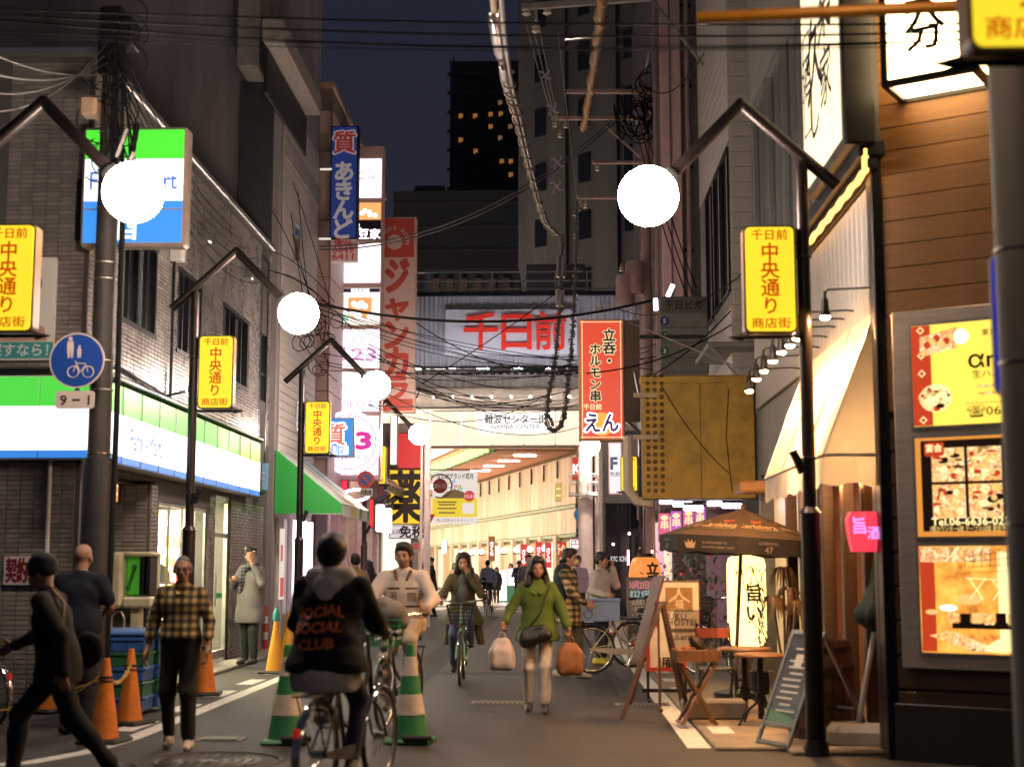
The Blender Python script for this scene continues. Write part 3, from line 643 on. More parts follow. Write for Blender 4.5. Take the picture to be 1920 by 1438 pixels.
for i in range(8): x_ = -5.6 + i * 1.3; q_ = part(MB().bb((x_, YA - 1.5, zA(704)), (x_ + .5, YA - 1.25, zA(701))).bar((x_ + .25, YA - 1.3, zA(702)), (x_ + .25, YA - .3, zA(698)), .04, .04), 'floodlight', ar, alu); part(MB().bb((x_ + .03, YA - 1.47, zA(701)), (x_ + .47, YA - 1.28, zA(701) + .02)), 'lens', q_, glow('gantry_lens', (.95, .92, 1), 75))
pass; part(MB().bb((-7.5, YA - .2, zr - .06), (8, YA + 2, zr + .1)), 'walkway', ar, alu_d)
cream = mat('arcade_cream', (.72, .62, .48), .4, var=.06)
part(MB().bb((-7.2, YA - .5, zA(770) + .02), (7, YA - .1, zA(728)), b=.05), 'lamp_shelf', ar, mat('shelf_white', (.6, .55, .55), .4))
for i in range(12): part(MB().ball((-6.2 + i * .75, YA - .9, zA(749)), .04, 10, 8), 'bulb', ar, glow('arc_spot', (1, .8, .6), 120)); part(MB().bar((-6.2 + i * .75, YA - .9, zA(746)), (-6.2 + i * .75, YA - .5, zA(748)), .03, .03), 'lamp_arm', ar, alu)
ps = [((-6.7 + i * 1.22, YA - .2, (zA(835) + zA(772)) / 2), (1.2, .16, zA(772) - zA(835)), None) for i in range(12)]
pieces('fascia_panel', ar, [glow('fascia_cream', (1, .84, .64), 1.0, .9)], ps)
part(MB().bb((-7.2, YA - .3, zA(835) - .12), (7.5, YA + .2, zA(835) - .02), b=.03), 'beam', ar, mat('beam_pink', (.6, .42, .36), .4))
# columns
for px, w_, yc_ in ((801, .17, 36.2), (790, .07, 36.6), (1098, .4, 39.4), (1120, .12, 39.8)):
    c = A(px, 950, yc_); part(MB().cyl((c.x, yc_, 0), (c.x, yc_, 4.75), w_ / 2, None, 16), 'column', ar, mat('column_white', (.7, .6, .56), .35), smooth=40)
c = A(1094, 950, 39.4); YP = 39.9; zP = lambda py: A(950, py, 39).z
m = MB()
for z in (zP(928), zP(925), zP(905), zP(890)): m.tube([(c.x - .39, YP - 1.1, z), (c.x + .36, YP - 1.1, z), (c.x + .36, YP - .1, z), (c.x - .39, YP - .1, z)], .018, 5, closed=True)
for dx in (-.39, -.14, .11, .36): m.cyl((c.x + dx, YP - 1.1, zP(928)), (c.x + dx, YP - 1.1, zP(890)), .015, n=5)
m.bb((c.x - .39, YP - 1.1, zP(930)), (c.x + .36, YP - .75, zP(927))); part(m, 'service_platform', ar, alu)
for px, py in ((953, 812), (942, 870)):
    c = A(px, py, YA + (0 if px == 953 else 14)); m = MB().ball(c, .13, 12, 8); part(m, 'pendant_lamp', ar, glow('pendant', (1, .85, 1), 10), smooth=True)
# sign boards on the arcade
x0, x1, z0, z1 = pxrect(835, 580, 1082, 665, YA - .1)
t = thing('arcade_sign', 'wide white sign board with three huge red characters on corrugated sheet', 'sign', ((x0 + x1) / 2, YA - .15, z0))
part(MB().bb((x0, YA - .16, z0), (x1, YA - .05, z1), b=.02), 'board', t, mat('board_white', (.6, .6, .65), .4, var=.05))
for ch, a_, b_ in (('千', 868, 935), ('日', 940, 998), ('前', 1002, 1064)):
    X0, X1 = xA(a_), xA(b_); m = MB(); 
    for j in range(3): m.text(ch, ((X0 + X1) / 2, YA - .17 - .03 * j, (z0 + z1) / 2), XF, (z1 - z0) * .8, 0, .016, (X1 - X0) * .95)
    part(m, 'red_character', t, mat('sign_red', (.62, .03, .02), .4, var=.03, em=.25, emc=(.8, .05, .03)))
x0, x1, z0, z1 = pxrect(898, 773, 1036, 809, YA - .4)
t = thing('arcade_sign', 'white name board in small grey characters over the arcade entrance', 'sign', ((x0 + x1) / 2, YA - .4, z0))
part(MB().bb((x0, YA - .42, z0), (x1, YA - .3, z1)), 'board', t, glow('namba_face', (1, .96, .92), 1.3, .5)); gp = mat('print_grey', (.2, .18, .17), .5, var=0)
part(MB().text('難波センター街', ((x0 + x1) / 2, YA - .42, z0 + (z1 - z0) * .64), XF, .36, 0, .015, (x1 - x0) * .84).text('NAMBA CENTER', ((x0 + x1) / 2, YA - .42, z0 + (z1 - z0) * .25), XF, .22, 0, 0, (x1 - x0) * .66), 'lettering', t, gp)
# interior of the arcade, bending away
D = V((-.25, 1, 0)).normalized(); Nn = V((D.y, -D.x, 0)); P0 = V((.75, 57.5, 0))
def AP(s, a, z): p = P0 + D * s - Nn * a; return V((p.x, p.y, z))
bw = thing('arcade_wall_building', 'long beige building of upright panels lining the bending arcade', 'building', AP(20, -1, 0))
panel_b = [mat('panel_beige_%d' % i, c, .5, var=.1, vs=1) for i, c in enumerate([(.66, .55, .4), (.72, .61, .47), (.6, .49, .34)])]
Rz = Matrix.Rotation(math.atan2(-D.x, D.y), 3, 'Z')
m = MB(); 
c = AP(33, -.35, 3.1); m.box(c, (.4, 66, 6.4), Rz); part(m, 'wall', bw, mat('panel_joint', (.25, .18, .1), .7))
ps = []
for i in range(80):
    s = .5 + i * .8
    ps.append((AP(s, -.12, 4.95), (.06, .76, 1.95), Rz)); ps.append((AP(s, -.12, 3.3), (.06, .76, 1.0), Rz))
pieces('panel', bw, panel_b, ps, rnd=random.Random(2))
for z in (3.88, 2.72): part(MB().box(AP(33, -.1, z), (.12, 66, .12), Rz), 'ledge', bw, mat('ledge_green', (.3, .42, .3), .5))
for i in range(14): part(MB().box(AP(3 + i * 2.4, -.04, 5.5), (.06, .12, .7), Rz), 'slot', bw, alu_d)
for i in range(12): part(MB().box(AP(1.6 + i * 2.8, -.1, 1.35), (.1, 1.9, 2.3), Rz, .02), 'shop_window', bw, glow('shopwin_%d' % (i % 4), [(1, .75, .4), (1, .85, .6), (.9, .5, .25), (1, .9, .75)][i % 4], [.55, .85, .35, .6][i % 4]))
for i in range(12): part(MB().box(AP(3.0 + i * 2.8, -.02, 1.4), (.2, .5, 2.7), Rz), 'pier', bw, panel_b[i % 3])
for i in range(8):
    t = thing('wall_lamp', 'small round wall lamp between shop fronts in the arcade, %s' % ['beside the first shop window', 'by the red banner', 'above the kiosk screens', 'beyond the blue jacket', 'behind the walking girl', 'near the beige pier', 'by the far shop', 'at the far end'][i], 'wall lamp', AP(4.4 + i * 2.8, .15, 2.25), group='round wall lamps in the arcade')
    part(MB().ball((0, 0, 0), .13, 12, 8), 'globe', t, glow('arc_globe', (1, .8, .75), 7), False, True); part(MB().box((0, 0, -.18), (.3, .1, .05)), 'bracket', t, black, False)
# ceiling: pale soffit with lamellae, pleated green side, fins, bright vault
ce = thing('arcade_roof', 'lit arcade ceiling with pink lamellae and green pleated side', 'roof', AP(20, 2, 6))
part(MB().box(AP(33, 1.55, 6.18), (3.2, 66, .1), Rz), 'soffit', ce, mat('soffit_pink', (.68, .36, .26), .4))
ps = [(AP(.4 + i * .42, 1.55, 6.07), (3.1, .14, .1), Rz) for i in range(150)]; pieces('lamella', ce, [mat('lamella_pink', (.75, .42, .3), .35), mat('lamella_pink_b', (.7, .36, .26), .35)], ps)
for i in range(16): part(MB().box(AP(2 + i * 3.2, 1.55, 6.0), (.9, .12, .04), Rz), 'strip_light', ce, glow('strip_arc', (1, .78, .6), 60))
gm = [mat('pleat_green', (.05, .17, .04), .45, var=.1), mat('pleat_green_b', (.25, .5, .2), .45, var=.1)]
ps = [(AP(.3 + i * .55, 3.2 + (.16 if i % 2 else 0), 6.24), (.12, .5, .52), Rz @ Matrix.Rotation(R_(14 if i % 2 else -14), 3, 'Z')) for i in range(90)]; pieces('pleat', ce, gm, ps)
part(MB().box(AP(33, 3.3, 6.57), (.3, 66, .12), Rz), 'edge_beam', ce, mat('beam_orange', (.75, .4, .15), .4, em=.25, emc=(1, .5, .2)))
for i in range(60): 
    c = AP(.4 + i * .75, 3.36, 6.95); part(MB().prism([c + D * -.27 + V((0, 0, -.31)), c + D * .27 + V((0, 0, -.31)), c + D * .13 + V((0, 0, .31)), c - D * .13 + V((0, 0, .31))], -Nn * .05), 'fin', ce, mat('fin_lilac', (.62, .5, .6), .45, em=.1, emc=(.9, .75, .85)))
part(MB().box(AP(33, 3.62, 6.98), (.1, 66, .75), Rz), 'fin_backing', ce, mat('fin_back', (.42, .3, .26), .5))
part(MB().box(AP(33, 6.5, 7.45), (6, 66, .15), Rz), 'vault', ce, glow('vault_white', (1, .86, .72), 8, .6))
# far end and the other side of the arcade
o_ = thing('arcade_wall_building', 'pale lit shop front row on the far side of the arcade, beyond the banner', 'building', AP(30, 9, 0))
part(MB().box(AP(33, 8.7, 4), (.4, 66, 8), Rz), 'wall', o_, mat('far_cream', (.66, .52, .38), .5)); part(MB().box(AP(66, 4.5, 4), (9.5, .3, 8), Rz), 'end_wall', o_, mat('far_gold', (.62, .46, .28), .5))
for i in range(10): part(MB().box(AP(2 + i * 4, 8.45, 1.5), (.1, 3, 2.6), Rz), 'shop_window', o_, glow('farshop_%d' % (i % 2), [(1, .8, .55), (1, .6, .35)][i % 2], .9))
for i in range(4): part(MB().box(AP(65.8, 1.6 + i * 1.9, 1.4), (1.4, .1, 2.4), Rz), 'shop_window', o_, MATS['farshop_0'])
# ================================================================== high-rise blocks behind
tw = thing('tower_block', 'dark high-rise tower with a few small lit windows against the night sky', 'building', (-6, 185, 0))
YT = 185.; x0, x1, z0, z1 = pxrect(842, 115, 990, 1000, YT)
dk = mat('tower_dark', (.045, .042, .045), .8, var=.15, vs=.3)
part(MB().bb((x0, YT, 0), (x1 + 4, YT + 18, z1)), 'wall', tw, dk); m = MB()
for i in range(28): z = z1 - 2 - i * 2.6; m.bb((x0 - .35, YT - .3, z), (x1 + 4, YT - .02, z + .35))
for i in range(8): m.bb((x0 + i * 1.7, YT - .25, 0), (x0 + .2 + i * 1.7, YT - .03, z1))
part(m, 'balcony', tw, mat('balcony_dark', (.06, .056, .058), .8), kind='stuff'); lw = glow('lit_window', (1, .42, .1), .3)
for px, py in ((864, 217), (891, 217), (920, 214), (939, 213), (920, 237), (864, 262), (892, 283), (941, 302), (958, 327), (938, 192), (957, 237), (960, 192), (938, 258), (958, 302)):
    c = A(px, py, YT - .35); dim = px in (938, 957)
    part(MB().bb((c.x - .27, YT - .33, c.z - .3), (c.x - .03, YT - .05, c.z + .25)).bb((c.x + .03, YT - .33, c.z - .2), (c.x + .25, YT - .05, c.z + .25)), 'window', tw, glow('lit_window_dim', (.35, .2, .1), .5) if dim else lw)
part(MB().cyl((x0 + .4, YT + 1, z1), (x0 + .4, YT + 1, z1 + 1), .1), 'mast', tw, dk)
tb = thing('tower_block', 'long unlit low-rise block in front of the tower', 'building', (-12, 150, 0)); YT2 = 140.; x0, x1, z0, z1 = pxrect(735, 358, 850, 900, YT2)
part(MB().bb((x0, YT2, 0), (x1 + 12, YT2 + 12, z1)), 'wall', tb, dk); part(MB().bb((x0 + 2, YT2 + 1, z1), (x0 + 5, YT2 + 4, z1 + .8)), 'plant_room', tb, dk)
m = MB(); [m.bb((x0, YT2 - .2, z1 - 1.5 - 2.4 * i), (x1 + 12, YT2 - .02, z1 - 1.2 - 2.4 * i)) for i in range(12)]; part(m, 'ledge', tb, MATS['balcony_dark'])
# grey slab behind the wires
ap = thing('apartment_slab', 'tall unlit grey apartment slab behind the tangle of wires', 'building', (6, 75, 0))
Rz2 = Matrix.Rotation(R_(33), 3, 'Z'); q0 = A(972, 500, 78); dvec = Rz2 @ V((1, 0, 0)); dvec = V((math.cos(R_(-38)), math.sin(R_(-38)), 0)); nv = V((dvec.y, -dvec.x, 0)); Rz2 = Matrix.Rotation(R_(-38), 3, 'Z')
part(MB().box(q0 + dvec * 10 - nv * 5 + V((0, 0, 20 - q0.z)), (20, 10, 42), Rz2), 'wall', ap, mat('slab_grey', (.1, .09, .085), .85, var=.3, vs=.6, stretch=(1, 1, .2)))
fz = mat('slab_band', (.1, .092, .085), .85)
for k in range(7):
    z = 13 + k * 3.1
    for i in range(4):
        c = q0 + dvec * (1.6 + i * 3.0); c.z = z; part(MB().box(c + nv * .03 + V((0, 0, .3)), (.75, .1, 1.5), Rz2), 'window', ap, pane_d)
for i in range(3): c = q0 + dvec * (3.2 + i * 3.4); c.z = 24; part(MB().box(c + nv * .12, (.6, .3, 26), Rz2), 'pilaster', ap, fz)
# rooftop clutter and the plant behind the arcade's railing
cl = thing('rooftop_shed', 'dark shed and ducts on the roof behind the arcade railing', 'shed', (-3, 62, 11))
m = MB(); m.bb((-5.5, 60, 9), (-1.5, 64, 14)); m.bb((-1.5, 60.5, 9), (2, 64, 12.8)); m.bb((-1.2, 60, 12.8), (1.3, 63, 14.2)); part(m, 'body', cl, dk); m = MB()
for i in range(6): m.bb((-5.2 + i * .6, 59.9, 11.3), (-4.9 + i * .6, 60, 13.6))
part(m, 'rack', cl, mat('rust_frame', (.1, .06, .05), .7))
# ================================================================== RIGHT-HAND BUILDINGS
warmwood = [mat('wood_plank_%d' % i, c, .45, var=.22, vs=3, stretch=(1, 1, 12), bump=.15) for i, c in enumerate([(.19, .088, .025), (.205, .094, .028), (.175, .08, .022)])]
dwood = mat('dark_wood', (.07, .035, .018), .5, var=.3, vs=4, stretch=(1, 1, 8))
XRF = 2.66; c0 = V((XRF, 11.78, 0)); uu = V((.857, -.516, 0)).normalized(); nn = V((uu.y, -uu.x, 0)); WF = (uu, V((0, 0, 1)))
def WP(px, py, off=0):
    d = ray(px, py); P = c0 + nn * off; o = V((0, 0, CAMZ)); return o + d * ((P - o).dot(nn) / d.dot(nn))
r1 = thing('izakaya_building', 'wood clad corner restaurant with a white awning and glowing posters', 'building', (4, 15, 0))
cw = mat('grey_cladding', (.3, .28, .25), .55, .2, var=.12)
RwM = Matrix((uu, -nn, V((0, 0, 1)))).transposed()
m = MB(); m.bb((XRF + .06, 11.9, 2.7), (XRF + .35, 19.4, 14)); m.bb((XRF + .06, 19.2, 0), (9, 19.4, 14)); m.bb((XRF + .9, 12.4, 0), (XRF + 1.1, 19.2, 2.8)); m.bb((XRF + .3, 12.0, 2.55), (XRF + 1.1, 19.2, 2.7))
part(m, 'wall', r1, mat('r1_wall', (.2, .19, .18), .7))
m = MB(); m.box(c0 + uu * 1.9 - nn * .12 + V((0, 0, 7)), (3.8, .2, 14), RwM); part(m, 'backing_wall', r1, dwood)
zb = [WP(1652, y).z for y in (595, 551, 506, 461, 419, 375, 330, 287, 245, 202)]; sp = (zb[-1] - zb[0]) / 9
ps = []; z = zb[0] - 4 * sp
k0 = -4
while z < 8.5:
    ps.append((c0 + uu * 1.9 + V((0, 0, z + sp / 2)) + nn * .015, (3.76, .022, sp - .005), RwM)); z += sp
pieces('plank', r1, warmwood, ps, rnd=random.Random(4))
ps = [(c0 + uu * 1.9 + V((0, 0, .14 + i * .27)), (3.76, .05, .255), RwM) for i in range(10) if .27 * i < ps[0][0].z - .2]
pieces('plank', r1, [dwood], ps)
part(MB().bb((XRF - .04, 11.72, 0), (XRF + .06, 11.9, 13), b=.01), 'corner_trim', r1, black)
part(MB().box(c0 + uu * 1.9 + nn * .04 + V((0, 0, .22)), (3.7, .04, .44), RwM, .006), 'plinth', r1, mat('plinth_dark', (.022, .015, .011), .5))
# upper storey on the street side: windows, grey standing seam cladding
ps = [((XRF + .03, 12.02 + i * .2, 4.15), (.05, .185, 1.15), None) for i in range(36)]; pieces('cladding_panel', r1, [cw], ps)
ps = [((XRF + .03, 12.02 + i * .2, 10.5), (.05, .185, 5.4), None) for i in range(36)]; pieces('cladding_panel', r1, [cw], ps)
ug = [pane_d, pane_c]
for y in (14.6, 15.75, 16.9, 18.2): window(r1, (XRF, y, 6.3), XR, 1.05, 2.6, alu, ug, 2, 1, .08, .05)
part(MB().bb((XRF, 12.0, 4.75), (XRF + .06, 19.3, 5.0)), 'band', r1, cw); part(MB().bb((XRF, 14.0, 7.62), (XRF + .06, 19.3, 7.8)), 'band', r1, cw)
# light strip and dark rail under the big street-side sign
part(MB().bb((XRF - .16, 11.6, 4.86), (XRF + .06, 15.4, 5.0), b=.01), 'rail', r1, alu_d)
t = thing('light_strip', 'sloping line of warm rope light under the tall white sign', 'light', (XRF - .1, 13.2, 4.75))
pts = [(XRF - .1, 11.62 + .12 * i, 4.74 + .012 * math.sin(i * 1.7)) for i in range(27)]
part(MB().tube([V((XRF - .1, 11.62, 4.92))] + pts, .028, 6), 'tube', t, glow('rope_light', (1, .42, .08), 4.5)); part(MB().bb((XRF - .09, 11.6, 4.76), (XRF + .0, 14.9, 4.84)), 'rail', t, black)
# tall white sign on the street side
YS0, YS1 = 11.62, 13.35
t = thing('wall_sign', 'tall glowing white sign with black characters along the upper street wall', 'sign', (XRF - .1, 12.5, 5)); part(MB().bb((XRF - .28, YS0 - .07, 4.95), (XRF - .02, YS1 + .04, 8.8), b=.02), 'case', t, black)
part(MB().bb((XRF - .29, YS0 + .02, 5.02), (XRF - .28, YS1, 8.75)), 'face', t, glow('sign_warm_white', (1, .8, .5), 1.5)); ink = mat('ink', (.012, .008, .01), .6, var=0)
m = MB(); xs_ = XRF - .29
m.text('酒', (xs_, 13.1, 6.05), XR, .42, 0, .01).text('久', (xs_, 12.7, 6.1), XR, .75, 0, .015).text('し', (xs_, 12.72, 5.6), XR, .5, 0, .01).text('楽', (xs_, 12.2, 6.4), XR, .6, 0, .01).text('家', (xs_, 12.2, 5.75), XR, .5, 0, .01); part(m, 'lettering', t, ink)
m = MB(); [m.bb((xs_ - .004, 12.95, z), (xs_, 13.27, z + .02)) for z in (5.5, 6.45)]; [m.bb((xs_ - .004, y, 5.5), (xs_, y + .02, 6.47)) for y in (12.94, 13.26)]; part(m, 'seal_border', t, ink)
# box sign hung on the wood wall
a = WP(1660, 160, .5); b = WP(1828, 128, .5); L = (b - a).dot(uu); zb_ = (a.z + b.z) / 2
t = thing('box_sign', 'white lightbox with brush characters hung high on the wood wall', 'sign', a)
cx_ = a + uu * (L / 2) - nn * .24; cx_.z = zb_ + .8; fm_ = MB()
for su in (-1, 1):
    for sn in (-1, 1): fm_.box(cx_ + uu * su * L / 2 + nn * sn * .24, (.05, .05, 1.6), RwM)
for sz in (-.8, .8):
    for sn in (-1, 1): fm_.box(cx_ + nn * sn * .24 + V((0, 0, sz)), (L + .05, .05, .05), RwM)
    for su in (-1, 1): fm_.box(cx_ + uu * su * L / 2 + V((0, 0, sz)), (.05, .5, .05), RwM)
part(fm_, 'frame', t, black); part(MB().box(cx_, (L, .47, 1.58), RwM), 'diffuser', t, glow('lightbox_warm', (1, .68, .34), 11))
c = cx_ + nn * .236 - uu * .02; part(MB().text('楽', c + V((0, 0, -.12)), WF, .3, 0, .015).text('分', c + V((0, 0, -.42)), WF, .3, 0, .02).text('多', c + V((0, 0, .2)), WF, .3, 0, .015), 'lettering', t, ink)
# printed photographs: mottled warm tones, flat print on the lit posters
def photo_print(n, cols, s1, s2, es):
    a = glow(n, (1, 1, 1), es, .03); t = a.node_tree; p = t.nodes['Principled BSDF']; tc = t.nodes.new('ShaderNodeTexCoord'); v = t.nodes.new('ShaderNodeTexVoronoi'); v.inputs['Scale'].default_value = s1; z = t.nodes.new('ShaderNodeTexNoise'); z.inputs['Scale'].default_value = s2; z.inputs['Detail'].default_value = 8; z.inputs['Roughness'].default_value = .7
    t.links.new(tc.outputs['Object'], z.inputs['Vector']); mx = t.nodes.new('ShaderNodeMixRGB'); mx.inputs[0].default_value = .15; t.links.new(tc.outputs['Object'], mx.inputs[1]); t.links.new(z.outputs['Color'], mx.inputs[2]); t.links.new(mx.outputs[0], v.inputs['Vector'])
    m1 = t.nodes.new('ShaderNodeMath'); m1.operation = 'MULTIPLY_ADD'; m1.inputs[1].default_value = .75; t.links.new(z.outputs[0], m1.inputs[0]); m2 = t.nodes.new('ShaderNodeMath'); m2.operation = 'MULTIPLY'; m2.inputs[1].default_value = s1 * .035; t.links.new(v.outputs['Distance'], m2.inputs[0]); t.links.new(m2.outputs[0], m1.inputs[2])
    r = t.nodes.new('ShaderNodeValToRGB'); e = r.color_ramp.elements
    for i, c_ in enumerate(cols):
        x = .3 + .5 * i / (len(cols) - 1); q = e[i] if i < 2 else e.new(x); q.position = x; q.color = c_ + (1,)
    t.links.new(m1.outputs[0], r.inputs[0]); t.links.new(r.outputs[0], p.inputs['Emission Color']); return a
FOODP = photo_print('print_food', [(.25, .03, .01), (.8, .3, .05), (1, .62, .2), (.5, .1, .02), (1, .8, .4), (.3, .12, .02)], 14, 22, 1.5)
ROOMP = photo_print('print_room', [(.35, .09, .01), (.85, .35, .05), (1, .55, .1), (1, .72, .25), (1, .85, .45)], 3, 5, 1.5)
# poster case: steel frame and three lit faces
a = WP(1683, 1250, .08); zc0, zc1 = WP(1690, 1252, .08).z, WP(1690, 585, .08).z
t = thing('poster_case', 'steel framed case of three lit menu posters on the wood wall', 'sign', V((a.x, a.y, 0)))
sU = (WP(1682, 900, .06) - c0).dot(uu); eU = sU + 1.55
def WQ(u, z, off): p = c0 + uu * u + nn * off; p.z = z; return p
m = MB(); m.box(WQ((sU + eU) / 2, (zc0 + zc1) / 2, .05), (eU - sU, .06, zc1 - zc0), RwM, .008); part(m, 'case', t, mat('case_steel', (.6, .52, .42), .38, .65, var=.15, vs=3, stretch=(1, 1, 9)))
f1 = [WP(1714, 800, .1), WP(1714, 612, .1)]; f2 = [WP(1719, 1006, .1), WP(1719, 822, .1)]; f3 = [WP(1722, 1222, .1), WP(1722, 1024, .1)]
u0 = (f1[0] - c0).dot(uu); u1 = eU - .1
for k, f in enumerate((f1, f2, f3)):
    zc = (f[0].z + f[1].z) / 2; hz = f[1].z - f[0].z; wu = u1 - u0; uc = (u0 + u1) / 2
    C_ = WQ(uc, zc, .08)
    fr = MB().slab(C_, WF, wu + .05, hz + .05, .012); pf = part(fr, 'poster_frame', t, alu)
    face = part(MB().slab(C_ + nn * .0135, WF, wu, hz, .004), 'face', pf, [glow('post_yellow', (1, .7, .09), 1.35), glow('post_orange', (.95, .36, .06), .85), ROOMP][k])
    O = C_ + nn * .019
    def at(fx, fy): return O + uu * ((fx - .5) * wu) + V((0, 0, (fy - .5) * hz))
    m = MB(); rr = random.Random(k)
    red, dark, food, food2, cream_, wht = 0, 1, 2, 3, 4, 5
    mats_ = [glow('pr_red', (.75, .07, .02), .75), glow('pr_dark', (.03, .012, .006), .25), FOODP, glow('pr_food2', (.95, .62, .2), 1.0), glow('pr_cream', (1, .8, .36), 1.45), glow('pr_hot', (1, .92, .7), 1.9)]
    def dish(fx, fy, r, n=26, base=cream_):
        if base is not None: m.disk(at(fx, fy), WF, r, .002, 20, base, r * .85)
        for i in range(n):
            a_ = rr.uniform(0, 6.3); q = r * .85 * math.sqrt(rr.random()); m.disk(at(fx, fy) + uu * q * math.cos(a_) + V((0, 0, q * .8 * math.sin(a_))) + nn * (.0025 + i * .0003), WF, r * rr.uniform(.1, .28), .0006, 8, rr.choice([red, food, food2, food2, dark, cream_]), r * rr.uniform(.06, .2))
    if k == 0:
        m.rect(at(.06, .5), WF, wu * .12, hz * .995, red, .002)
        for fy in (.06, .3, .52, .7, .95): m.rect(at(.06, fy), (WF[0] * .7 + WF[1] * .7, WF[1] * .7 - WF[0] * .7), .045, .045, cream_, .003); m.rect(at(.06, fy), (WF[0] * .7 + WF[1] * .7, WF[1] * .7 - WF[0] * .7), .03, .03, red, .0036)
        m.rect(at(.17, .82), (uu * .97 + V((0, 0, .2)), V((0, 0, 1))), wu * .24, hz * .2, food, .004); [m.disk(at(.1 + .03 * i, .8 + .03 * (i % 3)), WF, .03, .006, 8, food2 if i % 2 else red) for i in range(6)]
        dish(.14, .27, .13, 34)
        m.disk(at(.31, .86), WF, .06, .004, 14, wht)
        m.text('αmigo', at(.56, .63), WF, .17, dark, .02, wu * .42); m.text('生ハム＆パエリア', at(.6, .48), WF, .06, dark, .01, wu * .46); m.text('東京ワインバル', at(.6, .88), WF, .055, dark, .01); m.text('アミーゴ', at(.58, .78), WF, .055, dark, .01)
        m.text('☎06-6636-0230', at(.64, .12), WF, .085, dark, .01, wu * .62); m.rect(at(.62, .2), WF, wu * .6, .004, dark, .003)
        [m.rect(at(.6, .36 - .07 * i), WF, wu * .4, .018, food, .003) for i in range(2)]
    elif k == 1:
        m.rect(at(.5, .51), WF, wu * .93, hz * .92, dark, .002)
        for i in range(2):
            for j in range(2):
                m.rect(at(.2 + .22 * i, .72 - .37 * j), WF, wu * .2, hz * .34, food, .003)
                for q in range(30): m.disk(at(.2 + .22 * i + rr.uniform(-.08, .08), .72 - .37 * j + rr.uniform(-.14, .14)) + nn * (.004 + q * .0002), WF, rr.uniform(.012, .045), .0006, 8, rr.choice([red, food, food2, food2, cream_, dark]), rr.uniform(.008, .03))
        m.slab(at(.12, .88), WF, wu * .12, hz * .14, .012, .015, red); m.text('宴会', at(.12, .89), WF, .06, cream_, .02, off=.013)
        m.text('Tel.06-6636-0230', at(.34, .15), WF, .075, cream_, .02, wu * .5); m.text('1階カウンター6席 テーブル20席 宴会予約受付中!', at(.36, .075), WF, .045, food2, .01, wu * .56)
        m.text('久', at(.68, .76), WF, .2, cream_, .0); m.text('海鮮料理', at(.7, .4), WF, .04, cream_, 0, vert=True); m.text('酒肴一品', at(.76, .4), WF, .04, cream_, 0, vert=True); dish(.82, .2, .1, 30, None); dish(.86, .45, .09, 24, None)
    else:
        m.rect(at(.22, .92), WF, wu * .42, hz * .14, food, .002); m.rect(at(.05, .5), WF, wu * .09, hz * .98, red, .002)
        for i in range(4): m.bar(at(.3, .9 - .05 * i), at(.55, .95 - .06 * i), .004, .012, tuple(nn), dark)
        for i in range(7): m.bar(at(.28 + .05 * i, .8), at(.28 + .05 * i, .97), .004, .01, tuple(nn), dark)
        for q in [((.3, .7), (.38, .5)), ((.4, .7), (.3, .5)), ((.44, .68), (.52, .5)), ((.52, .68), (.44, .5)), ((.28, .7), (.56, .68))]: m.bar(at(*q[0]), at(*q[1]), .006, .012, tuple(nn), cream_)
        m.rect(at(.72, .5), WF, wu * .5, hz * .9, cream_, .002); m.disk(at(.3, .5), WF, .1, .003, 16, food2, .04); m.disk(at(.17, .42), WF, .07, .004, 16, wht, .025); m.disk(at(.07, .38), WF, .05, .004, 16, food2, .02)
        for i in range(6): m.rect(at(.2 + .07 * i, .33 - .01 * (i % 2)), WF, wu * .06, hz * .1, [food, dark, food2][i % 3], .0035)
        m.prism([at(.05, .16), at(.3, .02), at(.5, .02), at(.18, .21)], nn * .004, food); m.prism([at(.38, .06), at(.42, .02), at(.62, .02), at(.46, .14)], nn * .005, cream_); m.rect(at(.37, .26), WF, wu * .36, hz * .06, dark, .003)
        m.text('S', at(.82, .66), WF, .3, dark, .0, off=.004)
    part(m, 'print', face, mats_)
# awning of the restaurant
t = thing('awning', 'dirty white sloping canvas awning of the restaurant beside the lamp post', 'awning', (2.4, 13, 2.2))
aw = mat('awning_canvas', (.66, .56, .44), .6, var=.12, vs=3, bump=.15, bs=6); _n = aw.node_tree; _p = _n.nodes['Principled BSDF']; _t = _n.nodes.new('ShaderNodeBsdfTranslucent'); _t.inputs[0].default_value = (.7, .66, .58, 1); _x = _n.nodes.new('ShaderNodeMixShader'); _x.inputs[0].default_value = .33; _n.links.new(_p.outputs[0], _x.inputs[1]); _n.links.new(_t.outputs[0], _x.inputs[2]); _n.links.new(_x.outputs[0], _n.nodes['Material Output'].inputs[0]); ya, yb, xi, xo, zt, zb = 11.86, 15.2, XRF, 2.2, 3.62, 2.42
m = MB(); N = 26; vs = []
for i in range(N + 1):
    y = ya + (yb - ya) * i / N
    for j in range(7):
        f = j / 6; sg = -.05 * math.sin(math.pi * f) + .028 * math.sin(i * 1.35) * math.sin(math.pi * f * .9) * (.3 + f); vs.append((xi + (xo - xi) * f + .3 * sg, y, zt + (zb - zt) * f + sg))
m.add(vs, [(i * 7 + j, i * 7 + j + 1, (i + 1) * 7 + j + 1, (i + 1) * 7 + j) for i in range(N) for j in range(6)]); part(m, 'canvas', t, aw, smooth=True)
part(MB().poly([(xi, ya, zt), (xi, ya, zb), (xo, ya, zb)]), 'end_panel', t, aw); part(MB().poly([(xi, yb, zt), (xo, yb, zb), (xi, yb, zb)]), 'end_panel', t, aw)
m = MB(); vs = []
pts = [(xi, ya - .008), (xo, ya - .008)] + [(xo, ya + (yb - ya) * i / 16) for i in range(1, 17)]
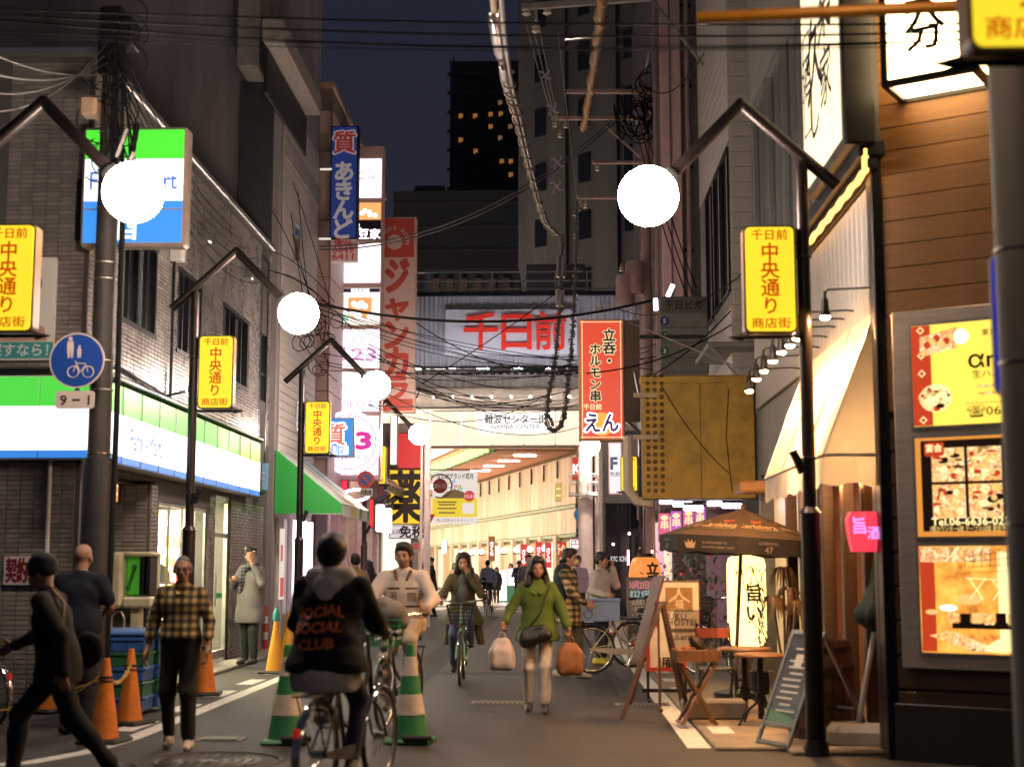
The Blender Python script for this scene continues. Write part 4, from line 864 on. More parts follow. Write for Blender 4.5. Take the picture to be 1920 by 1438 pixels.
pp = [V((xi + (xo - xi) * i / 5, ya - .008)) for i in range(6)] + [V((xo, ya + (yb - ya) * i / 20)) for i in range(1, 21)]
for i, p in enumerate(pp): vs += [(p.x, p.y, zb), (p.x + .01 * math.sin(i * 2), p.y + .008 * math.sin(i * 1.3), zb - .24 - .02 * math.sin(i * 1.9))]
m.add(vs, [(2 * i, 2 * i + 1, 2 * i + 3, 2 * i + 2) for i in range(len(pp) - 1)]); part(m, 'valance', t, aw)
m = MB(); m.tube([(xi, ya, zb), (xo, ya, zb), (xo, yb, zb), (xi, yb, zb)], .015); [m.cyl((xi, y, zt), (xo, y, zb), .012) for y in (ya + .02, 12.9, 14.1, yb - .02)]; part(m, 'frame', t, alu)
# spotlights on arms
ins = glow('spot_bulb', (1, .5, .18), 2200)
proto = None
for i, (px, py) in enumerate(((1547, 588), (1494, 628), (1481, 642), (1465, 655), (1449, 672), (1432, 690), (1418, 706), (1405, 728))):
    c = A(px, py, 11.9 if i == 0 else 12.75 + .42 * (i - 1)); 
    if proto is None:
        proto = t = thing('spotlight', 'x', 'spotlight', c, group='black spotlights on arms above the awning')
        part(MB().lathe((0, 0, -.03), [(.045, 0), (.05, .01), (.035, .06), (.03, .14), (.012, .17), (.01, .22)], 14), 'lamp_shade', t, black, False, 40); part(MB().ball((0, 0, -.028), (.04, .04, .022), 12, 6), 'bulb', t, ins, False, True)
        part(MB().tube([(0, 0, .15), (.02, 0, .2), (.45, 0, .22), (.6, 0, .2)], .009), 'arm', t, black, False)
    else: t = dup(proto, c)
    t['label'] = ['lone black spotlight on its own arm next to the wood wall', 'spotlight next to the yellow lamp sign, first in the row', 'second spotlight of the row under the yellow lamp sign', 'third spotlight of the row under the yellow lamp sign', 'fourth spotlight, middle of the row over the alley', 'fifth spotlight of the descending row', 'sixth spotlight, last but one of the descending row', 'lowest spotlight at the far end of the row'][i]
# restaurant ground floor seen under the awning
m = MB(); 
for y in (12.0, 12.5, 13.4, 14.4, 15.4, 16.6): m.bb((XRF - .02, y, 0), (XRF + .1, y + .12, 2.55), b=.01)
part(m, 'post', r1, dwood, kind='stuff'); part(MB().bb((XRF + .1, 11.95, 0), (XRF + .9, 12.05, 2.6)), 'side_wall', r1, mat('ochre_wall', (.4, .22, .08), .6))
part(MB().bb((XRF + .88, 12.3, 0), (XRF + .9, 19, 2.5)), 'inner_wall', r1, mat('inner_red', (.3, .1, .05), .6)); part(MB().bb((XRF + .2, 15.5, .4), (XRF + .24, 19, 2.4)), 'shop_window', r1, glow('door_warm', (1, .62, .25), .6))
ps = [((XRF + .15, 15.5 + i * .11, 1.55), (.03, .1, 1.8), None) for i in range(12)]; pieces('slat', r1, [mat('slat_pale', (.6, .48, .33), .6), mat('slat_tan', (.45, .3, .16), .6)], ps)
for i in range(2): part(MB().ball((XRF - .1, 12.5 + .9 * i, 2.3), .032, 10, 8).cyl((XRF - .1, 12.5 + .9 * i, 2.32), (XRF - .1, 12.5 + .9 * i, 2.55), .012), 'bulb', r1, glow('bulb_warm', (1, .54, .22), 700), smooth=True)
# red square lantern
c = A(1618, 995, 11.95)
t = thing('red_lantern', 'faceted red and violet lantern glowing under the awning corner', 'lantern', c)
m = MB(); n = 6
for k, (r, z) in enumerate(((.1, -.19), (.15, -.02), (.15, .12), (.12, .17))): pass
m.lathe((0, 0, 0), [(.11, -.17), (.14, -.02), (.15, .1), (.12, .155)], 6); part(m, 'shade', t, glow('lantern_red', (1, .06, .1), 1.0), False); m = MB(); m.lathe((0, 0, 0), [(.145, -.03), (.155, .06)], 6); 
part(MB().text('旨', (-.05, -.135, .04), XF, .13, 0, .02).text('酒', (.06, -.135, -.02), XF, .1, 0, .02), 'lettering', t, glow('lantern_lilac', (.8, .35, 1), 1.3), False); part(MB().cyl((0, 0, .155), (0, 0, .35), .01), 'cord', t, black, False)
# white sided house behind, alley between
r2 = thing('sided_house', 'white board sided house with a dark corner window above the alley', 'building', (5, 26, 0)); wsd = mat('white_board', (.55, .5, .45), .6, var=.1); X2 = 2.95
m = MB(); m.bb((X2, 23.6, 2.6), (X2 + .2, 28.6, 14)); m.bb((X2, 23.55, 0), (9, 23.75, 14)); m.bb((X2, 28.5, 0), (9, 28.6, 14)); m.bb((X2 + .5, 23.75, 0), (X2 + .6, 28.5, 2.6)); part(m, 'wall', r2, mat('r2_wall', (.25, .23, .21), .8))
ps = []
for j in range(38):
    z = 4.1 + j * .26
    for y0_, y1_ in ((23.62, 26.05), (26.07, 28.5)):
        if 5.9 < z < 8.7: continue
        ps.append(((X2 - .012, (y0_ + y1_) / 2, z), (.024, y1_ - y0_, .25), None))
    for x0_, x1_ in ((X2, X2 + .9), (X2 + .92, X2 + 2.0)): ps.append((((x0_ + x1_) / 2, 23.54, z), (x1_ - x0_, .024, .25), None))
pieces('siding_board', r2, [wsd], ps)
for y in (24.3, 25.5, 26.9): window(r2, (X2 - .02, y, 7.3), XR, 1.0, 2.5, alu_d, [pane_d, pane_c], 2, 1, .05, .05)
ps = [((X2 - .012, 26, 5.9 + .25 * i), (.02, 4.8, .24), None) for i in range(0)]
part(MB().bb((X2 - .5, 22.9, 5.0), (X2 + .3, 25.0, 5.08), b=.02).bar((X2 - .45, 23, 5.0), (X2 + .1, 23, 4.4), .04, .04), 'canopy', r2, mat('canopy_grey', (.3, .3, .28), .5))
m = MB(); m.bb((X2 + .2, 22.2, 2.2), (4.6, 22.4, 3.65)); part(m, 'annex_wall', r2, mat('annex_cream', (.5, .42, .33), .6)); pieces('siding_board', r2, [MATS['annex_cream']], [((X2 + .9, 22.19, 2.3 + .17 * i), (1.4, .02, .16), None) for i in range(8)])
c = A(1430, 917, 19.0); part(MB().bb((A(1385, 917, 19).x, 18.8, c.z - .04), (3.0, 19.5, c.z + .1), b=.02), 'small_canopy', r2, mat('canopy_orange_lit', (.55, .25, .08), .5));  # orange light on the small canopy is put into its colour
for i in range(3): part(MB().bb((X2 + .44, 24 + 1.5 * i, .1), (X2 + .5, 25.3 + 1.5 * i, 2.4)), 'shop_window', r2, glow('r2_shop_%d' % i, [(1, .45, .6), (1, .8, .6), (1, .4, .75)][i], .9))
# pink trimmed tall building with dark directory
r3 = thing('pink_trim_building', 'tall building with a pale pink corner pier behind the yellow panel sign', 'building', (4.5, 36, 0))
pp_ = mat('pier_pink', (.74, .48, .45), .5, var=.08); rg = mat('mauve_wall', (.2, .165, .17), .8)
m = MB(); m.bb((2.42, 30.05, 0), (9, 30.3, 17)); m.bb((2.3, 30.3, 2.8), (2.5, 41, 17)); m.bb((2.6, 30.3, 0), (2.7, 41, 2.8)); part(m, 'wall', r3, rg)
part(MB().bb((2.28, 29.9, 3.5), (2.72, 30.1, 17), b=.02), 'pier', r3, pp_); part(MB().bb((2.46, 29.87, 3.6), (2.5, 29.9, 17)), 'pier_joint', r3, rg)
part(MB().cyl((2.85, 29.9, 2), (2.85, 29.9, 16), .05), 'drain_pipe', r3, mat('pipe_pink', (.4, .28, .26), .4)); part(MB().cyl((2.2, 30.4, 2), (2.2, 30.4, 15), .05), 'drain_pipe', r3, MATS['pipe_pink'])
for k in range(7): part(MB().bb((2.3, 29.95, 4.5 + k * 1.8), (2.95, 30.02, 4.56 + k * 1.8)), 'pipe_clip', r3, alu_d)
for k in range(4):
    for i in range(4): window(r3, (2.28, 31.6 + i * 2.4, 4.9 + k * 2.7), XR, 1.4, 1.5, alu, [pane_d, pane_c], 2, 1, .04, .05)
for i in range(5): part(MB().bb((2.55, 30.6 + i * 2.05, .2), (2.58, 32.3 + i * 2.05, 2.6)), 'shop_window', r3, glow('r3_shop_%d' % (i % 3), [(1, .6, .6), (1, .8, .55), (.9, .4, .6)][i % 3], .9))
r4 = thing('dark_glass_shop', 'dark glass fronted shop before the arcade columns', 'building', (3, 47, 0)); YK = 44.
x0, x1, z0, z1 = pxrect(1137, 940, 1202, 1110, YK)
m = MB(); m.bb((x0 - .1, YK, z1 - .05), (7, YK + .3, 8.2)); m.bb((x1, YK, 0), (7, YK + .3, z1 - .05)); m.bb((x0 - .1, YK + .3, 0), (x0 + .1, 53, 8.2)); part(m, 'wall', r4, mat('r4_wall', (.35, .32, .31), .6))
part(MB().bb((x0, YK + .1, 0), (x1, YK + .16, z1 - .05)), 'glass_front', r4, mat('r4_glass', (.02, .022, .03), .08, spec=.7)); [part(MB().bb((x0 + (x1 - x0) * f - .03, YK + .04, 0), (x0 + (x1 - x0) * f + .03, YK + .1, z1 - .05)), 'mullion', r4, alu_d) for f in (0, .35, .7, 1)]
part(MB().text('KYO-ICHI', (A(1160, 1047, YK).x, YK + .09, A(1160, 1047, YK).z), XF, .2, 0, .01, .47), 'lettering', r4, glow('kyo_white', (.9, .9, .95), .8)); [part(MB().ball(A(px, py, YK - .1), .04, 8, 6), 'downlight', r4, glow('kyo_lamp', (1, .9, .8), 8)) for px, py in ((1150, 1020), (1180, 1000))]
# ================================================================== SIGNS
def box_sign(name, label, x0, y0, x1, y1, Y, d, fmat, cmat, cat='sign', edge=.03, group=None):
    X0, X1, Z0, Z1 = pxrect(x0, y0, x1, y1, Y); t = thing(name, label, cat, ((X0 + X1) / 2, Y + d / 2, Z0), group=group)
    part(MB().bb((X0, Y, Z0), (X1, Y + d, Z1), b=.015), 'case', t, cmat)
    if fmat: part(MB().bb((X0 + edge, Y - .008, Z0 + edge), (X1 - edge, Y, Z1 - edge)), 'face', t, fmat)
    return t, X0, X1, Z0, Z1
def P(x, y, Y): return A(x, y, Y)
# blue hanging pawnshop sign
Y = 30.4
t, X0, X1, Z0, Z1 = box_sign('hanging_sign', 'tall blue sign with a red first character and white brush characters', 619, 236, 671, 448, Y, .3, mat('sign_blue', (.03, .07, .33), .35, var=.08, em=.12, emc=(.05, .1, .6)), alu_d)
xc = (X0 + X1) / 2; H = (Z1 - Z0)
m = MB().text('質', (xc, Y - .008, P(645, 268, Y).z), XF, .5, 0, .07); 
for i, ch in enumerate('あきんど'): m.text(ch, (xc, Y - .008, P(645, 322 + i * 36, Y).z), XF, .43, 0, .045)
part(m, 'lettering', t, mat('sign_grey_white', (.62, .6, .62), .4, var=.05, em=.15)); part(MB().text('質', (xc, Y - .016, P(645, 268, Y).z), XF, .47, 0, .025), 'red_character', t, mat('sign_red_dull', (.5, .05, .05), .4, em=.15))
X0, X1, Z0, Z1 = pxrect(620, 450, 669, 490, Y); part(MB().bb((X0, Y, Z0), (X1, Y + .2, Z1)), 'phone_plate', t, mat('plate_pink', (.62, .45, .44), .5, em=.1))
part(MB().text('☎06', (xc, Y, P(645, 455, Y).z), XF, .16, 0, .03).text('6649', (xc, Y, P(645, 468, Y).z), XF, .18, 0, .03, .46).text('6411', (xc, Y, P(645, 481, Y).z), XF, .18, 0, .03, .46), 'lettering', t, MATS['sign_red_dull'])
for py in (300, 430): z = P(600, py, Y).z; part(MB().bb((-5.1, Y + .02, z - .19), (X0, Y + .28, z + .19)), 'bracket', t, mat('bracket_brown', (.17, .12, .11), .6)); part(MB().bb((-5.1, Y - .01, z - .23), (X0, Y + .03, z - .193)), 'tube', t, glow('bracket_glow', (1, .9, .75), .8))
# tenant tower
Y = 33.
t, X0, X1, Z0, Z1 = box_sign('tenant_sign', 'tall pink framed tower of lit tenant panels with numbers', 634, 274, 716, 900, Y, .4, None, mat('tower_pink', (.62, .43, .38), .45, var=.05)); xc = (X0 + X1) / 2; wd = (X1 - X0) - .1
PW = glow('tenant_white', (1, .92, 1), 2.0); pinkp = glow('tenant_pink', (.95, .45, .75), 1.0); jnk = random.Random(9)
def panel(y0, y1, mt, label=None):
    z0, z1 = P(675, y1, Y).z, P(675, y0, Y).z; return part(MB().bb((X0 + .05, Y - .02, z0), (X1 - .05, Y, z1)), 'tenant_panel', t, mt, label=label), (z0 + z1) / 2, z1 - z0
p, z, h = panel(299, 371, PW); part(MB().text('ビル', (xc + .12, Y - .02, z + .1), XF, .3, 0, .0, .45), 'lettering', p, glow('tenant_grey', (.35, .3, .5), .8))
p, z, h = panel(381, 412, glow('tenant_orange', (1, .45, .15), 1.1)); m = MB(); [m.disk((xc + jnk.uniform(-.3, .4), Y - .02, z + jnk.uniform(-.12, .08)), XF, .06, -.0 + .003 + i * .0005, 8) for i in range(9)]; part(m, 'print', p, PW)
p, z, h = panel(414, 450, mat('tenant_black', (.02, .015, .04), .3)); part(MB().text('れ', (xc - .1, Y - .02, z + .1), XF, .2, 0, .03).text('豆家', (xc + .2, Y - .02, z - .1), XF, .24, 0, .03), 'lettering', p, PW)
panel(457, 530, PW)
p, z, h = panel(541, 609, glow('tenant_cream', (1, .9, .8), 1.3)); m = MB(); m.rect((xc, Y - .02, z - .03), XF, .55, .48, 0, .003); m.rect((xc, Y - .02, z + h / 2 - .05), XF, wd, .09, 1, .004); [m.disk((xc + jnk.uniform(-.25, .3), Y - .02, z + jnk.uniform(-.25, .1)), XF, .07, .005 + i * .0005, 8, 2) for i in range(10)]; m.text('個室居酒屋', (xc, Y - .025, z + h / 2 - .05), XF, .08, 2, .02); m.disk((xc - .33, Y - .02, z - .28), XF, .07, .004, 10, 3, .1); part(m, 'print', p, [glow('tp_orange', (1, .42, .14), 1.0), glow('tp_navy', (.04, .03, .1), .4), PW, glow('tp_mint', (.4, .9, .7), .9)])
p, z, h = panel(618, 690, PW); part(MB().text('NAMBA', (xc, Y - .02, z + .22), XF, .17, 0, .01, wd * .75).text('123', (xc, Y - .02, z - .12), XF, .36, 0, .04, wd * .85), 'lettering', p, pinkp)
p, z, h = panel(697, 771, PW); part(MB().text('PACHINKO', (xc, Y - .02, z + .12), XF, .14, 0, .01, wd * .85).text('SLOT', (xc, Y - .02, z - .28), XF, .2, 0, .02, wd * .75), 'lettering', p, pinkp); panel(780, 890, PW)
# red and white karaoke sign
Y = 36.5
t, X0, X1, Z0, Z1 = box_sign('karaoke_sign', 'tall pale sign with huge red katakana letters and a red head panel', 716, 407, 779, 773, Y, .35, mat('karaoke_white', (.62, .47, .45), .5, var=.06), mat('karaoke_frame', (.6, .45, .35), .5)); xc = P(744, 600, Y).x; cr = mat('karaoke_red', (.5, .075, .055), .45, var=.06)
part(MB().bb((X0 + .03, Y - .02, P(744, 483, Y).z), (X1 - .05, Y - .008, Z1 - .05)), 'red_panel', t, cr); part(MB().bb((X0 + .03, Y - .02, Z0 + .04), (X1 - .05, Y - .008, P(744, 748, Y).z)), 'red_panel', t, cr)
m = MB(); ca = P(740, 452, Y)
for i, ch in enumerate('KARAOKE·ROOM'): a_ = R_(205 - i * 19.5); m.text(ch, (ca.x + .34 * math.cos(a_), Y - .02, ca.z + .34 * math.sin(a_)), XF, .13, 0, .03, rot=a_ - math.pi / 2)
m.disk((ca.x, Y - .02, ca.z - .04), XF, .2, .006, 24); part(m, 'lettering', t, MATS['karaoke_white'])
m = MB()
for ch, py, hh in (('ジ', 518, 66), ('ャ', 575, 50), ('ン', 628, 58), ('カ', 680, 58), ('ラ', 728, 50)): m.text(ch, (xc, Y - .008, P(744, py, Y).z), XF, hh * Y / 2700 * 1.02, 0, .05, .56)
part(m, 'lettering', t, cr)
# round pachinko sign + blue pawnshop box
Y = 32.; c = P(654, 829, Y); r = 61 * Y / 2700
t = thing('round_sign', 'big round white sign ringed with bulbs and a magenta number', 'sign', (c.x, Y + .15, c.z - r)); part(MB().disk((c.x, Y + .3, c.z), XF, r, .28, 48), 'case', t, glow('round_lilac', (.85, .6, .95), 1.0)); part(MB().disk((c.x, Y + .02, c.z), XF, r * .84, .012, 48), 'face', t, glow('round_white', (1, .94, 1), 1.7))
bm = MB()
for i in range(64): a_ = 2 * math.pi * i / 64; bm.box((c.x + r * .92 * math.cos(a_), Y + .014, c.z + r * .92 * math.sin(a_)), (r * .14, .012, .05), Matrix.Rotation(-a_, 3, 'Y'))
part(bm, 'bulb', t, PW, kind='stuff'); part(MB().ring((c.x, Y + .005, c.z), (0, 1, 0), r * .84, .012, 48, 5), 'rim', t, glow('round_purple', (.6, .3, .7), .8))
part(MB().text('123', (P(655, 825, Y).x - .06, Y + .005, P(686, 825, Y).z), XF, .46, 0, .06, 1.08), 'lettering', t, glow('magenta', (.85, .03, .4), .8)); part(MB().text('GROUP', (P(662, 858, Y).x, Y + .005, P(662, 858, Y).z), XF, .15, 0, .01, .7), 'lettering', t, MATS['tenant_grey'])
t, X0, X1, Z0, Z1 = box_sign('pawnshop_sign', 'blue lit pawnshop box with a salmon character beside the round white sign', 592, 783, 664, 857, 30.6, .2, glow('pawn_blue', (.05, .3, .85), .9), mat('pawn_case', (.6, .5, .55), .4)); xc = (X0 + X1) / 2; Y = 30.59
part(MB().text('質', (xc, Y - .002, P(630, 815, Y).z), XF, .46, 0, .09), 'lettering', t, PW); part(MB().text('質', (xc, Y - .012, P(630, 815, Y).z), XF, .44, 0, .03), 'red_character', t, glow('pawn_red', (.9, .25, .2), .8)); part(MB().bb((X0 + .13, Y - .012, Z0 + .05), (X1 - .12, Y - .002, Z0 + .24)), 'plate', t, PW); part(MB().text('買取', (xc, Y - .014, Z0 + .145), XF, .18, 0, .02, .42), 'lettering', t, MATS['pawn_blue'])
# drugstore signs
t, X0, X1, Z0, Z1 = box_sign('drugstore_sign', 'yellow lit sign with one huge black character over the drugstore', 729, 880, 793, 983, 41.0, .25, glow('drug_yellow', (1, .62, .02), .95), mat('drug_case', (.55, .45, .2), .5)); part(MB().text('薬', (P(761, 932, 41).x, 40.99, P(761, 932, 41).z), XF, 1.4, 0, .028, .88), 'lettering', t, mat('ink_soft', (.03, .02, .012), .5, var=0))
t, X0, X1, Z0, Z1 = box_sign('tax_free_sign', 'white strip sign in grey and black characters under the yellow drugstore sign', 729, 984, 793, 1010, 41.0, .2, glow('tax_white', (.85, .74, .78), .8), plaster_w); part(MB().text('TAX-FREE', (P(742, 997, 41).x, 40.99, P(742, 997, 41).z), XF, .16, 0, .01, .52).text('免税', (P(772, 997, 41).x, 40.99, P(772, 997, 41).z), XF, .32, 0, .04), 'lettering', t, MATS['ink_soft'])
t, X0, X1, Z0, Z1 = box_sign('red_sign', 'plain red lit wall sign above the yellow drugstore sign', 745, 811, 793, 879, 41.05, .2, glow('plain_red', (.75, .03, .035), .85), mat('red_case', (.4, .05, .05), .5))
t, X0, X1, Z0, Z1 = box_sign('vertical_lightbox', 'narrow glowing upright lightbox squeezed behind the far lamp globe', 731, 778, 745, 872, 40, .3, glow('vert_white', (1, .85, .75), 2.2), plaster_w)
# small eave + red neon + lantern lamps along the pink shopfronts
t = thing('shop_eave', 'small tiled eave over the shopfront beside the far yellow sign', 'canopy', (-4.4, 36, 3.4)); a = A(729, 838, 38); part(MB().prism([(-4.95, 36, 4.1), (-4.2, 36, 3.55), (-4.2, 40, 3.55), (-4.95, 40, 4.1)], (.02, 0, .06)), 'roof', t, mat('eave_pink', (.42, .3, .27), .5)); part(MB().bb((-4.3, 36, 3.4), (-4.22, 40, 3.54)), 'gutter', t, alu_d)
for i, (px, py, Y) in enumerate(((713, 970, 33.), (727, 975, 36.), (720, 965, 39.))):
    c = A(px, py, Y); t = thing('lantern_lamp', 'glowing upright wall lantern under a black hood, %s' % ['next to the pale awning edge', 'next to the yellow drugstore sign', 'half hidden between its two neighbours'][i], 'lamp', c, group='hooded wall lanterns')
    part(MB().bb((-.1, -.1, -.33), (.1, .1, .3), b=.03), 'shade', t, glow('lantern_white', (1, .8, .9), 1.8), False); part(MB().prism([(-.13, -.14, .36), (.17, -.14, .5), (.17, .14, .5), (-.13, .14, .36)], (0, 0, .05)).bb((-.12, -.12, .3), (.12, .12, .38)), 'hood', t, black, False)
for i, (x0, y0, x1, y1, Y) in enumerate(((637, 878, 652, 945, 33.2), (655, 872, 690, 900, 33.4), (692, 935, 701, 990, 35.2), (700, 900, 727, 960, 40))):
    t, *q = box_sign('neon_sign', ['narrow upright red neon panel above the awning', 'red glowing panel under the round white sign', 'thin red upright panel next to the hooded lanterns', 'dull red panel behind the far yellow lamp sign'][i], x0, y0, x1, y1, Y, .15, glow('neon_red_%d' % i, [(1, .03, .08), (1, .05, .05), (.9, .04, .04), (.35, .1, .08)][i], [1.1, 1.0, .8, .35][i]), black, edge=.01)
c = A(667, 928, 31.5); t = thing('neon_tube', 'glowing violet ring of neon above the far end of the awning', 'neon light', c); part(MB().ring((0, 0, 0), (0, -.5, 1), .3, .03, 30, 6), 'tube', t, glow('neon_violet', (1, .75, 1), 7), False, True)
# red standing-bar sign over the street
Y = 22.
t, X0, X1, Z0, Z1 = box_sign('bar_sign', 'tall orange red lit sign with black brush lettering hung over the street', 1085, 598, 1171, 826, Y, .24, glow('bar_red', (.78, .07, .03), .9), mat('bar_frame', (.5, .3, .12), .4)); xc = (X0 + X1) / 2
gd = glow('bar_cream', (1, .82, .45), .95); m = MB()
for x in (X0 + .05, X1 - .062): m.bb((x, Y - .016, Z0 + .03), (x + .012, Y - .008, Z1 - .03))
for z in (Z0 + .045, Z1 - .055): m.bb((X0 + .03, Y - .0165, z), (X1 - .03, Y - .0085, z + .012))
part(m, 'border', t, gd)
def outl(txt, px, py, s, step, bold=.035):
    m = MB()
    for i, ch in enumerate(txt): m.text(ch, (P(px, py, Y).x, Y - .01, P(px, py + step * i, Y).z), XF, s, 0, bold + .075)
    part(m, 'lettering_edge', t, gd); m = MB()
    for i, ch in enumerate(txt): m.text(ch, (P(px, py, Y).x, Y - .02, P(px, py + step * i, Y).z), XF, s, 0, bold)
    part(m, 'lettering', t, mat('ink_violet', (.03, .006, .04), .5, var=0))
outl('立呑・', 1142, 629, .185, 24); outl('ホルモン串', 1116, 655, .165, 22)
part(MB().text('千日前', (P(1111, 763, Y).x, Y - .01, P(1111, 763, Y).z), XF, .085, 0, .03), 'lettering', t, gd)
part(MB().disk((xc, Y - .01, P(1128, 795, Y).z), XF, .18, .004, 30), 'moon', t, glow('bar_orange', (1, .45, .05), .95)); Ys = Y
m = MB().text('えん', (xc, Y - .014, P(1128, 793, Y).z), XF, .3, 0, .1, .52); part(m, 'lettering_edge', t, PW); part(MB().text('えん', (xc, Y - .024, P(1128, 793, Y).z), XF, .29, 0, .03, .5), 'lettering', t, mat('ink_purple', (.05, .01, .16), .5, var=0, em=.1, emc=(.15, .02, .4)))
part(MB().bb((X1 + .005, Y + .02, Z0 + .3), (X1 + .24, Y + .2, Z1 - .02)), 'side_board', t, dwood); part(MB().tube([(X1, Y + .1, Z1), A(1395, 694, 20.5)], .012).tube([(X1, Y + .1, Z1), A(1197, 740, Y)], .012), 'stay_wire', t, alu); part(MB().bb((X1, Y + .08, Z0 + .1), (2.95, Y + .14, Z0 + .16)).bb((X1, Y + .08, Z1 - .3), (2.3, Y + .14, Z1 - .24)), 'bracket', t, alu_d)
# yellow perforated panel sign
Y = 20.4; ys = mat('rust_yellow', (.38, .235, .03), .55, var=.38, vs=2.6, bump=.3, bs=12); X0, X1, Z0, Z1 = pxrect(1204, 704, 1414, 936, Y)
t = thing('panel_sign', 'weathered unlit yellow sheet metal sign with a column of bolt holes', 'sign', ((X0 + X1) / 2, Y, Z0))
xm = P(1313, 800, Y).x
part(MB().slab(((X0 + xm) / 2 - .002, Y, (Z0 + Z1) / 2 - .05), XF, xm - X0 - .006, Z1 - Z0 - .13, .03), 'sheet', t, ys); part(MB().slab(((xm + X1) / 2 + .002, Y, (Z0 + Z1) / 2 - .05), XF, X1 - xm - .006, Z1 - Z0 - .13, .03), 'sheet', t, ys); part(MB().bb((X0 - .02, Y - .045, Z1 - .12), (X1 + .01, Y + .2, Z1), b=.02), 'top_cap', t, ys)
part(MB().bb((X0, Y, Z0), (X1, Y + .25, Z1 - .12)), 'body', t, mat('panel_back', (.12, .1, .07), .7)); part(MB().bb((X1, Y - .02, Z0), (X1 + .03, Y + .3, Z1 - .1)), 'side_board', t, alu_d)
bolt0 = MB().lathe((0, 0, 0), [(.032, 0), (.032, .012), (.02, .02)], 10, ax=(0, -1, 0)).mesh('bolt', [mat('bolt_dark', (.09, .06, .02), .6)])
for j in range(17):
    for i in range(3):
        o = bpy.data.objects.new('bolt', bolt0); COL.objects.link(o); o.parent = t; o.matrix_local = WM[t.name].inverted() @ Matrix.Translation((X0 + .08 + i * .1, Y - .03 - (.018 if j == 16 else 0), Z0 + .12 + j * .102))
for py in (742, 820): part(MB().bb((X0 - .12, Y - .07, P(1200, py, Y).z - .03), (X0 + .22, Y - .03, P(1200, py, Y).z + .03)), 'clamp', t, mat('clamp_tan', (.4, .3, .2), .5))
part(MB().tube([(X0 - .2, Y + .1, Z0 + .9), (X0 - .2, Y + .1, Z0 + .15), (X0 - .08, Y + .1, Z0 - .02), (X0 + .15, Y + .1, Z0 - .05)], .07, 8), 'duct', t, mat('duct_grey', (.45, .4, .33), .4), smooth=40); part(MB().tube(catenary((X0 + .25, Y - .04, Z1 - .1), (X1 - .35, Y - .04, Z0 + .35), .12), .006, 4).tube([(X1 - .35, Y - .035, Z1 - .2), (X1 - .4, Y - .04, Z0 + .9), (X1 - .33, Y - .04, Z0 + .1)], .006, 4), 'cable', t, wire_m)
# lit underside: lamps and pink banners
for i, (px, py) in enumerate(((1280, 945), (1300, 952), (1345, 944), (1372, 948), (1255, 940))):
    c = A(px, py, 20.9); t = thing('flood_lamp', ['white violet lamp glaring at the middle under the yellow panel', 'lower lamp glaring beside the pink banners', 'bright bar lamp right of the gap under the yellow panel'.replace('right of', 'past'), 'lamp at the alley end under the yellow panel', 'small lamp near the duct under the yellow panel'][i], 'lamp', c, group='lamps under the yellow panel sign'); part(MB().bb((-.14, -.05, -.035), (.14, .05, .035), b=.015), 'lens', t, glow('under_lamp', (1, .8, 1), 14), False); part(MB().bb((-.15, -.06, .036), (.15, .06, .08), b=.01), 'housing', t, alu_d, False)
for i, px in enumerate((1246, 1268, 1291, 1313)):
    X0, X1, Z0, Z1 = pxrect(px - 10, 962 - i * 4, px + 10, 1002 - i * 4, 22.5); t = thing('banner', '%s pink and violet bar banner behind the parasol' % ['first', 'second', 'third', 'fourth'][i], 'banner', ((X0 + X1) / 2, 22.5, Z0), group='small banners behind the parasol')
    part(MB().bb((X0, 22.5, Z0), (X1, 22.52, Z1)), 'cloth', t, glow('banner_%d' % (i % 2), [(.9, .12, .3), (.65, .12, .6)][i % 2], .75)); part(MB().text('串', ((X0 + X1) / 2, 22.5, Z0 + .15), XF, .13, 0, .03).disk(((X0 + X1) / 2, 22.5, Z1 - .07), XF, .06, .003, 12, 0, .04), 'lettering', t, gd); part(MB().cyl((X0, 22.51, Z1 + .01), (X1, 22.51, Z1 + .01), .012), 'rod', t, dwood)
# dark directory board
Y = 26.
t, X0, X1, Z0, Z1 = box_sign('directory_sign', 'unlit grey tenant directory with green number discs above the yellow panel', 1238, 556, 1328, 702, Y, .3, None, mat('dir_case', (.11, .105, .1), .6)); xc = (X0 + X1) / 2
m = MB().text('千日ビル', (xc, Y - .012, P(1280, 572, Y).z), XF, .17, 0, .02, (X1 - X0) * .8).text('タイヨーハウス 06-6631-', (xc, Y - .012, P(1280, 581, Y).z), XF, .06, 0, 0, (X1 - X0) * .8); part(m, 'lettering', t, ink)
for i in range(5): z1 = P(1280, 588 + i * 28, Y).z; part(MB().bb((X0 + .02, Y - .012, z1 - .24), (X1 - .02, Y, z1)), 'tenant_panel', t, mat('dir_panel', (.16, .155, .14), .5))
for i, n_ in enumerate('543'): c = P(1246, 602 + i * 28, Y); part(MB().disk((c.x, Y - .012, c.z), XF, .085, .004, 16, 0).text(n_, (c.x, Y - .017, c.z), XF, .11, 1, .02), 'number_disc', t, [mat('disc_%d' % i, [(.02, .03, .14), (.02, .1, .03), (.02, .1, .03)][i], .4), MATS['sign_grey_white']])
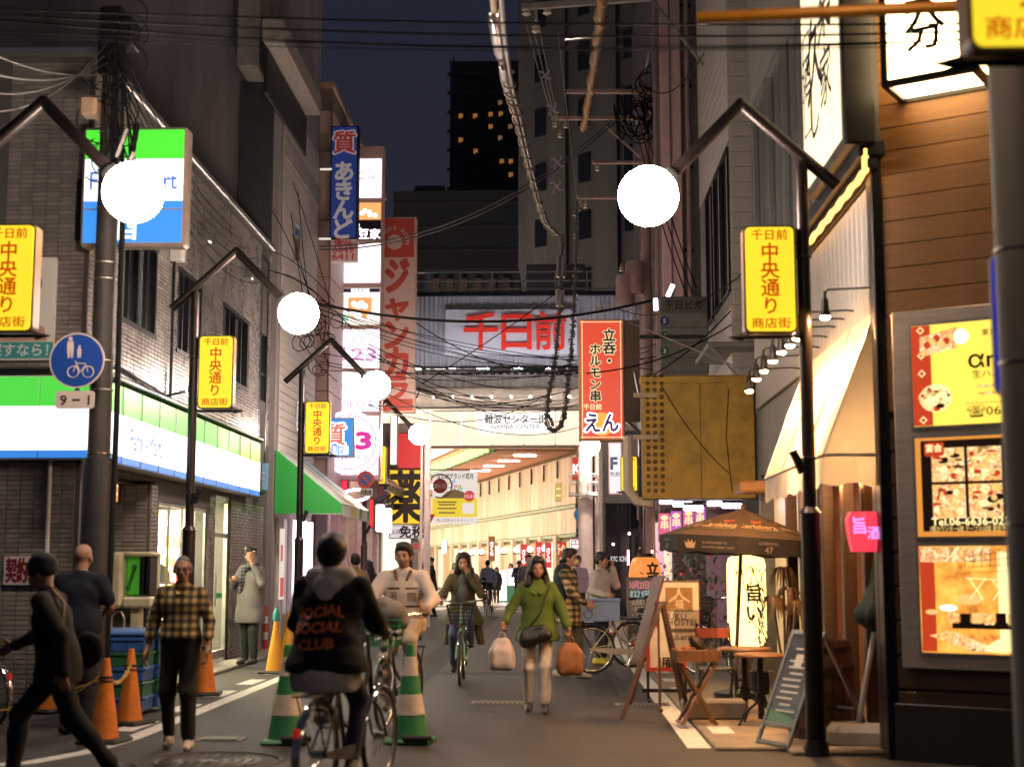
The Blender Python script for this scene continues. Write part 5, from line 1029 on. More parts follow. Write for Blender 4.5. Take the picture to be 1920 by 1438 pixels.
# far signs round the arcade mouth
t, X0, X1, Z0, Z1 = box_sign('shop_sign', 'white upright shop sign with a dark blue letter F near the round street lamp', 1141, 829, 1166, 927, 40, .2, glow('f_white', (.8, .76, .85), .85), mat('f_frame', (.5, .35, .33), .5)); part(MB().text('F', (P(1151, 868, 40).x, 39.99, P(1151, 868, 40).z), XF, .42, 0, .05).text('免税', (P(1153, 889, 40).x, 39.99, P(1153, 889, 40).z), XF, .13, 0, .01), 'lettering', t, mat('navy_ink', (.02, .025, .13), .5, var=0))
for i, (x0, y0, x1, y1, Y, tx, fm, im, lb) in enumerate(((1072, 856, 1090, 900, 57, 'K', 'k_red', PW, 'red shop sign with a white letter K behind the service platform'), (1120, 850, 1134, 925, 50, '餃', 'k_red', gd, 'narrow red upright sign beside the white arcade column'), (1040, 905, 1062, 940, 60, 'コ', 'k_blue', gd, 'yellow and blue square sign on the arcade corner'), (1043, 1015, 1062, 1045, 57, 'ラーメン', 'k_red', gd, 'red banner sign over the ramen counter'), (1068, 1010, 1090, 1030, 57.4, '円', 'k_white', glow('magenta_t', (.9, .1, .3), .8), 'small white lit price sign beside the red banner'))):
    glow('k_red', (.75, .05, .03), .8); glow('k_blue', (.65, .5, .12), .8); glow('k_white', (1, .8, .85), 1.8)
    t, X0, X1, Z0, Z1 = box_sign('shop_sign', lb, x0, y0, x1, y1, Y, .15, MATS[fm], plaster_w); part(MB().text(tx, ((X0 + X1) / 2, Y - .01, (Z0 + Z1) / 2), XF, min(.45, (Z1 - Z0) * .8), 0, .03, (X1 - X0) * .7), 'lettering', t, im)
# theatre renewal banner
Y = 52.
t, X0, X1, Z0, Z1 = box_sign('theatre_banner', 'white and yellow theatre reopening banner hung before the arcade', 811, 883, 895, 982, Y, .08, glow('thb_white', (.95, .85, .78), .85), plaster_w, edge=.0); xc = (X0 + X1) / 2; Yf = Y - .01
m = MB(); z_ = lambda py: P(853, py, Y).z
m.bb((X0, Yf - .004, z_(969)), (X1, Yf, z_(934)), mi=0); m.text('なんばグランド花月', (xc, Yf, z_(893)), XF, .2, 1, .02, 1.3)
for i, ch in enumerate('グランドリニューアル'): m.text(ch, (P(826 + (i % 4) * 10 if i < 4 else 822 + (i - 4) * 9, 0, Y).x, Yf, z_(904 if i < 4 else 914)), XF, .2, (2, 3, 4, 5)[i % 4], .03)
m.prism([(xc - .55, Yf, z_(934)), (xc + .55, Yf, z_(934)), (xc + .3, Yf, z_(922)), (xc, Yf, z_(917)), (xc - .3, Yf, z_(922))], (0, -.006, 0), 6); m.disk((P(880, 930, Y).x, Yf - .006, z_(930)), XF, .2, .004, 20, 2); m.text('12.21', (P(880, 930, Y).x, Yf - .012, z_(930)), XF, .13, 7, .02, .34)
for i, py in enumerate((941, 946, 953, 961)): m.rect((P(838, py, Y).x, Yf - .005, z_(py)), XF, .7 - .1 * (i % 2), .05, 6, .002)
m.rect((P(878, 953, Y).x, Yf - .005, z_(953)), XF, .42, .38, 7, .002); m.text('路上喫煙はやめましょう', (xc, Yf, z_(975)), XF, .1, 6, 0, 1.3)
part(m, 'print', t, [glow('thb_yellow', (1, .72, .06), .85), ink, glow('thb_red', (.85, .1, .08), .7), glow('thb_green', (.15, .55, .15), .6), glow('thb_orange', (.95, .45, .08), .8), glow('thb_blue', (.1, .4, .85), .7), glow('thb_brown', (.4, .26, .12), .4), MATS['thb_white']]); part(MB().tube([(X0 - .3, Y + .04, Z1 + .05), (X1 + .2, Y + .04, Z1 + .05)], .03), 'rod', t, alu)
# low street pieces in the arcade: kiosk screens, banners
for i, (x0, y0, x1, y1, Y, fm) in enumerate(((935, 1068, 951, 1128, 60, 'kiosk_white'), (951, 1065, 970, 1098, 60, 'kiosk_violet'), (828, 1012, 838, 1038, 66, 'kiosk_white'))):
    glow('kiosk_white', (1, .9, .95), 2.4); glow('kiosk_violet', (.95, .85, 1), 2.8)
    t, X0, X1, Z0, Z1 = box_sign('lit_kiosk', ['tall white glowing kiosk in the arcade', 'violet white glowing screen beside the blue jacket', 'small striped lit panel under the banner'][i], x0, y0, x1, y1, Y, .4, MATS[fm], plaster_w, 'kiosk')
    if i < 2: part(MB().bb((X0, Y - .02, .02), (X1, Y + .3, Z0 if Z0 > .1 else .1), b=.02), 'base', t, mat('kiosk_green', (.1, .4, .3), .4))
for i, (px, py) in enumerate(((982, 1045), (1028, 1042), (1010, 1040), (922, 1030))):
    X0, X1, Z0, Z1 = pxrect(px - 6, py - 25, px + 6, py + 22, 61); t = thing('banner', ['red shop banner by the round wall lamp', 'red banner beside the beige pier', 'narrow red banner behind the grey shirt', 'brown banner at the far shop'][i], 'banner', ((X0 + X1) / 2, 61, Z0)); part(MB().bb((X0, 61, Z0), (X1, 61.03, Z1)), 'cloth', t, glow('flag_red', (.8, .07, .06), .7) if i < 3 else mat('flag_brown', (.3, .15, .06), .6)); part(MB().text('さくら', ((X0 + X1) / 2, 61, (Z0 + Z1) / 2), XF, .2, 0, .02, vert=True), 'lettering', t, PW); part(MB().cyl((X0, 61.02, 0), (X0, 61.02, Z1 + .1), .02), 'pole', t, plaster_w)
# ================================================================== ROAD SIGNS
def round_sign(name, label, px, py, Y, r, face, ring_m, draw, pole=None, plate=None):
    c = A(px, py, Y); t = thing(name, label, 'road sign', (c.x, Y, 0)); part(MB().disk((c.x, Y, c.z), XF, r, .012, 36), 'rim', t, ring_m); part(MB().disk((c.x, Y - .0125, c.z), XF, r * .94, .003, 36), 'disc', t, face)
    m = MB(); draw(m, c, Y - .0165, r); part(m, 'symbol', t, draw.mats)
    if pole: part(MB().cyl((c.x + pole[0], Y + .05, 0), (c.x + pole[0], Y + .05, pole[1]), .038, None, 12), 'pole', t, mat('pole_brown', (.07, .04, .035), .4, .3)); part(MB().bb((min(c.x, c.x + pole[0]) - .02, Y + .01, c.z - .03), (max(c.x, c.x + pole[0]) + .03, Y + .05, c.z + .03)), 'bracket', t, alu_d)
    return t, c
rs_blue = mat('road_blue', (.012, .06, .3), .35, var=.05); rs_white = mat('road_white', (.6, .5, .45), .4, var=.05); rs_red = mat('road_red', (.5, .02, .02), .35, var=.05)
def draw_ped(m, c, y, r):
    def pers(x, z, h):
        m.disk((x, y, z + h * .9), XF, h * .1, .003, 12); m.prism([(x - h * .15, y, z + h * .45), (x - h * .1, y, z), (x - h * .02, y, z), (x, y, z + h * .38), (x + h * .05, y, z), (x + h * .13, y, z), (x + h * .16, y, z + h * .45), (x + h * .14, y, z + h * .78), (x - h * .14, y, z + h * .78)], (0, -.003, 0))
    pers(c.x - r * .25, c.z + r * .08, r * .78); pers(c.x + r * .08, c.z + r * .08, r * .46)
    for sx in (-.12, .42): m.ring((c.x + sx * r, y, c.z - r * .42), (0, 1, 0), r * .2, r * .022, 20, 4)
    for a_, b_ in (((-.12, -.42), (.0, -.1)), ((0, -.1), (.32, -.12)), ((.32, -.12), (.42, -.42)), ((.02, -.16), (.14, -.42)), ((.14, -.42), (.33, -.16)), ((.0, -.1), (-.06, -.02)), ((.14, -.42), (-.02, -.2))): m.bar((c.x + a_[0] * r, y, c.z + a_[1] * r), (c.x + b_[0] * r, y, c.z + b_[1] * r), r * .035, .004, (0, 1, 0))
draw_ped.mats = [rs_white]
tsg, c = round_sign('road_sign', 'round blue pedestrian and bicycle sign with a number plate on the utility pole', 145, 676, 13.9, .275, rs_blue, rs_white, draw_ped)
X0, X1, Z0, Z1 = pxrect(104, 733, 177, 766, 13.9); part(MB().slab(((X0 + X1) / 2, 13.91, (Z0 + Z1) / 2), XF, X1 - X0, Z1 - Z0, .012, .03), 'number_plate', tsg, rs_white); part(MB().text('9 − 1', ((X0 + X1) / 2, 13.898, (Z0 + Z1) / 2), XF, .12, 0, .02, .29), 'lettering', tsg, ink); part(MB().bb((c.x - .02, 13.92, Z0 + .05), (c.x + .02, 13.95, c.z + .2)).bb((c.x, 13.93, c.z - .02), (-4.62, 13.97, c.z + .02)), 'bracket', tsg, alu)
def draw_np(m, c, y, r): m.disk((c.x, y, c.z), XF, r * .68, .003, 30, 0); m.bar((c.x - r * .5, y - .004, c.z + r * .5), (c.x + r * .5, y - .004, c.z - r * .5), r * .2, .003, (0, 1, 0), 1)
draw_np.mats = [rs_blue, rs_red]
t, c = round_sign('road_sign', 'round no parking sign in red and blue above a small white plate', 686, 899, 29., .14 * 1.25, rs_red, rs_red, draw_np, (0.0, 2.0)); X0, X1, Z0, Z1 = pxrect(675, 915, 699, 931, 29); part(MB().slab(((X0 + X1) / 2, 29, (Z0 + Z1) / 2), XF, X1 - X0, Z1 - Z0, .01, .015), 'plate', t, rs_white); part(MB().text('自動車', ((X0 + X1) / 2, 28.99, (Z0 + Z1) / 2), XF, .1, 0, .02, .21), 'lettering', t, ink)
def draw_p2(m, c, y, r):
    for x, h in ((-.2, 1.2), (.3, .7)): m.disk((c.x + x * r, y, c.z - r * .6 + h * r * .9), XF, h * r * .12, .003, 10); m.prism([(c.x + x * r - h * r * .16, y, c.z - r * .6), (c.x + x * r + h * r * .16, y, c.z - r * .6), (c.x + x * r + h * r * .13, y, c.z - r * .6 + h * r * .75), (c.x + x * r - h * r * .13, y, c.z - r * .6 + h * r * .75)], (0, -.003, 0))
draw_p2.mats = [rs_white]
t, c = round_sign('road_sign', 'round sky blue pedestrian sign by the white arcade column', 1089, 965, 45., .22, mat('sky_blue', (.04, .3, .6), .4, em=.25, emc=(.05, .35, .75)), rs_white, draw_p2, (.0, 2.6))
for py0, py1, tx, mm_ in ((979, 988, '3-1', rs_white), (992, 1006, '自転車', rs_blue)): X0, X1, Z0, Z1 = pxrect(1081, py0, 1098, py1, 45); part(MB().bb((X0, 44.99, Z0), (X1, 45.01, Z1)), 'plate', t, mm_); part(MB().text(tx, ((X0 + X1) / 2, 44.99, (Z0 + Z1) / 2), XF, .1, 0, .02), 'lettering', t, ink if mm_ is rs_white else rs_white)
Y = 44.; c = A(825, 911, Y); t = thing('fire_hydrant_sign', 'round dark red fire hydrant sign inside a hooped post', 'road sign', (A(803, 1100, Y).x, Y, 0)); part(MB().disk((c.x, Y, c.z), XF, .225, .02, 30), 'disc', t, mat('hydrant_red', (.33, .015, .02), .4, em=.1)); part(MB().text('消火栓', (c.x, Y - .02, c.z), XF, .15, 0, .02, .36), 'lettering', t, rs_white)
m = MB(); xp = A(803, 1000, Y).x; pts = [(xp, Y + .03, 0), (xp, Y + .03, c.z)] + [(c.x + .36 * math.cos(R_(a_)), Y + .03, c.z + .36 * math.sin(R_(a_))) for a_ in range(170, -120, -15)]; m.tube(pts, .025, 6); part(m, 'pole', t, mat('hydrant_pole', (.3, .12, .12), .4), smooth=40)
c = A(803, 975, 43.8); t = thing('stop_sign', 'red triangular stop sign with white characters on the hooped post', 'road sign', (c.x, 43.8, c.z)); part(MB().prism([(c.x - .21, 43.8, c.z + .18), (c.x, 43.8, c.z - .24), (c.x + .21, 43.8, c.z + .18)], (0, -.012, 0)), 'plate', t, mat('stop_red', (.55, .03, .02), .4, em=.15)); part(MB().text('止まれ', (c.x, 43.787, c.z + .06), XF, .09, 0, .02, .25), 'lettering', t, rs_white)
# ================================================================== STREET LAMPS
globe_m = glow('globe_lamp', (1, .8, .66), 130); lamp_m = mat('lamp_post', (.028, .02, .018), .35, .5, var=.2); ylw = glow('lamp_yellow', (1, .74, .03), 1.08); lred = glow('lamp_red', (.75, .09, .0), .7)
def street_lamp(x, y, sg, label):
    t = thing('street_lamp', label, 'street lamp', (x, y, 0), group='gabled globe lamps of the shopping street')
    m = MB(); m.cyl((0, 0, 0), (0, 0, 1.95), .078, None, 14); m.cyl((0, 0, 1.95), (0, 0, 2.0), .095, .06, 14); m.cyl((0, 0, 2.0), (0, 0, 4.92), .055, None, 14); m.cyl((0, 0, 0), (0, 0, .12), .12, .09, 14); part(m, 'post', t, lamp_m, False, 40)
    m = MB(); m.cyl((-.3 * sg, 0, 4.71), (.5 * sg, 0, 5.44), .052, None, 12); m.cyl((.5 * sg, 0, 5.44), (1.12 * sg, 0, 4.8), .052, None, 12); m.ball((.5 * sg, 0, 5.44), .056, 10, 6); part(m, 'arm', t, lamp_m, False, 40)
    part(MB().cyl((1.08 * sg, 0, 4.84), (1.17 * sg, 0, 4.74), .075, None, 12), 'socket', t, black, False); part(MB().ball((1.3 * sg, 0, 4.64), .255, 28, 18), 'globe', t, globe_m, False, True)
    xs = .295 * sg; sn = part(MB().slab((xs, .075, 3.9), XF, .44, .92, .15, .05), 'sign_case', t, mat('lamp_case', (.1, .06, .03), .4), False); part(MB().slab((xs, -.076, 3.9), XF, .405, .885, .012, .04), 'sign_face', sn, ylw, False)
    m = MB(); m.text('千日前', (xs, -.088, 4.275), XF, .085, 0, .02, .3); m.text('商店街', (xs, -.088, 3.525), XF, .085, 0, .02, .32); m.text('中央通り', (xs, -.088, 3.9), XF, .145, 0, .022, vert=True, step=1.05); part(m, 'lettering', sn, lred, False)
    m = MB(); [m.bar((0, 0, z), (.09 * sg, 0, z), .03, .03) for z in (4.22, 3.58)]; m.cyl((0, 0, 3.42), (.52 * sg, 0, 3.42), .016, None, 8); m.cyl((.52 * sg, 0, 3.42), (.64 * sg, 0, 3.42), .035, .004, 8); part(m, 'bracket', t, lamp_m, False)
    m = MB(); m.bar((.06 * sg, -.05, 2.28), (.14 * sg, -.06, 2.46), .05, .06); m.bar((0, 0, 2.33), (.1 * sg, -.05, 2.37), .02, .02); part(m, 'speaker', t, black, False); m = MB(); m.ring((0, 0, 4.1), (0, 0, 1), .06, .012, 14, 5); m.ring((0, 0, 2.4), (0, 0, 1), .06, .012, 14, 5); part(m, 'clamp', t, black, False)
    return t
l1 = street_lamp(-4.85, 11.75, 1, 'globe street lamp whose globe hangs before the square green and white shop sign')
for x, y, lb in ((-4.5, 17.65, 'street lamp with yellow sign standing at the convenience store windows'), (-4.43, 24.9, 'street lamp with yellow sign standing before the green awning'), (-4.55, 34.3, 'far street lamp whose yellow sign shows behind the round white sign')): dup(l1, (x, y, 0), 0, lb)
l2 = street_lamp(2.1, 12.0, -1, 'globe street lamp with yellow sign beside the wood clad restaurant')
dup(l2, (2.22, 37.8, 0), 0, 'far street lamp whose globe hangs under the orange red sign')
# near pole with yellow sign, cut by the frame
npm = mat('concrete_pole', (.2, .2, .19), .7, var=.15, vs=2)
pc = A(1929, 800, 6.3); t = thing('utility_pole', 'near grey concrete pole at the picture edge beside the lit posters', 'utility pole', (pc.x, 6.3, 0)); part(MB().cyl((0, 0, 0), (0, 0, 9), .115, .1, 24), 'pole', t, npm, False, 40)
for z in (1.7, 2.4, 2.9): part(MB().ring((0, 0, z), (0, 0, 1), .113, .006, 24, 5), 'strap', t, steel, False)
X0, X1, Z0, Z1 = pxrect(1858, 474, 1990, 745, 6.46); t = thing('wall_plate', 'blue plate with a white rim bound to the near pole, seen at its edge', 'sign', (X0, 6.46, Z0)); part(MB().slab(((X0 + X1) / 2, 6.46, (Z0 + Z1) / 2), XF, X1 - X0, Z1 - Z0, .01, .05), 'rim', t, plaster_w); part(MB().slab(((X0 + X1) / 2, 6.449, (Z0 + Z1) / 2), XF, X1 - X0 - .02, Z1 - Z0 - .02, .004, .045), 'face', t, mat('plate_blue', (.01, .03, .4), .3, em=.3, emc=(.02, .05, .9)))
nl = dup(l2, (2.08, 5.35, 0), 0, 'near street lamp whose yellow sign is cut by the picture top'); g_ = [k for k in nl.children if k.name.startswith('globe')][0]; g_.data = g_.data.copy(); g_.data.materials[0] = glow('globe_dim', (1, .66, .42), 24)
t = thing('pipe', 'pipe painted in orange light, running level across the tall white sign', 'pipe', A(1850, 12, 6.9))
a = A(1310, 34, 6.9); b = A(1890, 8, 6.35); part(MB().cyl(a, b, .03, None, 12), 'tube', t, mat('arm_orange_light', (.5, .22, .02), .4, .2), smooth=40)  # orange light on the bar is put into its base colour
# ================================================================== STREET OBJECTS, STORE SIDE
# utility pole wrapped in cables
PX, PY = -4.645, 14.5
t = thing('utility_pole', 'dark utility pole wrapped in cables, carrying the round blue sign', 'utility pole', (PX, PY, 0))
part(MB().cyl((PX, PY, 0), (PX, PY, 7.3), .122, .1, 20), 'pole', t, mat('pole_tar', (.045, .038, .034), .6, var=.3, vs=6), smooth=40)
part(MB().cyl((PX, PY, .2), (PX, PY, 2.6), .15, .15, 20), 'guard', t, mat('pole_guard', (.03, .028, .03), .5, bump=.3, bs=40), smooth=40)
m = MB(); [m.ring((PX, PY, z), (0, 0, 1), .129 - .003 * z, .008, 20, 5) for z in (2.65, 3.3, 3.6, 4.45, 4.62, 5.2, 5.6, 6.0)]; part(m, 'strap', t, steel)
part(MB().bb((PX - .28, PY - .2, 6.15), (PX - .1, PY, 6.36), b=.03), 'meter_box', t, mat('box_tan', (.5, .33, .22), .5)); part(MB().bb((PX + .1, PY - .2, 6.9), (PX + .26, PY + .1, 7.2), b=.02), 'junction_box', t, black); part(MB().bb((PX - .13, PY - .14, 6.6), (PX + .13, PY + .14, 7.35), b=.03), 'cap_box', t, black)
rr = random.Random(11); m = MB()
for i in range(26):
    a = rr.uniform(0, 6.28); z = rr.uniform(5.6, 7.2); r = rr.uniform(.08, .24); c = V((PX + rr.uniform(-.1, .22), PY - .14, z))
    m.ring(c, (rr.uniform(-.5, .5), 1, rr.uniform(-.4, .4)), r, .007, 18, 4, a0=a, a1=a + rr.uniform(2, 5.5))
for i in range(16): m.tube(catenary((PX + rr.uniform(-.12, .2), PY - .15, rr.uniform(6.6, 7.25)), (PX + rr.uniform(0, .4), PY - .12, rr.uniform(5.2, 6.1)), rr.uniform(-.1, .2), 8), rr.choice([.006, .009, .013]), 4)
m.tube([(PX + .15, PY, .1), (PX + .17, PY, 3), (PX + .16, PY, 5.3), (PX + .3, PY - .05, 6.1)], .03, 6); part(m, 'cable_tangle', t, wire_m, kind='stuff')
part(MB().tube([(PX + .12, PY - .16, 5.7), (PX + .22, PY - .17, 6.0)], .035, 6).tube([(PX + .2, PY - .16, 5.5), (PX + .3, PY - .17, 5.75)], .03, 6), 'splice_sleeve', t, steel)
# cones
orange = mat('cone_orange', (.68, .19, .02), .55, var=.3, vs=7, bump=.2, bs=25); orange2 = mat('cone_yellow', (.72, .33, .02), .5, var=.08); rubber = mat('rubber_black', (.02, .018, .016), .7)
def cone(name, x, y, label, mats, h=.7, bands=(), group=None, rb=.125, base=rubber, bs=.19):
    t = thing(name, label, 'traffic cone', (x, y, 0), R_(random.uniform(-25, 25)), group); m = MB()
    m.box((0, 0, .022), (bs * 2, bs * 2, .044), None, .02); part(m, 'base', t, base, False)
    m = MB(); m.lathe((0, 0, .045), [(rb, 0), (rb * .97, .02), (.032, h - .08), (.03, h - .05), (.02, h - .045)], 22); part(m, 'body', t, mats, False, 50)
    for z0, z1, mm_ in bands:
        f = lambda z: rb * .97 + (.032 - rb * .97) * ((z - .02) / (h - .1)) + .0035
        part(MB().lathe((0, 0, .045), [(f(z0) - .003, z0 - .001), (f(z0), z0), (f(z1), z1), (f(z1) - .003, z1 + .001)], 22), 'band', t, mm_, False, 50)
    return t
g = 'orange traffic cones linked by a chain'
k1 = G(195, 1392); k2 = G(242, 1358); k3 = G(385, 1303); k0 = G(88, 1335)
for k, lb in ((k1, 'front orange cone tied to the yellow chain'), (k2, 'second orange cone before the blue crates'), (k3, 'orange cone half hidden by the man in the plaid shirt'), (k0, 'low orange cone between the striding figure and the bicycle')):
    c_ = cone('traffic_cone', k.x, k.y, lb, orange, .72, group=g); part(MB().ring((0, 0, .56), (0, 0, 1), .05, .012, 14, 5).ring((0, 0, .53), (.2, 0, 1), .055, .01, 14, 5), 'tie', c_, rubber, False)
chain_y = mat('chain_yellow', (.6, .36, .05), .5)
def chain(p, q, sag, label):
    t = thing('chain', label, 'chain', p); pts = catenary(p, q, sag, 22); m = MB()
    for i in range(len(pts) - 1):
        a, b = pts[i], pts[i + 1]; d = (b - a).normalized(); s = frame_from(d)[i % 2]; mid = (a + b) / 2; L = (b - a).length * .62
        m.tube([mid + d * (L * math.cos(k)) + s * (.016 * math.sin(k)) for k in [2 * math.pi * j / 8 for j in range(8)]], .006, 4, closed=True)
    part(m, 'link', t, chain_y, kind='stuff')
up = V((0, 0, .58)); chain(k1 + up, k2 + up, .12, 'yellow plastic chain hanging between the front two orange cones'); chain(k2 + up, V((-4.6, 16, .55)), .1, 'yellow plastic chain running from the second cone past the crates'); chain(V((-6.2, 13.2, .5)), k1 + up, .3, 'yellow plastic chain sagging behind the striding figure')
gw_ = [mat('cone_green', (.03, .21, .07), .5, var=.3, vs=7, bump=.2, bs=25), mat('cone_white', (.62, .52, .41), .55, var=.25, vs=8)]
for px, py, lb in ((537, 1393, 'green and white banded cone left of the black jacketed cyclist'.replace('left of', 'behind the back wheel of')), (768, 1392, 'green and white banded cone beside the white jacketed cyclist')):
    k = G(px, py); c_ = cone('traffic_cone', k.x, k.y, lb, gw_[0], .84, ((.2, .37, gw_[1]), (.53, .69, gw_[1])), 'green and white cones in the road', .165, gw_[0], .2)
    part(MB().bar((-.02, -.2, .06), (.24, -.18, .06), .05, .05, b=.015), 'weight', c_, rubber, False)
for px, py, lb in ((516, 1262, 'yellow cone standing beside the grey coated man'), (540, 1232, 'yellow cone just behind its neighbour on the shop side')): k = G(px, py); cone('traffic_cone', k.x, k.y, lb, orange2, .74, group='yellow cones by the shop', rb=.14)
rw = [mat('pole_red', (.55, .04, .03), .5), plaster_w]
for px, py, lb in ((497, 1222, 'red and white delineator post against the shop wall'), (505, 1216, 'slim red and white post beside the yellow cones')):
    k = G(px, py); t = thing('delineator_post', lb, 'post', (k.x, k.y, 0)); part(MB().lathe((0, 0, 0), [(.15, 0), (.15, .04), (.05, .06)], 16), 'base', t, rw[0], False); part(MB().cyl((0, 0, .05), (0, 0, .8), .042, .035, 12), 'body', t, rw[0], False, 40); [part(MB().cyl((0, 0, z), (0, 0, z + .13), .045, .043, 12), 'band', t, plaster_w, False, 40) for z in (.22, .5)]
k = G(512, 1180, .0); t = thing('plastic_bottle', 'teal plastic bottle standing upside down on a yellow cone', 'bottle', (G(516, 1262).x, G(516, 1262).y, .74)); part(MB().lathe((0, 0, 0), [(.045, 0), (.05, .05), (.045, .12), (.02, .17), (.02, .2)], 14), 'body', t, mat('teal_plastic', (.03, .3, .25), .3), False, 40)
# crates
cb = mat('crate_blue', (.03, .1, .32), .45, var=.12); cg = mat('crate_green', (.02, .12, .05), .45, var=.12); kx = G(215, 1300)
for s_ in range(2):
    for j in range(5):
        x, y = -4.52 + s_ * .03, 15.0 + s_ * .52; w_, d_, h_ = .62, .42, .145; z = .05 + j * .15
        t = thing('crate', '%s crate of the %s stack behind the orange cones, %s' % (['blue', 'dark green', 'blue', 'dark green', 'bright blue'][j], ['front', 'back'][s_], ['at the bottom', 'second from below', 'in the middle', 'second from the top', 'topmost'][j]), 'crate', (x, y, z), R_(2 - 3 * s_), 'stacked plastic crates'); mm_ = (cb, cg)[j % 2]
        m = MB(); 
        for sx in (-1, 1): m.box((sx * (w_ / 2 - .008), 0, h_ / 2), (.016, d_, h_), None, .003)
        for sy in (-1, 1): m.box((0, sy * (d_ / 2 - .008), h_ / 2), (w_ - .036, .016, h_), None, .003)
        m.box((0, 0, .012), (w_ - .036, d_ - .036, .012)); part(m, 'shell', t, mm_, False)
        m = MB(); 
        for sy in (-1, 1): m.box((0, sy * (d_ / 2 + .006), h_ - .022), (w_ + .02, .024, .03), None, .004); [m.box((q * .15, sy * (d_ / 2 + .005), h_ / 2 - .02), (.02, .016, h_ - .06)) for q in (-2, -1, 0, 1, 2)]
        for sx in (-1, 1): m.box((sx * (w_ / 2 + .006), 0, h_ - .022), (.024, d_ - .02, .03), None, .004)
        part(m, 'rib', t, mm_, False)
x, y = -4.5, 15.25; t = thing('plastic_sheet', 'pale blue plastic sheet lying on top of the crate stacks', 'sheet', (x, y, .81)); part(MB().box((0, 0, .02), (.66, .95, .05), None, .02), 'sheet', t, mat('lid_blue', (.08, .2, .5), .4), False)
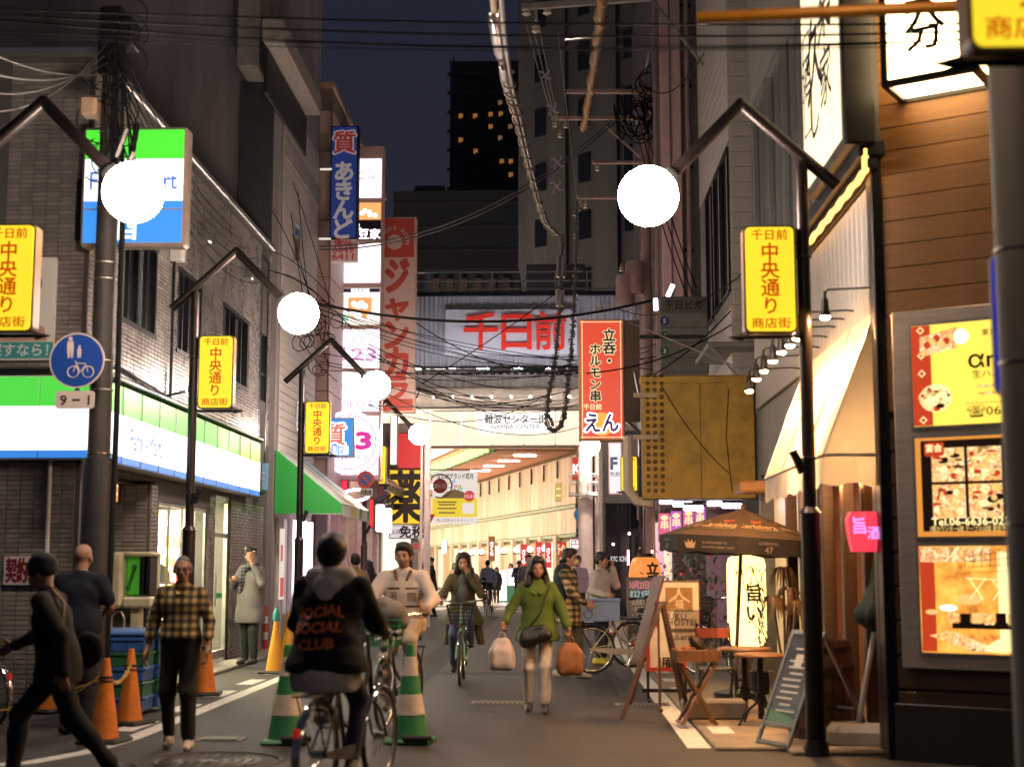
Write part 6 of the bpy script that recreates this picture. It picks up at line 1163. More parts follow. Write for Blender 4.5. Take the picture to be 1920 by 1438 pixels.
# ================================================================== BICYCLES (y forward, crank over the origin)
tyre_m = mat('tyre', (.025, .023, .022), .7); chrome = mat('chrome', (.7, .68, .64), .15, 1, var=.05); rim_m = mat('rim_alu', (.62, .58, .5), .25, .9, var=.05)
def bicycle(label, loc, rz, fc, tilt=0, basket=None, rack=True, crate_=False, steer=0, chain_c=None, group=None, plate=False, bag=None):
    t = thing('bicycle', label, 'bicycle', loc, rz, group); T = Matrix.Rotation(tilt, 4, 'Y'); rw_, fw_ = V((0, -.47, .335)), V((0, .63, .335)); fm = mat('bike_' + fc[0], fc[1], .3, .2, coat=.4, var=.05)
    S = Matrix.Translation((0, .44, 0)) @ Matrix.Rotation(steer, 4, 'Z') @ Matrix.Translation((0, -.44, 0))
    for c, MM in ((rw_, T), (fw_, T @ S)):
        wh = part(MB(MM).cyl(c - V((.045, 0, 0)), c + V((.045, 0, 0)), .028, None, 10), 'wheel', t, chrome, False)
        part(MB(MM).ring(c, (1, 0, 0), .32, .019, 40, 7), 'tyre', wh, tyre_m, False, True); part(MB(MM).ring(c, (1, 0, 0), .297, .012, 40, 5), 'rim', wh, rim_m, False, True)
        m = MB(MM)
        for i in range(28): a = 2 * math.pi * i / 28; b = a + (.9 if i % 2 else -.9); m.cyl(c + V(((.03 if i % 4 < 2 else -.03), .026 * math.cos(b), .026 * math.sin(b))), c + V((0, .295 * math.cos(a), .295 * math.sin(a))), .0016, None, 3, False)
        part(m, 'spoke', wh, chrome, False, kind='stuff')
        m = MB(MM); pts = [c + V((0, .35 * math.cos(R_(q)), .35 * math.sin(R_(q)))) for q in range(20 if c is rw_ else 35, 215 if c is rw_ else 190, 10)]
        vs = [p + V((s * .028, 0, -.006 * abs(s))) + (p - c).normalized() * (.008 if s == 0 else -.006) for p in pts for s in (-1, 0, 1)]; m.add(vs, [(3 * i + j, 3 * i + j + 1, 3 * i + j + 4, 3 * i + j + 3) for i in range(len(pts) - 1) for j in range(2)]); part(m, 'mudguard', t, chrome, False, True)
    m = MB(T); BB, ST, HT, HB = V((0, 0, .29)), V((0, -.17, .74)), V((0, .4, .88)), V((0, .46, .62))
    m.cyl(BB, ST, .017); m.tube([HB, V((0, .3, .42)), V((0, .14, .31)), BB], .021, 8); m.tube([HT - V((0, 0, .06)), V((0, .26, .55)), V((0, .06, .44)), V((0, -.08, .5))], .015, 8); m.cyl(HB - V((0, -.02, .05)), HT, .02)
    for s in (-1, 1): m.cyl(BB + V((s * .03, -.03, 0)), rw_ + V((s * .055, 0, 0)), .01, None, 6); m.cyl(ST + V((s * .015, 0, -.04)), rw_ + V((s * .055, 0, 0)), .009, None, 6)
    part(m, 'frame', t, fm, False, 40)
    m = MB(T @ S); m.cyl(HT, HT + V((0, -.03, .17)), .012)
    for s in (-1, 1): m.tube([HB + V((s * .02, .02, -.04)), HB + V((s * .05, .06, -.12)), fw_ + V((s * .055, 0, 0))], .011, 6)
    part(m, 'fork', t, fm, False, 40)
    m = MB(T @ S); hs = V((0, .38, 1.04)); m.tube([V((-.28, .2, 1.06)), V((-.27, .3, 1.07)), V((-.17, .4, 1.06)), hs, V((.17, .4, 1.06)), V((.27, .3, 1.07)), V((.28, .2, 1.06))], .011, 7); hb = part(m, 'handlebar', t, chrome, False, 40)
    for s in (-1, 1): part(MB(T @ S).cyl((s * .28, .17, 1.058), (s * .278, .28, 1.068), .018, None, 10), 'grip', hb, black, False, 40); part(MB(T @ S).tube([(s * .26, .3, 1.06), (s * .29, .27, 1.035), (s * .285, .19, 1.025)], .006, 5), 'brake_lever', hb, chrome, False)
    m = MB(T); m.cyl(ST, ST + V((0, -.03, .1)), .012); part(m, 'seat_post', t, chrome, False, 40)
    m = MB(T); vs = []
    for i in range(9):
        f = i / 8; y = -.34 + .29 * f; w_ = .1 * (1 - f) ** .6 + .024; vs += [(x * w_, y, .86 + .012 * math.cos(f * 3) - .035 * abs(x) ** 2 - (.05 if q else 0)) for q in (0, 1) for x in ((-1, -.5, 0, .5, 1) if not q else (1, .5, 0, -.5, -1))]
    m.add(vs, [(10 * i + j, 10 * i + (j + 1) % 10, 10 * (i + 1) + (j + 1) % 10, 10 * (i + 1) + j) for i in range(8) for j in range(10)] + [tuple(range(10))[::-1], tuple(range(80, 90))]); part(m, 'saddle', t, black, False, True)
    m = MB(T); m.cyl((.06, 0, .29), (-.06, 0, .29), .025); m.bar((.07, 0, .29), (.07, .02, .125), .02, .014); m.bar((-.07, 0, .29), (-.07, -.02, .455), .02, .014); m.box((.12, .02, .122), (.09, .07, .022), None, .005); m.box((-.12, -.02, .458), (.09, .07, .022), None, .005); part(m, 'crank', t, alu, False)
    m = MB(T); m.prism([(.058, .1, .25), (.058, .1, .34), (.058, -.2, .355), (.058, -.5, .355), (.058, -.5, .315), (.058, -.2, .27)], (.014, 0, 0)); part(m, 'chain_guard', t, mat('guard_' + (chain_c or fc)[0], (chain_c or fc)[1], .35, .3), False)
    m = MB(T); m.bar((.05, -.47, .32), (.1, -.56, .02), .014, .014) if not group == 'ridden' else m.bar((.05, -.47, .32), (.06, -.7, .27), .014, .014); part(m, 'kickstand', t, chrome, False)
    if rack:
        m = MB(T); m.tube([(-.06, -.25, .7), (-.07, -.72, .71), (.07, -.72, .71), (.06, -.25, .7)], .007, 5); [m.cyl((-.065, y, .705), (.065, y, .705), .005, None, 5) for y in (-.35, -.47, -.6)]
        for s in (-1, 1): m.cyl((s * .065, -.66, .71), (s * .055, -.47, .34), .006, None, 5)
        part(m, 'rack', t, black, False)
    part(MB(T).box((0, -.8, .5), (.04, .03, .055), None, .008), 'reflector', t, glow('reflector_red', (.8, .03, .02), .25, .8), False)
    part(MB(T @ S).cyl((0, .62, .76), (0, .69, .755), .025, .035, 12), 'headlight', t, chrome, False)
    if plate: part(MB(T).bb((-.06, -.83, .5), (.06, -.82, .68)), 'plate', t, plaster_w, False)
    if basket:
        m = MB(T @ S); bm_, w0, w1, z0, z1, y0, y1 = basket[0], .12, .17, .78, 1.02, .5, .8
        n = 9
        for i in range(n + 1):
            f = i / n
            for sy, (ya_, yb_) in ((0, (y0 + .02, y0)), (1, (y1 - .04, y1))): m.cyl((-w0 + 2 * w0 * f, ya_, z0), (-w1 + 2 * w1 * f, yb_, z1), .0035, None, 4, False)
            for s in (-1, 1): m.cyl((s * w0, y0 + .02 + (y1 - y0 - .06) * f, z0), (s * w1, y0 + (y1 - y0) * f, z1), .0035, None, 4, False)
            m.cyl((-w0 + 2 * w0 * f, y0 + .02, z0), (-w0 + 2 * w0 * f, y1 - .04, z0), .0035, None, 4, False)
        for j in range(6):
            f = j / 5; w_ = w0 + (w1 - w0) * f; z = z0 + (z1 - z0) * f; a_, b_ = y0 + .02 * (1 - f), y1 - .04 * (1 - f); m.tube([(-w_, a_, z), (w_, a_, z), (w_, b_, z), (-w_, b_, z)], .0065 if j == 5 else .0032, 5, closed=True)
        part(m, 'basket', t, bm_, False)
    return t
silver = ('silver', (.5, .5, .48)); b_white = ('white', (.33, .31, .29))
bicycle('bicycle with shiny rims ridden away by the black jacketed cyclist', (-1.4, 9.76, 0), R_(-14), ('graphite', (.05, .05, .06)), 0, None, True, group='ridden')
bicycle('bicycle with a green mesh basket ridden by the man in white', (-1.5, 14.15, 0), R_(172), ('grey', (.2, .2, .2)), 0, (mat('basket_green', (.03, .22, .07), .5),), group='ridden')
bicycle('mint green bicycle with a black basket ridden by the woman in olive', (-1.24, 19.35, 0), R_(181), ('mint', (.2, .42, .33)), 0, (black,), group='ridden', rack=False)
pb = bicycle('parked silver bicycle carrying a big pale blue crate', (.98, 20.9, .0), R_(-84), b_white, R_(-4), None, True, steer=R_(14))
bicycle('red bicycle parked behind the silver one', (1.55, 21.9, 0.03), R_(-70), ('red', (.5, .06, .03)), R_(5), (black,), steer=R_(-20))
bicycle('black bicycle parked by the glowing cylinder lantern', (2.2, 19.6, .03), R_(20), ('black', (.03, .03, .03)), R_(4), (black,), steer=R_(20))
bicycle('dark bicycle parked at the tiled wall behind the striding figure', (-5.75, 13.9, 0), R_(60), ('dark', (.04, .04, .045)), R_(-4), (black,), steer=R_(15))
bicycle('distant bicycle wheeled by the man in the pale blue shirt', (-2.05, 44.3, 0), R_(10), ('far_black', (.03, .03, .03)), 0, None, True)
# crate on the bicycle rack
c = A(1123, 1123, 20.75); t = thing('crate', 'big pale blue plastic crate on the rack of the parked silver bicycle', 'crate', (c.x, 20.9, .735), R_(4)); bl = mat('crate_pale', (.22, .32, .58), .45, var=.08)
m = MB(); W_, D_, H_ = .56, .38, .32
for s in (-1, 1): m.box((s * (W_ / 2 - .008), 0, H_ / 2), (.016, D_, H_)); m.box((0, s * (D_ / 2 - .008), H_ / 2), (W_ - .034, .016, H_))
m.box((0, 0, .01), (W_ - .034, D_ - .034, .02)); part(m, 'shell', t, bl, False); m = MB()
for s in (-1, 1):
    m.box((0, s * (D_ / 2 + .008), H_ - .02), (W_ + .03, .02, .035), None, .004); m.box((0, s * (D_ / 2 + .006), .02), (W_, .014, .03), None, .003); [m.box((q * W_ / 2 * .94, s * (D_ / 2 + .006), H_ / 2), (.03, .014, H_ - .08)) for q in (-1, 1)]; [m.box((s * (W_ / 2 + .006), q * .09, H_ / 2), (.014, .014, H_ - .07)) for q in (-1, 0, 1)]; m.box((s * (W_ / 2 + .008), 0, H_ - .02), (.02, D_ - .01, .035), None, .004)
part(m, 'rib', t, bl, False)
m = MB(); m.ring((-.16, -D_ / 2 - .016, .21), (0, 1, 0), .035, .004, 16, 4); m.ring((-.17, -D_ / 2 - .016, .1), (0, 1, 0), .06, .004, 18, 4); m.ring((-.13, -D_ / 2 - .016, .2), (0, 1, 0), .025, .004, 12, 4); part(m, 'doodle', t, ink, False)
part(MB().disk((-.1, -D_ / 2 - .002, .26), XF, .018, .003, 10), 'doodle', t, mat('doodle_red', (.7, .05, .05), .5), False)
# ================================================================== STREET OBJECTS, RESTAURANT SIDE
oak = mat('oak', (.22, .1, .04), .45, var=.3, vs=5, stretch=(6, 6, 1)); walnut = mat('walnut', (.09, .05, .035), .4, var=.25, vs=5); slate = mat('chalkboard', (.06, .065, .07), .35, var=.25, vs=3); chalk = mat('chalk', (.55, .55, .52), .8, var=0)
# parasol
c = A(1372, 1000, 16.8); bx_, by_ = c.x, 16.8
t = thing('parasol', 'brown octagonal beer parasol with a dark printed valance', 'parasol', (bx_, by_, .03)); TL = Matrix.Rotation(R_(3.5), 4, 'Y'); zt = 2.14; rr_ = .93; zr = 1.8; pc_ = mat('parasol_cloth', (.095, .06, .032), .8, var=.12, vs=6); vc_ = mat('parasol_valance', (.02, .016, .012), .8)
def oc(k, r, z): a = R_(22.5 + 45 * k + 12); return TL @ V((r * math.cos(a), r * math.sin(a), z))
for k in range(8):
    m = MB(); vs = []
    for i in range(7):
        f = i / 6; z = zt + (zr - zt) * (f ** 1.12) ; 
        for j in range(5): p = oc(k, rr_ * f, z).lerp(oc(k + 1, rr_ * f, z), j / 4); vs.append(p - V((0, 0, .04 * math.sin(math.pi * f) * math.sin(math.pi * j / 4))))
    m.add(vs, [(5 * i + j, 5 * (i + 1) + j, 5 * (i + 1) + j + 1, 5 * i + j + 1) for i in range(6) for j in range(4)]); pn = part(m, 'canopy_panel', t, pc_, False, True)
    m = MB(); A_, B_ = oc(k, rr_, zr), oc(k + 1, rr_, zr); vs = []
    for j in range(7): p = A_.lerp(B_, j / 6); o = V((p.x, p.y, 0)).normalized() * .012; vs += [p + o, p + o * 1.8 - V((0, 0, .19 + .012 * math.sin(j * 2.1)))]
    m.add(vs, [(2 * j, 2 * j + 1, 2 * j + 3, 2 * j + 2) for j in range(6)]); vl = part(m, 'valance', pn, vc_, False)
    for tx, fz, s_, mm_ in (('Carlsberg', .62, .17, mat('print_cream', (.62, .42, .22), .7, var=.05)),):
        mid = (oc(k, rr_, 0) + oc(k + 1, rr_, 0)) / 2; 
        if mid.y > .2: continue
        x_ = (B_ - A_).normalized(); e0 = (oc(k, rr_ * fz, zt + (zr - zt) * fz ** 1.12) + oc(k + 1, rr_ * fz, zt + (zr - zt) * fz ** 1.12)) / 2; ap_ = TL @ V((0, 0, zt)); y_ = (ap_ - e0).normalized(); y_ = (y_ - x_ * y_.dot(x_)).normalized()
        if x_.cross(y_).y > 0: x_ = -x_
        e0 = e0 + x_.cross(y_) * -.012
        part(MB().text(tx, e0, (x_, y_), s_, 0, .02, .46, ital=.2).poly([e0 + x_ * q[0] + y_ * q[1] + x_.cross(y_) * .006 for q in ((-.2, -.1), (.1, -.13), (.2, -.1), (.1, -.115))]), 'lettering', pn, mm_, False); part(MB().poly([e0 + x_ * q[0] + y_ * q[1] + x_.cross(y_) * .006 for q in ((-.04, .12), (.02, .1), (.09, .13), (.09, .19), (.03, .16), (-.03, .18))]), 'emblem', pn, mat('print_redorange', (.55, .1, .03), .7), False)
        vm = (A_ + B_) / 2 - V((0, 0, .1)); o = V((vm.x - 0, vm.y, 0)).normalized() * .02; fr_ = (x_, V((0, 0, 1))); mm2 = mat('print_dim', (.32, .24, .17), .7)
        if k % 2: part(MB().text('LIVERPOOL', vm + o + V((0, 0, .04)), fr_, .04, 0, 0, off=.012).text('47', vm + o - V((0, 0, .03)), fr_, .085, 0, .01, off=.012), 'lettering', vl, mm2, False)
        else:
            q0 = vm + o - x_ * .2; nq = x_.cross(V((0, 0, 1))) * .014; Zq = V((0, 0, 1))
            part(MB().poly([q0 + nq + x_ * a_ + Zq * b_ for a_, b_ in ((-.05, -.05), (.05, -.05), (.07, .03), (.035, .0), (.025, .05), (0, .01), (-.025, .05), (-.035, 0), (-.07, .03))]), 'emblem', vl, mat('print_crown', (.5, .32, .2), .7), False); part(MB().text('BY APPOINTMENT TO', vm + o + x_ * .1 + V((0, 0, .02)), fr_, .032, 0, 0, .3, off=.012).text('THE ROYAL DANISH COURT', vm + o + x_ * .14 - V((0, 0, .03)), fr_, .032, 0, 0, .4, off=.012), 'lettering', vl, mm2, False)
part(MB().cyl((0, 0, .05), TL @ V((0, 0, zt + .03)), .022, None, 12), 'pole', t, walnut, False, 40); m = MB(); [m.cyl(TL @ V((0, 0, 1.75)), oc(k, rr_ * .55, zt + (zr - zt) * .5), .008, None, 5) for k in range(8)]; part(m, 'rib', t, walnut, False); part(MB().lathe((0, 0, 0), [(.24, 0), (.24, .06), (.05, .1), (.035, .3)], 20), 'base', t, black, False, 40); part(MB().ball(TL @ V((0, 0, zt + .03)), .03, 10, 6), 'finial', t, walnut, False, True)
# glowing cylinder lantern
c = A(1400, 1130, 17.8); t = thing('paper_lantern', 'big glowing upright cylinder lantern with brush characters under the parasol', 'lantern', (c.x, 17.8, .03)); z0, z1 = A(1400, 1212, 17.8).z, A(1400, 1050, 17.8).z; rl = .235
part(MB().lathe((0, 0, 0), [(.1, z0 - .04), (rl * .9, z0), (rl, z0 + .08), (rl, z1 - .08), (rl * .9, z1), (.1, z1 + .03)], 32), 'shade', t, glow('lantern_gold', (1, .68, .22), 3.2), False, 50)
m = MB(); 
for i, ch in enumerate('旨い'): m.text(ch, (.06, -rl - .004, z0 + .62 - i * .24), XF, .2, 0, .03)
for i, ch in enumerate('カンテキ'): m.text(ch, (-.13, -rl + .03, z1 - .2 - i * .16), (V((.85, -.5, 0)), V((0, 0, 1))), .09, 0, 0)
part(m, 'lettering', t, mat('brush_brown', (.1, .04, .01), .7), False); part(MB().cyl((0, 0, 0), (0, 0, z0), .03).box((0, 0, .03), (.4, .4, .05), None, .01), 'stand', t, walnut, False)
# bamboo in front and the drooping dracaena
def plant_bamboo(x, y, label):
    t = thing('bamboo_plant', label, 'plant', (x, y, .03)); rr = random.Random(3); m = MB(); L = MB()
    for i in range(5):
        p = [V((rr.uniform(-.06, .06) + .03 * q * rr.uniform(-1, 1), rr.uniform(-.05, .05), .25 + q * .2)) for q in range(7)]; m.tube(p, .006, 5)
        for q in p[1:]:
            for k in range(9):
                a = rr.uniform(0, 6.28); d = V((math.cos(a), math.sin(a) * .6, rr.uniform(-.5, .4))).normalized(); s = frame_from(d)[0] * .009; b = q + V((rr.uniform(-.05, .05), rr.uniform(-.05, .05), rr.uniform(-.06, .06))); e = b + d * rr.uniform(.08, .15); L.add([b, (b + e) / 2 + s, e, (b + e) / 2 - s], [(0, 1, 2, 3)])
    part(m, 'stem', t, mat('bamboo_stem', (.06, .07, .02), .5), False); part(L, 'foliage', t, mat('bamboo_leaf', (.035, .05, .015), .5), False, kind='stuff'); part(MB().lathe((0, 0, 0), [(.1, 0), (.13, .26), (.11, .26), (.1, .24)], 18), 'pot', t, black, False, 40)
plant_bamboo(A(1422, 1100, 17.3).x, 17.3, 'thin bamboo in a dark pot before the glowing cylinder lantern')
c = A(1470, 1130, 16.2); t = thing('dracaena_plant', 'drooping long leaved plant beside the restaurant door under the parasol', 'plant', (c.x, 16.2, .03)); rr = random.Random(8); L = MB()
for hx, hy, hz in ((0, 0, 1.42), (.06, .05, 1.2), (-.12, 0, 1.1), (.14, 0, 1.05)):
    for k in range(44):
        a = rr.uniform(0, 6.28); l = rr.uniform(.22, .36); b = V((hx, hy, hz)); o = V((math.cos(a), math.sin(a), 0)); pts = [b + o * (l * .55 * f ** .8) + V((0, 0, .14 * math.sin(f * 2.0) - l * 1.0 * f * f)) for f in (0, .25, .5, .75, 1)]; s = V((-o.y, o.x, 0)) * .011; vs = []
        for i, p in enumerate(pts): w_ = (1, 1.2, 1, .7, .1)[i]; vs += [p - s * w_, p + s * w_]
        L.add(vs, [(2 * i, 2 * i + 1, 2 * i + 3, 2 * i + 2) for i in range(4)])
part(L, 'foliage', t, mat('dracaena_leaf', (.16, .085, .03), .45, var=.35, vs=20), False, kind='stuff'); m = MB(); [m.tube([(0, 0, .25), (hx * .6, hy, .7), (hx, hy, hz)], .016, 6) for hx, hy, hz in ((0, 0, 1.4), (.06, .05, 1.2), (-.12, 0, 1.1), (.14, 0, 1.05))]; part(m, 'trunk', t, walnut, False); part(MB().lathe((0, 0, 0), [(.14, 0), (.19, .34), (.17, .34), (.15, .3)], 20), 'pot', t, walnut, False, 40)
# barrel
c = G(1535, 1395); t = thing('barrel', 'dark wooden barrel with iron hoops behind the lamp post', 'barrel', (2.32, 13.0, .03)); prof = [(.27, 0), (.3, .2), (.315, .42), (.3, .64), (.27, .84)]; n = 18
for i in range(n):
    a0, a1 = 2 * math.pi * i / n + .012, 2 * math.pi * (i + 1) / n - .012; m = MB(); vs = [V((r * math.cos(a), r * math.sin(a), z)) for r, z in prof for a in (a0, a1)] + [V(((r - .025) * math.cos(a), (r - .025) * math.sin(a), z)) for r, z in prof for a in (a0, a1)]
    fs = [(2 * j, 2 * j + 1, 2 * j + 3, 2 * j + 2) for j in range(4)] + [(10 + 2 * j, 12 + 2 * j, 13 + 2 * j, 11 + 2 * j) for j in range(4)] + [(2 * j, 2 * j + 2, 12 + 2 * j, 10 + 2 * j) for j in range(4)] + [(2 * j + 1, 11 + 2 * j, 13 + 2 * j, 2 * j + 3) for j in range(4)] + [(0, 10, 11, 1), (8, 9, 19, 18)]
    m.add(vs, fs); part(m, 'stave', t, [dwood, walnut][i % 2], False)
[part(MB().lathe((0, 0, 0), [(r, z), (r + .006, z), (r + .006, z + .04), (r, z + .04)], 30), 'hoop', t, mat('hoop_iron', (.06, .045, .04), .5, .6), False) for r, z in ((.283, .06), (.308, .25), (.308, .58), (.283, .75))]; part(MB().cyl((0, 0, .78), (0, 0, .8), .262, None, 26), 'lid', t, walnut, False)
# slanted chalk A-board
def aboard(name, label, cat, p_bl, wd, ht, lean, yaw, frame_m, face_m, fw=.04, rear=True, leg=.12, feet=True):
    t = thing(name, label, cat, p_bl, yaw); Mx = Matrix.Rotation(-lean, 4, 'X'); m = MB(Mx)
    for s in (-1, 1): m.box((s * (wd / 2 - fw / 2), 0, ht / 2), (fw, .025, ht), None, .005)
    m.box((0, 0, ht - fw / 2), (wd - 2 * fw, .025, fw), None, .005); m.box((0, 0, leg + fw / 2), (wd - 2 * fw, .025, fw), None, .005)
    if feet: m.box((0, 0, .02), (wd - 2 * fw, .025, .03), None, .004)
    part(m, 'frame', t, frame_m, False); f = part(MB(Mx).box((0, .002, (ht + leg) / 2), (wd - 2 * fw, .012, ht - leg - 2 * fw)), 'board', t, face_m, False)
    if rear:
        top = Mx @ V((0, .03, ht - .05)); m = MB()
        for s in (-1, 1): m.bar(top + V((s * (wd / 2 - .03), 0, 0)), (s * (wd / 2 - .03), top.y + ht * math.sin(lean) * 1.15, 0), .03, .025, (1, 0, 0))
        m.bar((-(wd / 2 - .03), top.y + ht * math.sin(lean) * .7, ht * .28), (wd / 2 - .03, top.y + ht * math.sin(lean) * .7, ht * .28), .02, .02); part(m, 'rear_leg', t, frame_m, False)
    return t, f, Mx
p = G(1412, 1400); t, f, Mx = aboard('menu_board', 'leaning glossy chalk menu board at the pavement edge beside the lamp post', 'menu board', (1.8, 12.35, .035), .46, 1.02, R_(24), R_(-62), mat('frame_grey', (.2, .2, .2), .3, .5), mat('gloss_slate', (.06, .07, .09), .12, coat=.8), leg=.16)
m = MB(Mx); rr = random.Random(6); [m.box((rr.uniform(-.04, .04), -.008, .3 + i * .055), (rr.uniform(.1, .28), .002, .016)) for i in range(11)]; m.box((0, -.009, .74), (.1, .003, .12)); part(m, 'writing', f, chalk, False, kind='stuff')
# display stand: crossed wooden legs, tray, clear box with bags
c = G(1310, 1366); t = thing('display_stand', 'folding wooden stand with a tray and a clear plastic box', 'display stand', (c.x, c.y + .15, .03), R_(4)); Wd, Dp, zt_ = .42, .36, .6
for s in (-1, 1): m = MB(); m.bar((-.17, s * .14, 0), (.17, s * .14, zt_ - .02), .026, .05, (0, 1, 0)) if s < 0 else m.bar((.17, s * .14, 0), (-.17, s * .14, zt_ - .02), .026, .05, (0, 1, 0)); part(m, 'leg', t, oak, False); m = MB(); m.bar((.17, s * .11, 0), (-.17, s * .11, zt_ - .02), .026, .05, (0, 1, 0)) if s < 0 else m.bar((-.17, s * .11, 0), (.17, s * .11, zt_ - .02), .026, .05, (0, 1, 0)); part(m, 'leg', t, oak, False)
part(MB().cyl((-.17, -.14, .02), (-.17, .14, .02), .012).cyl((.17, -.14, .02), (.17, .14, .02), .012).cyl((0, -.16, .29), (0, .16, .29), .012), 'rail', t, oak, False)
m = MB(); m.box((0, 0, zt_), (Wd, Dp, .02)); [m.box((s * (Wd / 2 - .01), 0, zt_ + .05), (.02, Dp, .1), None, .004) for s in (-1, 1)]; [m.box((0, s * (Dp / 2 - .01), zt_ + .05), (Wd - .042, .02, .1), None, .004) for s in (-1, 1)]; part(m, 'tray', t, oak, False)
m = MB(); [m.box((s * (Wd / 2 - .03), 0, zt_ + .24), (.006, Dp - .06, .44)) for s in (-1, 1)]; [m.box((0, s * (Dp / 2 - .03), zt_ + .24), (Wd - .07, .006, .44)) for s in (-1, 1)]; m.box((0, 0, zt_ + .465), (Wd - .05, Dp - .05, .008)); part(m, 'clear_box', t, glassmat('acrylic', (.94, .93, .92), .1), False)
for x, mm_, r, lb in ((-.07, mat('bread_orange', (.6, .2, .05), .5, var=.3, vs=20, bump=.6), (.11, .08, .05), 'pile of orange wrapped snacks in the clear box'), (.1, mat('dark_bread', (.04, .022, .018), .35, bump=.4), (.06, .09, .13), 'dark round tray leaning in the clear box')):
    o = thing('snack', lb, 'food', WM[t.name] @ V((x, 0, zt_ + .012))); m = MB(Matrix.Rotation(R_(-35 if x > 0 else 0), 4, 'Y')); m.ball((0, 0, r[2]), r, 16, 10)
    if x < 0: [m.ball((q * .045, .02 * (-1) ** k, .07 + .02 * (k % 2)), (.05, .045, .03), 10, 6) for k, q in enumerate((-1.5, -.5, .5, 1.4))]
    part(m, 'body', o, mm_, False, True)
# easel seen from the side, and the boards behind it
t = thing('easel', 'tall wooden A-shaped easel seen from its side at the white road line', 'easel', (1.0, 14.1, 0)); ap = A(1238, 1132, 14.3); 
part(MB().bar(A(1166, 1347, 14.0), ap, .045, .03, (0, 1, 0), b=.005), 'leg', t, walnut); part(MB().bar(A(1292, 1340, 14.3), ap + V((.03, .05, 0)), .045, .03, (0, 1, 0), b=.005), 'leg', t, walnut); part(MB().bar(A(1180, 1320, 14.7), ap + V((0, .2, 0)), .045, .03, (0, 1, 0), b=.005), 'leg', t, walnut); part(MB().bar(A(1280, 1325, 14.9), ap + V((.03, .22, 0)), .045, .03, (0, 1, 0), b=.005), 'leg', t, walnut)
part(MB().bar(ap + V((-.03, 0, 0)), ap + V((.06, .25, 0)), .06, .04), 'hinge_bar', t, walnut); part(MB().bar(A(1192, 1245, 14.4), A(1236, 1080, 14.5), .34, .02, (1, .25, .3)), 'board', t, mat('board_maroon', (.14, .03, .02), .35))
# hostel sign
x0, x1, z0, z1 = pxrect(1233, 1088, 1314, 1232, 15.6)
t = thing('standing_sign', 'white framed hostel sign board with a gold emblem', 'sign', ((x0 + x1) / 2, 15.6, .03)); xc = (x0 + x1) / 2
part(MB().bb((x0, 15.6, z0), (x1, 15.64, z1), b=.008), 'frame', t, walnut); part(MB().bb((x0 + .02, 15.59, z0), (x1 - .02, 15.6, z1 - .02)), 'board', t, mat('hostel_white', (.62, .55, .42), .5)); zz = lambda py: A(1273, py, 15.59).z
part(MB().bb((xc - .145, 15.583, zz(1145)), (xc + .145, 15.59, zz(1101))), 'emblem_plate', t, mat('gold_brown', (.28, .16, .05), .5)); m = MB(); m.text('人', (xc, 15.582, zz(1116)), XF, .15, 0, .0, .24).text('福', (xc, 15.582, zz(1132)), XF, .09, 0, .02).text('FUKU HOSTEL', (xc, 15.582, zz(1142)), XF, .025, 0, 0); part(m, 'lettering', t, mat('emblem_cream', (.65, .52, .32), .5))
part(MB().text('FUKU', (xc - .04, 15.59, zz(1155)), XF, .085, 0, .02).text('HOSTEL', (xc + .04, 15.59, zz(1166)), XF, .085, 0, .02).text('633-8029', (xc + .02, 15.59, zz(1195)), XF, .055, 0, .02).bb((xc - .12, 15.585, zz(1185)), (xc + .19, 15.589, zz(1178))), 'lettering', t, mat('print_brown', (.12, .09, .06), .5))
m = MB(); [m.bb((x, 15.61, 0), (x + .03, 15.64, z0 + .02)) for x in (x0, x1 - .03)]; m.bb((x0, 15.4, 0), (x0 + .03, 15.9, .03)); m.bb((x1 - .03, 15.4, 0), (x1, 15.9, .03)); part(m, 'stand', t, walnut)
# red framed calligraphy stand
x0, x1, z0, z1 = pxrect(1212, 1167, 1287, 1258, 16.6); t = thing('standing_sign', 'red framed white board with brush calligraphy on a low black stand', 'sign', ((x0 + x1) / 2, 16.6, 0)); xc = (x0 + x1) / 2
rf = mat('frame_red', (.45, .04, .015), .4); m = MB(); m.bb((x0, 16.6, z0), (x0 + .04, 16.65, z1)); m.bb((x1 - .04, 16.6, z0), (x1, 16.65, z1)); m.bb((x0 + .042, 16.6, z0), (x1 - .042, 16.65, z0 + .04)); m.bb((x0 + .042, 16.6, z1 - .04), (x1 - .042, 16.65, z1)); part(m, 'frame', t, rf); part(MB().bb((x0 + .04, 16.62, z0 + .04), (x1 - .04, 16.64, z1 - .04)), 'board', t, mat('paper', (.65, .55, .45), .7)); m = MB()
for i, ch in enumerate('又来庵'): m.text(ch, (xc + .02, 16.62, z1 - .17 - i * .14), XF, .14, 0, .02)
part(m, 'lettering', t, ink); m = MB(); [m.bb((x, 16.61, 0), (x + .03, 16.65, z0)) for x in (x0, x1 - .03)]; m.bb((x0 - .05, 16.62, .1), (x1 + .05, 16.65, .14)); m.bb((x0, 16.4, .0), (x0 + .03, 16.9, .03)); m.bb((x1 - .03, 16.4, .0), (x1, 16.9, .03)); part(m, 'stand', t, black)
